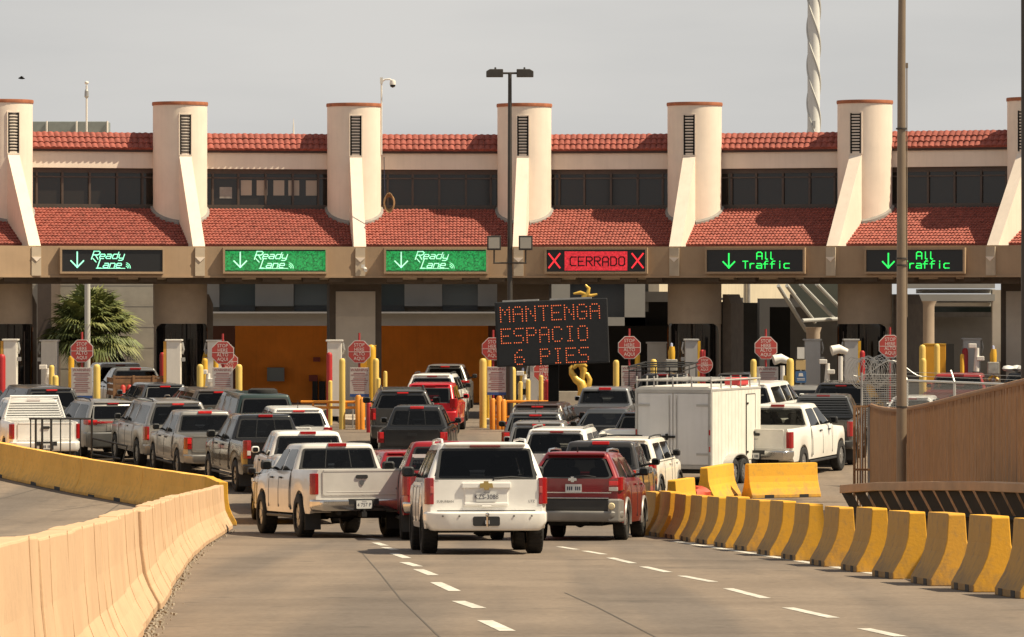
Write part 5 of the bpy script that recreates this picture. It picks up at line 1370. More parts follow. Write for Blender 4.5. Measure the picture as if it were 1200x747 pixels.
# ------------------------------------------------------------------ concrete barriers
def barrier_mat(name, col, grime=.5, chips=.67):
    """flaking road paint over grey concrete, grimier towards the foot where traffic throws dirt"""
    m = mat(name, col, .85, var=.10, vscale=.9, bump=.15, bscale=25, spec=.25)
    nt = m.node_tree; b = nt.nodes['Principled BSDF']; src = b.inputs['Base Color'].links[0].from_socket
    tc = nt.nodes.new('ShaderNodeTexCoord')
    n = nt.nodes.new('ShaderNodeTexNoise'); n.inputs['Scale'].default_value = 5.5; n.inputs['Detail'].default_value = 7; n.inputs['Roughness'].default_value = .7; nt.links.new(tc.outputs['Object'], n.inputs['Vector'])
    sx = nt.nodes.new('ShaderNodeSeparateXYZ'); nt.links.new(tc.outputs['Object'], sx.inputs['Vector'])
    mr = nt.nodes.new('ShaderNodeMapRange'); mr.inputs['From Min'].default_value = .0; mr.inputs['From Max'].default_value = .38; mr.inputs['To Min'].default_value = .22; mr.inputs['To Max'].default_value = 0
    nt.links.new(sx.outputs['Z'], mr.inputs['Value'])
    ad = nt.nodes.new('ShaderNodeMath'); ad.operation = 'ADD'; nt.links.new(n.outputs['Fac'], ad.inputs[0]); nt.links.new(mr.outputs['Result'], ad.inputs[1])
    r = nt.nodes.new('ShaderNodeValToRGB'); r.color_ramp.elements[0].position = .52; r.color_ramp.elements[0].color = (0, 0, 0, 1); r.color_ramp.elements[1].position = .80; r.color_ramp.elements[1].color = (grime, grime, grime, 1)
    nt.links.new(ad.outputs['Value'], r.inputs['Fac'])
    mx = nt.nodes.new('ShaderNodeMixRGB'); mx.inputs['Color2'].default_value = (.20, .155, .11, 1); nt.links.new(r.outputs['Color'], mx.inputs['Fac']); nt.links.new(src, mx.inputs['Color1'])
    r2 = nt.nodes.new('ShaderNodeValToRGB'); r2.color_ramp.elements[0].position = chips; r2.color_ramp.elements[0].color = (0, 0, 0, 1); r2.color_ramp.elements[1].position = chips + .015; r2.color_ramp.elements[1].color = (1, 1, 1, 1)
    n2 = nt.nodes.new('ShaderNodeTexNoise'); n2.inputs['Scale'].default_value = 4.0; n2.inputs['Detail'].default_value = 9; n2.inputs['Roughness'].default_value = .72; nt.links.new(tc.outputs['Object'], n2.inputs['Vector'])
    nt.links.new(n2.outputs['Fac'], r2.inputs['Fac'])
    m3 = nt.nodes.new('ShaderNodeMixRGB'); m3.inputs['Color2'].default_value = (.30, .25, .19, 1); nt.links.new(r2.outputs['Color'], m3.inputs['Fac']); nt.links.new(mx.outputs['Color'], m3.inputs['Color1'])
    nt.links.new(m3.outputs['Color'], b.inputs['Base Color']); return m
M_YBAR = barrier_mat('yellow_barrier_paint', (.72, .37, .04), .55)
M_YBAR2 = barrier_mat('worn_yellow_barrier_paint', (.66, .34, .05), .8, .64)
M_YFLANK = barrier_mat('worn_shaded_flank_paint', (.46, .27, .085), .75, .66)  # duller yellow: wear plus the shade of the flank painted into the colour
M_OBAR = barrier_mat('orange_barrier_paint', (.88, .47, .10), .4)
M_PEACH = barrier_mat('peach_parapet_paint', (.57, .375, .225), .3, .70)
JP = [(-.30, 0), (-.30, .08), (-.20, .26), (-.145, .40), (-.115, .55), (-.095, .86), (.095, .86), (.115, .55), (.145, .40), (.20, .26), (.30, .08), (.30, 0)]
def jersey(name, label, pos, heading, L, m_, group=None, H=.87, slots=2, scale=1.0, cat='barrier', dark_flank=False):
    """precast barrier, long axis along +y from its near end"""
    h = R(heading); fx, fy = math.sin(h), math.cos(h)
    pitch = math.atan2(gz(pos.y + L * fy) - gz(pos.y), L)
    t = thing(name, label, cat, (pos.x, pos.y, gz(pos.y)), -h, group, pitch)
    m = MB(); k = H / .86
    ys = [0, .03] + [L * j / 8 for j in range(1, 8)] + [L - .03, L]
    n = len(JP)
    vs = []
    for y in ys:
        ins = .02 if y in (0, L) else 0
        rise = 0
        for s_ in range(slots):
            yc = L * (s_ + .5) / slots
        vs += [(x * scale * (1 - ins), y, z * k - (ins if z > .5 else 0)) for x, z in JP]
    fs = [(i * n + j, i * n + (j + 1) % n, (i + 1) * n + (j + 1) % n, (i + 1) * n + j) for i in range(len(ys) - 1) for j in range(n)]
    fs += [tuple(range(n)), tuple(range((len(ys) - 1) * n, len(ys) * n))]
    m.add(vs, fs)
    if dark_flank:                                         # worn flank along the lane, its shade put into the darker colour
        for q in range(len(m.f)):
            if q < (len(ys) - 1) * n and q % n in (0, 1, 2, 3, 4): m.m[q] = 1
    m.build('barrier_body', [m_, M_YFLANK], t, bevel=.012)
    for q in range(slots):
        s = MB(); yc = L * (q + .5) / slots
        s.box(-.304 * scale, .304 * scale, yc - .13, yc + .13, 0.005, .085); s.build('lifting_slot', M_DARK, t)
    return t
M_CRACK = mat('crack_dirt', (.46, .30, .18), .9)
GB = 'yellow barriers along the right edge line'
pts = [(1224, 702), (1168, 694.5), (1117, 687), (1071, 679), (1027, 671), (988, 664.5), (953, 657.5), (922, 652), (894, 646.5), (868.5, 642.5), (846, 638.5), (826, 635.5), (807, 632.5), (789, 630), (772, 628)]
places = ['first and nearest of the yellow barrier row, cut by the right picture edge', 'yellow barrier whose near end touches the right picture edge', 'second whole yellow barrier from the right in the front row', 'third whole yellow barrier from the right in the front row', 'fourth whole yellow barrier from the right in the front row',
          'yellow barrier under the left end of the dark steel railing', 'seventh yellow barrier from the right, with a scuffed and shaded brown flank', 'eighth yellow barrier from the right in the front row', 'ninth yellow barrier, in front of the long crosswise barrier', 'tenth yellow barrier, in front of the left end of the crosswise barrier',
          'yellow barrier in front of the trailer wheels', 'yellow barrier in front of the upright short barrier', 'yellow barrier next to the red heap', 'yellow barrier second from the far left end of the row', 'last yellow barrier at the far left end of the row']
rnd = random.Random(5)
for k, ((x, y), lab) in enumerate(zip(pts, places)):
    p = G(x, y); p.x += .05
    jersey('concrete_barrier', lab, p, -4.3 + rnd.uniform(-.9, .9), 1.6 if k < 10 else 1.9, [M_YBAR, M_YBAR, M_YBAR2][k % 3], GB, .88 + rnd.uniform(-.02, .02), scale=1.12, dark_flank=True)
p = G(866, 585); jersey('concrete_barrier', 'long yellow barrier lying crosswise in front of the white pickup', G(875, 584), 66, 1.95, M_YBAR, None, .86)
jersey('concrete_barrier', 'yellow barrier standing askew beside the trailer wheels', G(825, 588), 17, 2.6, M_YBAR, None, .84)
jersey('concrete_barrier', 'low yellow barrier beyond the red heap, left of the trailer wheels', G(787, 606), 15, 2.0, M_YBAR, None, .84)
# the red heap
t = thing('tarpaulin', 'crumpled red orange tarpaulin heap behind the yellow barrier row', 'tarpaulin', G(813, 597))
m = MB(); rnd = random.Random(11); n1, n2 = 22, 7; vs = []
for a in range(n2):
    for b in range(n1):
        th = 2 * math.pi * b / n1; ph = math.pi / 2 * a / (n2 - 1)
        r = (.43 + .06 * math.sin(5 * th + a) + rnd.uniform(-.04, .04)) * math.cos(ph) ** .6 + .002
        vs.append((r * math.cos(th), r * math.sin(th), (.52 + rnd.uniform(-.06, .06)) * math.sin(ph) ** .8))
m.add(vs, [(a * n1 + b, a * n1 + (b + 1) % n1, (a + 1) * n1 + (b + 1) % n1, (a + 1) * n1 + b) for a in range(n2 - 1) for b in range(n1)])
m.build('sheet', mat('tarp_red', (.52, .06, .02), .6, var=.4, vscale=9), t, smooth=35)
m = MB(); m.path([(-.36, -.3, .12), (-.1, -.44, .20), (.2, -.40, .18), (.38, -.2, .10)], .03, 6); m.build('strap', mat('strap_dark_red', (.20, .02, .015), .6), t, smooth=50)

# ---- left parapet: curved run of segments, one thing per cast length
def wall_piece(label, P0, P1, H0, H1, m_, group, name='concrete_wall', flip=1):
    d = P1 - P0; L = math.hypot(d.x, d.y); rz = math.atan2(d.y, d.x) - math.pi / 2
    t = thing(name, label, 'barrier', (P0.x, P0.y, gz(P0.y)), rz, group, math.atan2(gz(P1.y) - gz(P0.y), L))
    m = MB(); n = len(JP); vs = []; N = 6
    rn = random.Random(int(P0.y * 10))
    for j in range(N + 1):
        y = .018 + (L - .036) * j / N; H = lerp(H0, H1, j / N); k = H / .86; e = 0 if 0 < j < N else .008
        for x, z in JP:
            w = rn.uniform(-.006, .006) if 0 < z else 0
            vs.append((x * (1 - e) + w, y, z * (k if z > .4 else 1) + (rn.uniform(-.006, .006) if z > .5 else 0)))
    m.add(vs, [(i * n + j, i * n + (j + 1) % n, (i + 1) * n + (j + 1) % n, (i + 1) * n + j) for i in range(N) for j in range(n)] + [tuple(range(n)), tuple(range(N * n, (N + 1) * n))])
    m.build('wall_body', m_, t, bevel=.015, seg=2)
    if name == 'concrete_barrier':
        for q in (.3, .72):
            m = MB(); m.box(-.304, .304, L * q - .3, L * q + .3, .004, .09); m.build('lifting_slot', M_DARK, t)
    if name == 'concrete_wall':
        for q in range(2):
            m = MB(); y = L * (q + rn.uniform(.3, .7)) / 2; k = H0 / .86
            m.path([(x + .002, y + rn.uniform(-.02, .02), z * (k if z > .4 else 1)) for x, z in JP[6:]], .0028, 4); m.build('hairline_crack', M_CRACK, t)
    return t
def leftH(D): return 1.12 - .0026 * (D - 18) if D < 75 else .965 - .0015 * (D - 75)
ds = [12, 20.5, 26.0, 31.0, 36.0, 41.0, 47.5, 53.5, 59.5, 66.5, 74.0, 82.0, 90.0, 98.0]
GW = 'peach parapet wall segments along the left edge of the road'
ordn = ['nearest length of the peach left wall, at the lower left corner', 'second nearest length of the peach left wall', 'third nearest length of the peach left wall', 'fourth length of the peach left wall from the lower left corner', 'fifth length of the peach left wall from the lower left corner',
        'length of the peach left wall just before the dark vertical joint', 'length of the peach left wall just past the dark vertical joint', 'length of the peach left wall halfway towards the nose', 'length of the peach left wall sixth before its nose', 'length of the peach left wall fifth before its nose',
        'length of the peach left wall third before its nose', 'length of the peach left wall second before its nose', 'last length of the peach left wall, at its rounded nose']
for k, (a, b) in enumerate(zip(ds, ds[1:])):
    off = .30 + [.0, .008, -.004, .006, -.004, .02, -.022, .008, 0, .006, -.006, .004, 0][k]; dh = [0, .008, -.005, .005, 0, .012, -.010, .005, -.005, .008, 0, .005, 0][k]
    wall_piece(ordn[k], Vector((left_x(a) - off, a, 0)), Vector((left_x(b) - off, b, 0)), leftH(a) + dh, leftH(b) + dh, M_PEACH, GW)
run = [(-16.6, 133.5), (-15.4, 130.2), (-12.95, 123.3), (-10.9, 117.6), (-8.9, 112.2), (-7.0, 106.5), (-6.28, 100.2)]
lab2 = ['orange barrier at the left picture edge, in front of the white pickup', 'orange barrier under the black tube gate', 'long orange barrier in front of the silver crossover', 'orange barrier in front of the silver full-size SUV', 'orange barrier in front of the silver compact pickup', 'yellow topped orange barrier at the nose of the wall']
for k, (a, b) in enumerate(zip(run, run[1:])):
    wall_piece(lab2[k], Vector((a[0], a[1], 0)), Vector((b[0], b[1], 0)), .90, .90 if k < 5 else .95, M_OBAR if k < 5 else M_YBAR, 'orange barriers across the left side road', 'concrete_barrier')

# ------------------------------------------------------------------ black tube gate at the left
M_TUBE = mat('black_tube', (.018, .016, .015), .5, var=.3)
D = 127.6; t = thing('tube_gate', 'black steel tube gate with upright bars behind the orange barrier on the left', 'gate', (wx(68, D), D, gz(D)), R(2))
m = MB(); s = F / D; x0, x1 = (34 - 68) / s, (108 - 68) / s; zt = wz(491, D) - gz(D)
m.path([(x0, 0, zt), (x1, 0, zt)], .03, 6); m.build('rail', M_TUBE, t); m = MB(); m.path([(x0, 0, .25), (x1, 0, .25)], .03, 6); m.build('rail', M_TUBE, t)
for px in (36, 42, 49.5, 60, 71, 82, 94, 107.5):
    m = MB(); x = (px - 68) / s; m.path([(x, 0, 0), (x, 0, zt)], .035 if px in (42, 49.5, 60, 107.5) else .02, 6); m.build('bar', M_TUBE, t)
m = MB(); m.path([(x1, 0, .95), ((150 - 68) / s, -.6, .75), ((142 - 68) / s, -.6, .1)], .03, 6); m.path([(x1, 0, .5), ((142 - 68) / s, -.6, .4)], .025, 6); m.build('side_arm', M_TUBE, t)

# ------------------------------------------------------------------ fence, razor wire, steel railing at the right
M_RUST = mat('brown_slats', (.33, .175, .080), .75, var=.2, vscale=3, streak=.3)
M_GALV = mat('galvanised', (.42, .41, .39), .45, .6, var=.15)
FA, FB = Vector((8.50, 109.0, 0)), Vector((6.95, 58.0, 0))
t = thing('slat_fence', 'tall brown slatted fence running towards the right picture edge', 'fence', (FA.x, FA.y, gz(FA.y)))
m = MB(); d = FB - FA; Lf = d.length; N = int(Lf / .115); sl = []
rnd = random.Random(2)
side = Vector((d.y, -d.x, 0)).normalized()
for k in range(N):
    a = FA + d * (k / N); b = FA + d * ((k + .80) / N); Hh = lerp(2.49, 2.66, k / N); o = side * rnd.uniform(-.012, .012)
    vs = []
    for p_ in (a, b):
        for q in (0, .025):
            for z in (.02, Hh): pp = p_ + side * q + o; vs.append((pp.x - FA.x, pp.y - FA.y, gz(pp.y) - gz(FA.y) + z))
    m.add(vs, [(0, 1, 5, 4), (2, 6, 7, 3), (0, 2, 3, 1), (4, 5, 7, 6), (1, 3, 7, 5), (0, 4, 6, 2)])
m.build('slats', M_RUST, t)
m = MB(); top = [FA + d * (k / 14) for k in range(15)]
m.path([(p_.x - FA.x, p_.y - FA.y, gz(p_.y) - gz(FA.y) + lerp(2.49, 2.66, k / 14)) for k, p_ in enumerate(top)], .05, 8); m.build('top_rail', M_RUST, t)
for k in range(0, 15, 2):
    m = MB(); p_ = top[k] - side * .06; m.path([(p_.x - FA.x, p_.y - FA.y, gz(p_.y) - gz(FA.y)), (p_.x - FA.x, p_.y - FA.y, gz(p_.y) - gz(FA.y) + 2.5)], .045, 8); m.build('post', M_RUST, t)
m = MB(); p_ = FA; x0 = wx(998.5, 109.3) - FA.x
m.box(x0, x0 + .06, -.06, 0, 0, 2.49); m.box(x0 + .34, x0 + .44, -.08, .0, 0, 2.45, 1); m.box(x0, x0 + .5, -.1, -.04, .95, 1.0); m.box(x0, x0 + .5, -.05, -.02, 2.44, 2.49)
for k in range(4): m.box(x0 + .09 + k * .06, x0 + .125 + k * .06, -.05, -.02, .05, 2.45)
m.build('end_panel', [M_RUST, M_GALV], t)
# wire mesh panel and concertina wire above the far end
D = 113; t = thing('razor_wire', 'coil of razor wire over a steel mesh panel beside the lamp post', 'razor wire', (wx(1026, D), D, gz(D)))
m = MB(); s = F / D; zt, zb = wz(437, D) - gz(D), wz(500, D) - gz(D); xa, xb = (1010 - 1026) / s, (1060 - 1026) / s
k = 0
while zb + k * .055 < zt: m.path([(xa, 0, zb + k * .055), (xb, 0, zb + k * .055)], .010, 3, cap=False); k += 1
for k in range(int((xb - xa) / .055) + 1): m.path([(xa + k * .055, .01, zb), (xa + k * .055, .01, zt)], .007, 3, cap=False)
m.path([(xa, 0, -.1), (xa, 0, zt)], .03, 6); m.path([(xb, 0, -.1), (xb, 0, zt)], .03, 6)
m.build('mesh_panel', M_GALV, t)
m = MB(); pp = []; L_ = 1.9
for k in range(330):
    th = k * .42; u = k / 330; rr_ = .33 + .05 * math.sin(k * .37); pp.append((xa - .15 + u * L_ * .55 - .75 * rr_ * math.sin(th), u * L_ * .8 + .6 * rr_ * math.sin(th), zt + .02 + rr_ * math.cos(th) + .05 * math.sin(k * 1.3)))
m.path(pp, .008, 3, cap=False)
for k in range(4, 326, 4): q = Vector(pp[k]); m.box(q.x - .02, q.x + .02, q.y - .003, q.y + .003, q.z - .012, q.z + .012)
m.path([(x, .05, zt + .1 + .2 * math.sin(x * 4)) for x in [xa - .2 + i * .12 for i in range(16)]], .012, 4)
m.build('coil', M_GALV, t)
# chain link fence behind the slats
CA, CB = W(1060, 446, 121), W(1212, 448, 114)
t = thing('chain_link_fence', 'grey chain link fence with white top rail above the brown slatted fence', 'fence', (CA.x, CA.y, gz(CA.y)))
m = MB(); dv = CB - CA; n_ = 150
zt, zb = CA.z - gz(CA.y), .3
def cl(u, z): q = CA + Vector((dv.x, dv.y, 0)) * u; return (q.x - CA.x, q.y - CA.y, z)
Lc = math.hypot(dv.x, dv.y); hgt = zt - zb; st = .07
k = -int(hgt / st)
while k * st < Lc:
    for sg in (1, -1):
        u0, u1 = k * st, k * st + hgt
        a0, a1 = max(0, u0), min(Lc, u1)
        if a1 > a0:
            f0, f1 = (a0 - u0) / hgt, (a1 - u0) / hgt
            z0, z1 = (zb + f0 * hgt, zb + f1 * hgt) if sg > 0 else (zt - f0 * hgt, zt - f1 * hgt)
            m.path([cl(a0 / Lc, z0), cl(a1 / Lc, z1)], .0045, 3, cap=False)
    k += 1
m.build('wire_mesh', mat('dull_wire', (.30, .30, .29), .5, .5), t)
m = MB(); m.path([cl(0, zt), cl(1, zt)], .03, 8); m.build('top_rail', mat('pale_tube', (.62, .60, .56), .45, .3), t)
for u in (0.02, .40, .98):
    m = MB(); m.path([cl(u, 0), cl(u, zt + .02)], .035, 8); m.path([cl(u, zt), cl(u - .03, zt + .30)], .025, 6); m.build('post', mat('pale_tube', (.62, .60, .56), .45, .3), t)
m = MB()
for r_ in (.12, .22): m.path([cl(0, zt + r_), cl(1, zt + r_)], .006, 3)
m.build('barbed_wire', M_GALV, t)

# steel railing with raked brackets
M_STEEL = mat('dark_steel', (.008, .0075, .007), .7, var=.3, vscale=4, spec=.15)
M_CAPR = mat('tan_rail_cap', (.36, .22, .12), .6, var=.25, vscale=2)
pts = [(991, 568.5, 72.5), (1030, 565.5, 70.5), (1090, 564.5, 67.5), (1150, 564.5, 64.5), (1215, 567, 61.5), (1300, 572, 58)]
cap = [W(*q) for q in pts]
t = thing('steel_railing', 'dark steel railing with raked brackets and a tan cap behind the yellow barrier row', 'railing', (cap[0].x, cap[0].y, gz(cap[0].y)))
o = Vector(t.location)
m = MB()
fine = []
for a, b in zip(cap, cap[1:]):
    for k in range(6): fine.append(a.lerp(b, k / 6))
fine.append(cap[-1])
vs = []
for i, q in enumerate(fine):
    dd = fine[min(i + 1, len(fine) - 1)] - fine[max(i - 1, 0)]; sd = Vector((-dd.y, dd.x, 0)).normalized()
    if sd.y > 0: sd = -sd
    for a, z in ((.10, 0), (.10, -.13), (-.25, -.13), (-.25, 0)): vs.append(q + sd * a + Vector((0, 0, z)) - o)
m.add(vs, [(i * 4 + j, i * 4 + (j + 1) % 4, i * 4 + 4 + (j + 1) % 4, i * 4 + 4 + j) for i in range(len(fine) - 1) for j in range(4)] + [(0, 1, 2, 3), tuple(range(len(vs) - 4, len(vs)))])
m.build('cap_rail', M_CAPR, t, bevel=.01)
m = MB(); m2 = MB(); m3 = MB()
Ltot = sum((b - a).length for a, b in zip(fine, fine[1:])); step = .80; acc = 0; nxt = .05
for a, b in zip(fine, fine[1:]):
    l = (b - a).length
    while nxt < acc + l:
        q = a.lerp(b, (nxt - acc) / l); dd = (b - a).normalized(); g = gz(q.y)
        p0 = q + Vector((0, 0, -.12)) - o; p1 = q + Vector((0, 0, -.52)) + dd * .85 - o
        w = dd * .31
        y_ = Vector((0, .05, 0))
        m.add([p0 - w - y_, p0 + w - y_, p1 + w - y_, p1 - w - y_, p0 - w + y_, p0 + w + y_, p1 + w + y_, p1 - w + y_], [(0,1,2,3),(7,6,5,4),(0,4,5,1),(1,5,6,2),(2,6,7,3),(3,7,4,0)])
        nxt += step
    acc += l
m.build('raked_bars', M_STEEL, t)
m2.path([Vector((q.x, q.y + .03, q.z - .50)) - o for q in fine], .05, 6); m2.build('mid_rail', M_STEEL, t)
vs = []
for q in fine:
    g = gz(q.y)
    for dy in (.06, .2):
        for z in (g, q.z - .46): vs.append(Vector((q.x, q.y + dy, z)) - o)
m3.add(vs, [f for i in range(len(fine) - 1) for f in ((i*4, i*4+4, i*4+5, i*4+1), (i*4+2, i*4+3, i*4+7, i*4+6), (i*4+1, i*4+5, i*4+7, i*4+3))] + [(0,1,3,2)])
m3.build('kick_plate', M_STEEL, t)

# ------------------------------------------------------------------ lamp posts
M_POLE = mat('brown_pole', (.24, .18, .125), .5, .3, var=.15, vscale=1)
M_POLED = mat('dark_pole', (.06, .052, .045), .5, .3, var=.15)
D = 86; t = thing('lamp_post', 'bare brown lamp post in front of the slatted fence, rising out of the picture', 'lamp post', (wx(1056.5, D), D, gz(D)))
m = MB(); m.path([(0, 0, 0), (0, 0, 4), (.0, 0, 9.0), (.02, 0, 11.5)], [.10, .095, .075, .065], 16); m.build('pole', M_POLE, t, smooth=60)
m = MB()
for z in (wz(152, D) - gz(D), wz(304, D) - gz(D), wz(312, D) - gz(D), wz(478, D) - gz(D)): m.lathe([(.07, z), (.105, z), (.105, z + .03), (.07, z + .03)], 16)
m.build('band', M_POLED, t)
m = MB(); m.path([(.10, 0, 4.2), (.10, 0, wz(76, D) - gz(D))], .012, 6); m.box(.08, .12, -.02, .02, wz(80, D) - gz(D), wz(74, D) - gz(D)); m.build('conduit', M_POLE, t)
m = MB(); m.box(-.22, .22, -.22, .22, 0, .03); m.build('base_plate', M_POLED, t)
m = MB(); m.box(.0, 1.1, -.12, .12, 11.35, 11.5); m.build('lamp_head', M_POLED, t, bevel=.03)
D = 70; t = thing('lamp_post', 'dark lamp post cut by the right picture edge', 'lamp post', (wx(1201, D), D, gz(D)))
m = MB(); m.path([(0, 0, 0), (0, 0, wz(250, D) - gz(D)), (-.01, 0, 10.0)], [.07, .055, .05], 12); m.build('pole', M_POLED, t, smooth=60)
m = MB(); m.box(-.2, .2, -.2, .2, 0, .03); m.build('base_plate', M_POLED, t)
D = 152; t = thing('lamp_post', 'dark double headed lamp post with two floodlights behind the message board', 'lamp post', (wx(597.5, D), D, gz(D)))
zt = wz(86, D) - gz(D)
m = MB(); m.path([(0, 0, 0), (0, 0, 5), (0, 0, zt)], [.11, .085, .06], 12); m.build('pole', M_POLED, t, smooth=60)
m = MB(); m.path([(-.55, 0, zt), (.55, 0, zt)], .035, 8); m.build('crossarm', M_POLED, t)
for sx in (-1, 1):
    m = MB(); m.prism([(sx * .22, zt - .13), (sx * .78, zt - .13), (sx * .78, zt + .06), (sx * .66, zt + .13), (sx * .22, zt + .13)], lambda u, v, w: Vector((u, w, v)), -.18, .18); lh = m.build('lamp_head', M_POLED, t, bevel=.02)
    m = MB(); m.lathe([(.001, zt + .20), (.03, zt + .19), (.035, zt + .13)], 8, lambda r, th, z, sx=sx: (sx * .48 + r * math.cos(th), r * math.sin(th), z)); m.build('photocell', M_POLED, lh)
zc = wz(308.5, D) - gz(D)
m = MB(); m.path([(-.55, -.1, zc), (.55, -.1, zc)], .03, 6); m.build('floodlight_arm', M_POLED, t)
for sx in (-1, 1):
    m = MB(); x = sx * .52; zf = wz(285, D) - gz(D)
    m.path([(x, -.1, zc), (x, -.1, zf)], .03, 6); m.box(x - .23, x + .23, -.32, -.02, zf - .24, zf + .24); fl = m.build('floodlight', M_POLED, t, bevel=.02)
    m = MB(); m.box(x - .18, x + .18, -.335, -.31, zf - .18, zf + .18); m.build('lens', mat('flood_lens', (.36, .33, .28), .2), fl)
D = 193; t = thing('pole', 'pale steel pole standing in front of the palm tree', 'pole', (wx(102.5, D), D, 0))
m = MB(); m.path([(0, 0, 0), (0, 0, 8.0)], .12, 12); m.build('shaft', mat('pale_pole', (.52, .50, .46), .5, .2), t, smooth=60)
m = MB(); m.box(-.25, .25, -.25, .25, 0, .04); m.build('base_plate', M_GALV, t)

# ------------------------------------------------------------------ variable message board
D = 141.0; s = F / D
t = thing('message_board', 'black message board with amber dots reading MANTENGA ESPACIO 6 PIES', 'message board', (wx(648, D), D, gz(D)), R(-3))
Wb, Hb = 132 / s, 76 / s; zc = wz(390, D) - gz(D)
tilt = Matrix.Translation((-.03, 0, zc)) @ Matrix.Rotation(R(2.3), 4, 'Y').inverted()
def bx(m, *a, mi=0): m.box(*a, mi, tilt)
m = MB(); bx(m, -Wb/2, Wb/2, 0, .28, -Hb/2, Hb/2); cab = m.build('cabinet', mat('board_black', (.012, .0125, .014), .55, var=.2), t, bevel=.02)
m = MB(); bx(m, -Wb/2 + .06, Wb/2 - .06, -.012, .01, -Hb/2 + .06, Hb/2 - .06); m.build('face', mat('board_face', (.010, .0105, .012), .45, var=.25, vscale=6), t)
m = MB(); bx(m, -.86 * Wb/2, -.22 * Wb/2, .03, .5, Hb/2 + .0, Hb/2 + .05); bx(m, -.02 * Wb/2, .72 * Wb/2, .03, .5, Hb/2 + .0, Hb/2 + .05); m.build('solar_panel', M_GALV, t)
FONT = {'M': ['10001','11011','10101','10101','10001','10001','10001'], 'A': ['01110','10001','10001','11111','10001','10001','10001'], 'N': ['10001','11001','10101','10101','10011','10001','10001'],
 'T': ['11111','00100','00100','00100','00100','00100','00100'], 'E': ['11111','10000','10000','11110','10000','10000','11111'], 'G': ['01110','10001','10000','10111','10001','10001','01110'],
 'S': ['01111','10000','10000','01110','00001','00001','11110'], 'P': ['11110','10001','10001','11110','10000','10000','10000'], 'C': ['01110','10001','10000','10000','10000','10001','01110'],
 'I': ['01110','00100','00100','00100','00100','00100','01110'], 'O': ['01110','10001','10001','10001','10001','10001','01110'], '6': ['00110','01000','10000','11110','10001','10001','01110'], ' ': ['00000'] * 7}
M_AMB = mat('amber_led', (1.0, .19, .06), .4, emit=.46)
M_OFFLED = mat('unlit_led', (.035, .033, .030), .5)
m, mo = MB(), MB()
cw = (Wb - .30) / 8; px_ = cw * .80 / 4.6; ph_ = .072
for row, txt in enumerate(('MANTENGA', 'ESPACIO ', ' 6 PIES ')):
    zr = Hb/2 - .17 - row * .66
    for k, ch in enumerate(txt):
        for r_ in range(7):
            for c_ in range(5):
                x = -Wb/2 + .17 + k * cw + c_ * px_; z = zr - r_ * ph_
                on = FONT[ch][r_][c_] == '1'
                rr = .0185
                mm_ = m
                if on: mm_.add([tilt @ Vector((x + rr * math.cos(a), -.02, z + rr * math.sin(a))) for a in [i * math.pi / 3 for i in range(6)]] + [tilt @ Vector((x + rr * math.cos(a), -.011, z + rr * math.sin(a))) for a in [i * math.pi / 3 for i in range(6)]],
                        [(0, 1, 2, 3, 4, 5)] + [(i, (i + 1) % 6, (i + 1) % 6 + 6, i + 6) for i in range(6)])
m.build('lettering', M_AMB, t)
m = MB(); m.box(-.16, .16, .3, .55, .5, zc + .6); m.build('mast', M_STEEL, t)
m = MB(); m.box(-1.1, 1.1, -.6, 1.6, .45, .62); m.box(-.5, .5, .2, 1.3, .62, 1.1); m.build('trailer_frame', M_STEEL, t)
for sx in (-1, 1): add_wheel(t, sx * 1.15, .5, .33, 'dish')

# ------------------------------------------------------------------ bollards, signs, kiosks on the islands
M_YPALE = mat('pale_yellow_bollard', (.72, .50, .12), .55, var=.15, vscale=3, streak=.2)
M_YDEEP = mat('deep_yellow_bollard', (.68, .38, .025), .5, var=.15, vscale=3, streak=.2)
M_RBOL = mat('red_bollard', (.42, .020, .022), .5, var=.15, streak=.15)
M_OGATE = mat('orange_gate', (.72, .26, .02), .5, var=.12, streak=.15)
BOL = {}
def bollard(lab, x, y, D, r, m_, group):
    key = (round(r, 3), m_.name); H = wz(y, D) - gz(D)
    if key not in BOL:
        m = MB(); m.lathe([(r, 0), (r, 1 - r * .5), (r * .9, 1 - r * .22), (r * .6, 1 - r * .06), (.001, 1.0)], 18); o = m.build('bollard', m_, smooth=50); BOL[key] = o
    else:
        o = BOL[key].copy(); C.objects.link(o)
    o.location = (wx(x, D), D, gz(D)); o.scale = (1, 1, H)
    tag(o, lab, 'bollard', group)
GY = 'yellow bollards guarding the booths'; GR = 'red bollards beside the booths'
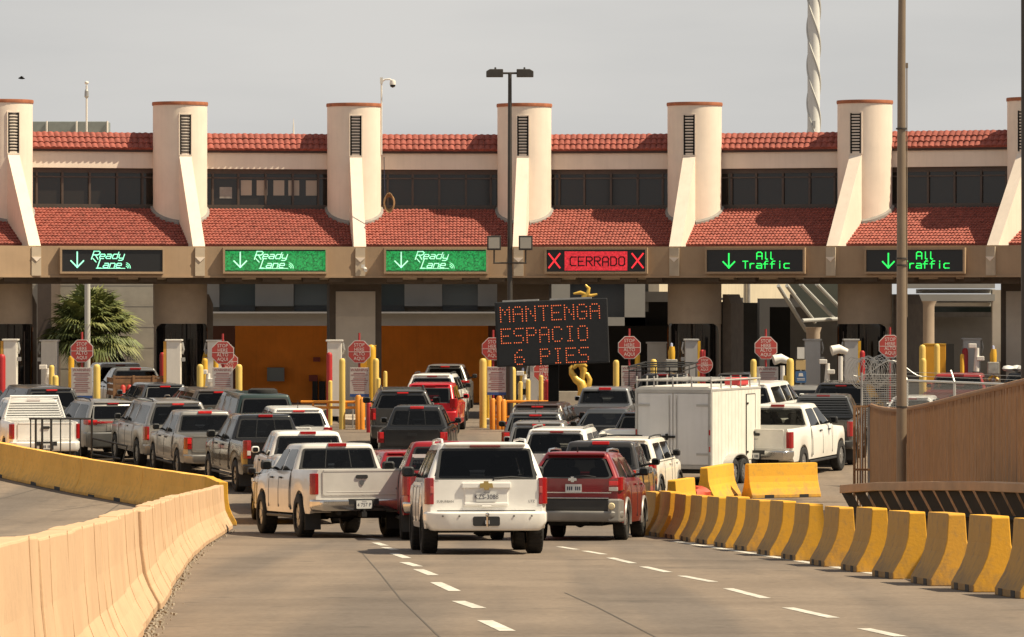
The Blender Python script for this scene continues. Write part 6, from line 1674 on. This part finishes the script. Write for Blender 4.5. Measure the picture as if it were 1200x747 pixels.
for x, y, D, r, mm_, lab in [
 (113.5, 427, 151, .115, M_YPALE, 'yellow bollard right of the first notice board by the palm tree'), (83.5, 417, 158, .10, M_YDEEP, 'deep yellow bollard behind the left edge of the first notice board'),
 (65, 440, 154, .10, M_YPALE, 'yellow bollard left of the first notice board, front of three'), (60.5, 428, 156, .09, M_YPALE, 'yellow bollard left of the first notice board, middle of three'), (56, 411, 161, .11, M_YDEEP, 'tall deep yellow bollard left of the first stop sign'),
 (234.5, 427, 152, .11, M_YPALE, 'yellow bollard left of the stop sign by the first orange bay'), (240, 420, 156, .10, M_YDEEP, 'deep yellow bollard close behind another left of the stop sign by the first orange bay'), (280, 427, 152, .11, M_YPALE, 'yellow bollard at the left edge of the first orange bay'), (253, 420, 159, .09, M_YDEEP, 'deep yellow bollard behind the stop sign by the first orange bay'),
 (401, 420, 151, .10, M_YPALE, 'yellow bollard right of the tall red bollard'), (387, 446, 154, .07, M_YPALE, 'short yellow bollard at the foot of the tall red bollard'), (435, 404, 154, .14, M_YDEEP, 'thick deep yellow post right of the third stop sign'), (440.5, 420, 152, .10, M_YPALE, 'yellow bollard at the left edge of the second orange bay'), (443.5, 443, 151, .07, M_YPALE, 'short yellow bollard at the left edge of the second orange bay'), (451.5, 435, 160, .07, M_YPALE, 'slim yellow bollard inside the second orange bay'),
 (566, 420, 152, .12, M_YPALE, 'tall yellow bollard left of the notice board under the message board'), (572, 407, 156, .11, M_YDEEP, 'deep yellow bollard behind the fourth stop sign'), (600, 430, 153, .13, M_YPALE, 'thick yellow bollard under the left part of the message board'), (610, 447, 155, .075, M_YPALE, 'slim yellow bollard left of the white camera post under the message board'), (619, 445, 155, .075, M_YPALE, 'slim yellow bollard right of the white camera post under the message board'), (634, 440, 153, .075, M_YPALE, 'slim yellow bollard left of the red bollard under the message board'),
 (722, 422, 152, .10, M_YPALE, 'yellow bollard between the gold sculpture and the fifth stop sign'), (747, 414, 160, .09, M_YDEEP, 'deep yellow bollard right of the fifth stop sign'), (766, 421, 157, .11, M_YPALE, 'yellow bollard behind the ladder rack'), (883, 421, 150, .10, M_YPALE, 'yellow bollard left of the sixth stop sign'), (854, 441, 158, .05, M_YPALE, 'small yellow post in front of the grey kiosk above the trailer'),
 (926, 420, 150, .12, M_YPALE, 'thick yellow bollard under the white camera beside the blue sign'), (920, 440, 150, .06, M_YPALE, 'thin yellow post left of the bollard under the white camera'),
 (1081, 404, 153, .11, M_YPALE, 'left tall yellow bollard of the orange cabinet'), (1082, 420, 150, .10, M_YPALE, 'lower yellow bollard in front of the orange cabinet'), (1098, 403, 153, .10, M_YPALE, 'right tall yellow bollard of the orange cabinet'), (1127.5, 415, 155, .07, M_YDEEP, 'slim yellow bollard left of the red capped post')]:
    bollard(lab, x, y, D, r, mm_, GY)
for x, y, D, r, lab in [(190.5, 413, 158, .10, 'red bollard left of the white kiosk by the first orange bay'), (386, 413, 156, .10, 'tall red bollard in front of the white kiosk at the louvred pier'), (2, 415, 156, .13, 'red bollard at the left picture edge'),
                     (642, 445, 154, .13, 'thick red bollard under the message board'), (823, 410, 156, .09, 'red bollard behind the round stop sign above the trailer'), (1010.5, 411, 156, .09, 'red bollard right of the grey kiosk beyond the razor wire'), (1131, 408, 158, .10, 'red capped post in front of the far right kiosk'), (432.5, 472, 149, .085, 'red bollard touching the orange gate posts')]:
    bollard(lab, x, y, D, r, M_RBOL, GR)

M_SIGNRED = mat('stop_sign_red', (.44, .055, .045), .55, var=.12, vscale=3)
M_SIGNWH = mat('sign_white', (.66, .60, .55), .6)
M_POSTRED = mat('red_post', (.36, .03, .03), .5)
def stop_sign(lab, x, y, D, dia, round_=False, lines=('STOP', 'HERE', 'ALTO', 'AQUI'), post=True):
    zc = wz(y, D) - gz(D)
    t = thing('stop_sign', lab, 'stop sign', (wx(x, D), D, gz(D)), R(random.uniform(-4, 4)), 'stop signs of the lanes')
    r = dia / 2 / math.cos(math.pi / 8)
    m = MB()
    oc = lambda rr: [(rr * math.cos(math.pi / 8 + k * math.pi / 4), zc + rr * math.sin(math.pi / 8 + k * math.pi / 4)) for k in range(8)] if not round_ else [(rr * math.cos(k * math.pi / 12), zc + rr * math.sin(k * math.pi / 12)) for k in range(24)]
    f = lambda u, v, w: Vector((u, w, v))
    m.prism(oc(r), f, -.03, .0, 0); m.prism(oc(r * .94), f, -.034, -.03, 1)
    m.build('sign_plate', [M_SIGNWH, M_SIGNRED], t)
    m = MB(); m.box(-r * .88, r * .88, -.038, -.033, zc - .008, zc + .008)
    for k, s_ in enumerate(lines):
        vs, fs = text_geo(s_, dia * .215, bold=.0); m.add([(v.x * .92, -.039, zc + v.y + (.30 - k * .2) * dia) for v in vs], fs)
    m.build('lettering', M_SIGNWH, t)
    m = MB(); m.path([(0, .02, 0), (0, .02, zc + r + .22)], .04, 6); m.build('post', M_POSTRED, t)
for k, (x, y, lab) in enumerate([(96, 411.5, 'red octagon stop sign in front of the palm tree'), (261, 413.5, 'red octagon stop sign in front of the first orange bay'), (421, 412.5, 'red octagon stop sign in front of the louvred pier'), (578, 409, 'red octagon stop sign half hidden by the left edge of the message board'),
                            (737.5, 407.5, 'red octagon stop sign between the gold sculpture and the ladder rack'), (897.5, 408, 'red octagon stop sign above the notice board beyond the trailer'), (1043, 406, 'red octagon stop sign half hidden by the bare brown lamp post')]):
    stop_sign(lab, x, y, 152.5, .75)
stop_sign('faded red octagon low behind the second notice board', 268.5, 424, 158, .6)
stop_sign('round faded red stop sign on a red bollard above the trailer', 825.5, 428, 154, .52, True)
stop_sign('faded red octagon below the message board next to the grey kiosk', 638, 436, 157, .75)

M_NOTICE = mat('notice_board_white', (.50, .45, .42), .7, var=.1); M_NTEXT = mat('notice_text', (.26, .10, .10), .7); M_BLUE = mat('sign_blue', (.03, .08, .26), .6)
def notice(lab, x0, y0, x1, y1, D, blue=True, mesh_=False):
    t = thing('notice_board', lab, 'notice board', (wx((x0 + x1) / 2, D), D, gz(D)), 0, 'notice boards under the stop signs')
    w = (x1 - x0) * D / F / 2; zt, zb = wz(y0, D) - gz(D), wz(y1, D) - gz(D)
    m = MB(); m.box(-w, w, -.02, .02, zb, zt); m.build('board', M_NOTICE, t, bevel=.006)
    m = MB(); rn = random.Random(int(x0))
    vs, fs = text_geo('WARNING', .12, bold=.003); m.add([(v.x, -.024, zt - .08 + v.y) for v in vs], fs)
    k = 0; z = zt - .17
    while z > zb + .10:
        ww = w * rn.uniform(.55, .88); m.box(-ww, ww, -.0235, -.019, z - (.022 if k % 3 else .03), z); z -= .062; k += 1
    m.build('lettering', M_NTEXT, t)
    if blue: m = MB(); m.box(-w, w, -.025, .0, zb - .09, zb + .0); m.build('blue_strip', M_BLUE, t)
    m = MB()
    for sx in (-.7, .7): m.path([(sx * w, .04, 0), (sx * w, .04, zt)], .03, 6)
    m.build('legs', M_GALV, t)
notice('white notice board in small red print left of the pickup with stake bed', 83.5, 431, 108, 464, 152); notice('white notice board in small red print in front of the first orange bay', 249, 431, 273, 458, 152)
notice('white notice board in small red print in front of the louvred pier', 410, 431, 432.5, 462, 152); notice('white notice board in small red print under the left edge of the message board', 571, 430, 593, 460, 152)
notice('white notice board behind the black ladder rack', 728, 429, 752, 462, 152, False); notice('white notice board below the stop sign beyond the trailer', 887, 430, 912, 452, 152, False)

M_KIOSK = mat('kiosk_white', (.70, .66, .60), .5, var=.06, streak=.1); M_KIOSKG = mat('kiosk_grey', (.40, .39, .38), .5, var=.06, streak=.1)
def kiosk(lab, x0, x1, y, D, m_, edge=None, ec=None, side=1):
    t = thing('kiosk', lab, 'kiosk', (wx((x0 + x1) / 2, D), D, gz(D)), 0, 'inspection kiosks beside the booths')
    w = (x1 - x0) * D / F / 2; H = wz(y, D) - gz(D)
    m = MB(); m.box(-w, w, 0, .55, .15, H - .06); m.build('cabinet', m_, t, bevel=.015)
    m = MB(); m.box(-w - .05, w + .05, -.04, .6, H - .058, H); m.build('lid', m_, t, bevel=.01)
    m = MB(); m.box(-w + .02, w - .02, .02, .53, 0, .15); m.build('plinth', M_STEEL, t)
    if edge:
        m = MB(); a = -w - .10 if edge < 0 else w + .002; m.box(a, a + .098, .0, .55, .15, H - .07); m.build('side_panel', ec, t)
    m = MB(); q = w if side > 0 else -w
    m.box(min(q, q + side * .14), max(q, q + side * .14), .1, .3, H - .75, H - .62); m.path([(q + side * .05, .15, H - .1), (q + side * .1, .15, H - .35), (q + side * .05, .15, H - .5)], .04, 6); m.build('camera', M_GALV, t)
M_OEDGE = mat('orange_edge', (.60, .30, .05), .6)
kiosk('tall white kiosk at the left picture edge', 4, 19, 397.5, 157, M_KIOSK, -1, M_OEDGE); kiosk('white kiosk left of the palm tree behind the yellow bollards', 48, 67, 398.5, 160, M_KIOSK, side=-1)
kiosk('white kiosk with orange edge left of the first orange bay', 195, 211.5, 398, 157, M_KIOSK, -1, M_OEDGE); kiosk('white kiosk right behind the stop sign of the first orange bay', 243, 260, 398.5, 160, M_KIOSK, side=-1)
kiosk('white kiosk in front of the louvred pier', 383.5, 400, 398.5, 158, M_KIOSK); kiosk('grey kiosk half hidden under the message board', 621, 636, 425, 158, M_KIOSKG, side=-1)
kiosk('grey kiosk with yellow edge above the trailer roof', 803, 817.5, 397.5, 157, M_KIOSKG, 1, M_YDEEP, -1); kiosk('grey kiosk behind the white cameras, right of the sixth stop sign', 943.5, 961.5, 397.5, 159, M_KIOSKG)
kiosk('grey kiosk with yellow edge beyond the razor wire', 990, 1005.5, 397.5, 157, M_KIOSKG, 1, M_YDEEP, -1); kiosk('grey kiosk at the far right behind the red pickup', 1129, 1149, 396.5, 158, M_KIOSKG)
kiosk('white cabinet in the closed bay left of the yellow beacon post', 759, 781, 401, 165, M_KIOSK)

# white camera columns and yellow scanner posts
def camera_post(lab, x, y, D, kind):
    t = thing('camera_post', lab, 'camera post', (wx(x, D), D, gz(D)), 0, 'camera and scanner posts')
    H = wz(y, D) - gz(D); m = MB()
    if kind == 'white':
        m.path([(0, 0, 0), (0, 0, H * .6), (.03, 0, H * .9)], [.12, .10, .07], 10); m.build('column', M_KIOSK, t, smooth=50)
        for sx, z in ((-1, .93), (1, .78)):
            m = MB(); m.box(min(0, sx * .26), max(0, sx * .26), -.12, .1, H * z - .09, H * z + .06); m.build('camera_housing', M_KIOSK, t, bevel=.02)
        m = MB(); m.box(-.13, .13, -.14, -.02, H * .5, H * .62); m.build('reader', M_STEEL, t, bevel=.01)
    elif kind == 'hood':
        m.path([(0, 0, 0), (0, 0, H - .3)], .08, 10); m.build('column', M_KIOSK, t)
        m = MB(); m.path([(-.30, -.05, H - .12), (-.05, 0, H - .06), (.22, .05, H - .16)], [.17, .15, .10], 12); m.build('camera_housing', M_KIOSK, t, smooth=50)
    else:
        m.path([(0, 0, 0), (0, 0, H - .75)], .055, 8); m.build('column', M_GALV, t)
        m = MB(); m.box(-.19, .19, -.12, .12, H - .95, H - .55); m.build('scanner_box', mat('scanner_grey', (.38, .36, .32), .6, var=.3, vscale=7), t, bevel=.02)
        m = MB(); m.path([(0, 0, H - .55), (0, 0, H - .3), (.02, 0, H - .12)], [.11, .12, .08], 12); m.path([(-.16, 0, H - 1.15), (0, 0, H - 1.0), (.16, 0, H - 1.15)], .06, 8); m.build('yellow_shroud', M_YDEEP, t, smooth=50)
        m = MB(); m.lathe([(.001, H), (.035, H - .02), (.045, H - .12)], 10); m.build('beacon', mat('beacon_pale', (.5, .55, .75), .3), t)
for a in [('white camera column left of the first notice board', 55, 425, 158, 'white'), ('white camera column left of the second notice board', 243, 431, 155, 'white'), ('white camera column under the message board', 614, 433, 159, 'white'),
          ('white hooded camera left of the blue sign beyond the trailer', 917, 418, 152, 'hood'), ('white hooded camera on a dark post left of the razor wire', 985, 407, 153, 'hood'), ('white camera column left of the razor wire', 969, 418, 155, 'white'), ('white camera column behind the red pickup', 1144, 398, 155, 'white'),
          ('yellow scanner post with grey box above the ladder rack', 787, 402, 154, 'yellow'), ('yellow scanner post with grey box at the far right', 1164, 405, 153, 'yellow'), ('yellow scanner post under the message board', 613, 431, 161, 'yellow'), ('yellow scanner post left of the first stop sign behind the bollards', 241, 409, 161, 'yellow')]:
    camera_post(*a)
D = 152; t = thing('blue_sign', 'small blue sign with white emblem below a tan box beyond the trailer', 'sign', (wx(938.5, D), D, gz(D)))
m = MB(); z = wz(442, D) - gz(D); m.prism(rr_poly(.36, .38, .04, 3, 0, z), lambda u, v, w: Vector((u, w, v)), -.02, .0); m.build('sign_plate', mat('placard_blue', (.05, .12, .26), .6), t)
m = MB(); m.prism([(-.08, z + .02), (.08, z + .02), (.06, z + .13), (-.06, z + .13)], lambda u, v, w: Vector((u, w, v)), -.026, -.02); m.box(-.13, .13, -.025, -.02, z - .06, z - .04); m.box(-.13, .13, -.025, -.02, z - .11, z - .09); m.build('emblem', M_SIGNWH, t)
m = MB(); m.path([(0, .03, 0), (0, .03, z + .5)], .03, 6); m.build('post', M_GALV, t)
m = MB(); m.box(-.16, .16, .0, .2, z + .24, z + .56); m.build('tan_box', mat('tan_box', (.55, .38, .17), .6), t); m = MB(); m.box(-.12, .12, -.01, .02, z + .60, z + .98); m.build('white_panel', M_KIOSK, t)
t = thing('cabinet', 'tall deep yellow equipment cabinet between two bollards on the right', 'cabinet', (wx(1096, 156), 156, gz(156)))
m = MB(); H = wz(404, 156) - gz(156); m.box(-.36, .36, 0, .6, 0, H); m.build('cabinet_body', mat('cabinet_yellow', (.62, .29, .012), .5, var=.1), t, bevel=.02)
m = MB(); m.box(.12, .14, -.008, .0, .2, H - .1); m.box(-.37, .37, -.01, .6, H, H + .03); m.build('door_gap', M_YDEEP, t)
t = thing('cabinet', 'deep yellow equipment cabinet behind the third stop sign', 'cabinet', (wx(429, 157), 157, gz(157)))
m = MB(); H = wz(406, 157) - gz(157); m.box(-.20, .32, 0, .6, 0, H); m.build('cabinet_body', mat('cabinet_yellow', (.62, .29, .012), .5, var=.1), t, bevel=.02)
m = MB(); m.box(-.21, .33, -.01, .6, H, H + .03); m.build('lid', M_YDEEP, t)

# orange lane gates
def gate(lab, x0, x1, yt, yb, D, posts):
    t = thing('lane_gate', lab, 'gate', (wx(x1, D), D, gz(D)), 0, 'orange lane gates')
    L = (x1 - x0) * D / F; zt, zb = wz(yt, D) - gz(D), wz(yb, D) - gz(D)
    m = MB(); m.path([(-L, .4, zt), (0, 0, zt)], .045, 8); m.path([(-L, .4, zb), (0, 0, zb)], .045, 8); m.build('rails', M_OGATE, t)
    for u in (.25, .55, .8):
        m = MB(); m.path([(-L * u, .4 * u, zb), (-L * u, .4 * u, zt)], .035, 8); m.build('upright', M_OGATE, t)
    for px, y in posts:
        m = MB(); x = wx(px, D) - wx(x1, D); m.path([(x, -.1, 0), (x, -.1, wz(y, D) - gz(D) - .06), (x, -.1, wz(y, D) - gz(D))], [.10, .10, .06], 14); m.build('gate_post', M_OGATE, t, smooth=50)
gate('orange lane gate left of the grey SUV, across the first orange bay', 352, 424, 471.5, 478, 151, [(424, 466), (420, 463)])
gate('orange lane gate under the message board', 578, 655, 471, 489, 151, [(577.5, 467), (585, 464), (590, 468)])

# gold sculpture behind the message board
D = 149; t = thing('sculpture', 'twisted golden sculpture rising behind the message board', 'sculpture', (wx(680, D), D, gz(D)))
def S(x, y, dy=0): q = W(x, y, D); return (q.x - t.location.x, dy, q.z - gz(D))
M_GOLD = mat('gold_paint', (.68, .42, .07), .35, .25, var=.15)
m = MB()
m.path([S(682, 470), S(684, 458), S(681, 449), S(675, 445), S(670, 438), S(669, 431), S(671, 428)], [.20, .19, .16, .13, .10, .07, .03], 10)
m.path([S(684, 458), S(690, 452), S(691, 445), S(688, 439), S(683, 437)], [.13, .10, .09, .08, .06], 10)
m.path([S(681, 449), S(683, 441), S(684, 434), S(681, 428), S(683, 400), S(682, 360)], [.10, .10, .12, .12, .09, .08], 10)
m.path([S(672, 432, -.1), S(676, 427, -.1), S(682, 427, -.05), S(687, 430)], [.05, .09, .12, .06], 10)
m.path([S(682, 360), S(684, 348), S(689, 344), S(690, 338), S(686, 334)], [.08, .08, .07, .06, .03], 10)
m.path([S(672, 344.5), S(680, 343), S(692, 347), S(700, 345)], [.03, .06, .06, .03], 8)
m.build('figure', M_GOLD, t, smooth=60)
m = MB(); m.box(-.4, .4, -.3, .3, 0, .5); m.build('plinth', M_KERB, t, bevel=.03)

# ------------------------------------------------------------------ things on and above the roof
D = 168; t = thing('roof_tank', 'grey green steel tanks on the roof behind the first tiled bay', 'tank', (wx(84, D), D, 9.4), 0)
for k, (x0, x1) in enumerate(((14, 54), (56, 89), (91, 126))):
    m = MB(); m.box(wx(x0, D) - t.location.x, wx(x1, D) - t.location.x, 0, 1.2, 0, wz(142.5, D) - 9.4); m.build('tank', mat('tank_green', (.20, .225, .215), .6, var=.15), t, bevel=.02)
for x in (55, 90, 126):
    m = MB(); q = wx(x, D) - t.location.x; m.path([(q, -.05, 0), (q, -.05, wz(142, D) - 9.4)], .035, 6); m.build('strut', M_KIOSK, t)
D = 166; t = thing('camera_mast', 'white mast with a round camera on the roof left of the second tower', 'camera mast', (wx(101.5, D), D, 9.4))
m = MB(); H = wz(97, D) - 9.4; m.path([(0, 0, 0), (0, 0, H - .1)], .035, 8); m.build('mast', M_KIOSK, t)
m = MB(); m.lathe([(.05, H - .55), (.08, H - .5), (.07, H - .3), (.03, H - .22)], 12); m.build('bracket', M_GALV, t); m = MB(); m.lathe([(.001, H + .06), (.06, H + .04), (.075, H), (.06, H - .05), (.001, H - .08)], 12); m.build('camera_dome', M_KIOSK, t, smooth=60)
c, n, tt, a = TC[3]; D = 163.6
t = thing('dome_camera', 'white dome camera on a curved bracket at the top of a tower', 'camera', (wx(447, D), D, 10.2))
m = MB(); z1 = wz(95, D) - 10.2; m.path([(0, 0, -.9), (0, 0, z1)], .03, 8); m.box(-.05, .05, -.04, .04, z1 - .1, z1 + .12); m.build('mast', M_KIOSK, t)
m = MB(); m.path([(0, 0, z1 - .04), (.12, 0, z1 + .05), (.3, 0, z1 + .06), (.38, 0, z1)], .03, 8); m.build('bracket', M_KIOSK, t, smooth=60)
m = MB(); m.lathe([(.001, z1 + .05), (.09, z1 + .02), (.11, z1 - .08), (.11, z1 - .14)], 14, lambda r, th, z: (.40 + r * math.cos(th), r * math.sin(th), z)); dm = m.build('camera_dome', M_KIOSK, t, smooth=40)
m = MB(); m.lathe([(.10, z1 - .14), (.085, z1 - .21), (.001, z1 - .25)], 14, lambda r, th, z: (.40 + r * math.cos(th), r * math.sin(th), z)); m.build('lens', M_GLASS, dm, smooth=40)
D = 167; t = thing('antenna', 'thin whip antenna on the roof between the second and third towers', 'antenna', (wx(344, D), D, 9.4))
m = MB(); m.path([(0, 0, 0), (0, 0, .75), (0, 0, wz(139, D) - 9.4)], [.05, .04, .008], 6); m.build('whip', M_KIOSK, t)
D = 160.9; t = thing('cable_coil', 'loops of tan cable hanging beside the third tower above the tiled roof', 'cable', (wx(456, D), D, wz(238, D)))
m = MB()
for k in range(7): m.path([((.16 + .015 * (k % 3)) * math.cos(q), .03 * k - .1, (.34 - .02 * k) * math.sin(q)) for q in [i * 2 * math.pi / 24 for i in range(24)]], .018, 5, closed=True)
m.build('loops', mat('tan_cable', (.36, .20, .09), .7), t, smooth=60)
m = MB(); m.path([(-.14, 0, .2), (-.17, .05, .9), (-.18, .1, 1.6)], .014, 5); m.build('cable_tail', M_INK, t)
# small white security camera below the third tower
c, n, tt, a = TC[3]; q = c + n * 3.56
t = thing('security_camera', 'small white security camera on the fascia below the third tower', 'camera', (q.x + .15, q.y, 5.18))
m = MB(); m.path([(0, 0, .05), (.04, -.2, 0)], [.07, .06], 10); m.build('housing', M_KIOSK, t); m = MB(); m.box(-.12, .0, -.02, .03, .08, .2); m.build('bracket', M_KIOSK, t)
# the far white mast with its spiral fin
D = 420; t = thing('spiral_mast', 'white mast with a spiral strake far behind the roof', 'mast', (wx(953.5, D), D, 0))
r = 7.3 * D / F; m = MB(); m.lathe([(r * 1.05, 0), (r, 20), (r * .93, 50), (r * .9, 60)], 28); m.build('shaft', mat('mast_white', (.66, .65, .62), .6, var=.06), t, smooth=50)
m = MB(); pp = []
for s0 in (0, math.pi * 2 / 3, math.pi * 4 / 3):
    pp = [(r * 1.06 * math.cos(s0 - z * .62), r * 1.06 * math.sin(s0 - z * .62), z) for z in [14 + i * .25 for i in range(170)]]; m.path(pp, .085, 5, cap=False)
m.build('strake', mat('mast_shade', (.50, .49, .46), .6), t, smooth=60)
m = MB(); z = wz(146, D); m.box(-.12, .12, -r - .1, -r, z - .3, z + .3); m.build('access_hatch', M_GALV, t)
# a bird
D = 140; t = thing('bird', 'small dark bird in flight in the upper left sky', 'bird', W(25, 92, D))
m = MB(); m.path([(-.09, 0, 0), (-.03, 0, .01), (.04, 0, 0), (.11, 0, -.01)], [.012, .035, .03, .008], 8); m.add([(-.02, 0, .02), (.05, 0, .02), (.05, -.22, .06), (-.0, -.24, .05), (-.02, 0, .012), (.05, 0, .012), (.05, -.22, .052), (0, -.24, .042)], [(0,1,2,3),(7,6,5,4),(0,4,5,1),(1,5,6,2),(2,6,7,3),(3,7,4,0)])
m.add([(-.02, 0, .02), (.05, 0, .02), (.05, .22, .06), (-.0, .24, .05), (-.02, 0, .012), (.05, 0, .012), (.05, .22, .052), (0, .24, .042)], [(0,1,2,3),(7,6,5,4),(0,4,5,1),(1,5,6,2),(2,6,7,3),(3,7,4,0)]); m.build('bird_body', M_STEEL, t)

# ------------------------------------------------------------------ palm tree behind the first bay
M_FROND = mat('palm_frond', (.13, .155, .045), .6, var=.4, vscale=2.5)
M_FRONDY = mat('palm_frond_young', (.20, .21, .06), .6, var=.3, vscale=2.5)
M_DRY = mat('dry_frond', (.36, .20, .08), .8, var=.3)
M_TRUNK = mat('palm_trunk', (.16, .11, .07), .9, var=.3, bump=.5)
D = 195; t = thing('palm_tree', 'fan palm with dense green fronds and a dry brown skirt behind the first bay', 'palm tree', (wx(106, D), D, 0))
m = MB(); m.path([(0, 0, 0), (.02, 0, 1.2), (.0, 0, 2.9)], [.34, .28, .26], 12); m.build('trunk', M_TRUNK, t, smooth=40)
rnd = random.Random(21)
def frond(mbx, az_, el_, L, fan, droop, n=24, mi=0, org=(0, 0, 2.75)):
    d = Vector((math.cos(az_) * math.cos(el_), math.sin(az_) * math.cos(el_), math.sin(el_)))
    o_ = Vector(org); tip = o_ + d * L
    mbx.path([o_, o_ + d * L * .5 + Vector((0, 0, .04)), tip], [.025, .018, .012], 4, mi)
    side = d.cross(Vector((0, 0, 1))).normalized(); up = side.cross(d)
    for k in range(n):
        a = (k / (n - 1) - .5) * 2 * R(118); ll = fan * (1 - .28 * abs(a) / R(118)) * rnd.uniform(.85, 1.1)
        dr = (d * math.cos(a) + side * math.sin(a)); w = .044
        nn = dr.cross(up).normalized() * w
        p1 = tip + dr * ll * .55 + up * .05 * math.cos(a) ; p2 = tip + dr * ll + Vector((0, 0, -droop * ll * rnd.uniform(.5, 1.3))); fold = up * .018
        mbx.add([tip - nn * .3, tip + nn * .3, p1 - nn + fold, p1 + nn - fold, p2], [(0, 1, 3, 2), (2, 3, 4)], mi)
m = MB()
for k in range(210):
    el_ = R(rnd.uniform(-32, 85)); az_ = rnd.uniform(0, 2 * math.pi)
    frond(m, az_, el_, rnd.uniform(.85, 1.45), rnd.uniform(.85, 1.2), .30, 24, 1 if rnd.random() < .3 else 0)
m.build('crown', [M_FROND, M_FRONDY], t)
m = MB()
for k in range(26): frond(m, rnd.uniform(0, 2 * math.pi), R(rnd.uniform(-75, -40)), rnd.uniform(.5, .9), rnd.uniform(.5, .75), .8, 14, 0, (0, 0, 2.6))
m.build('dry_skirt', M_DRY, t)
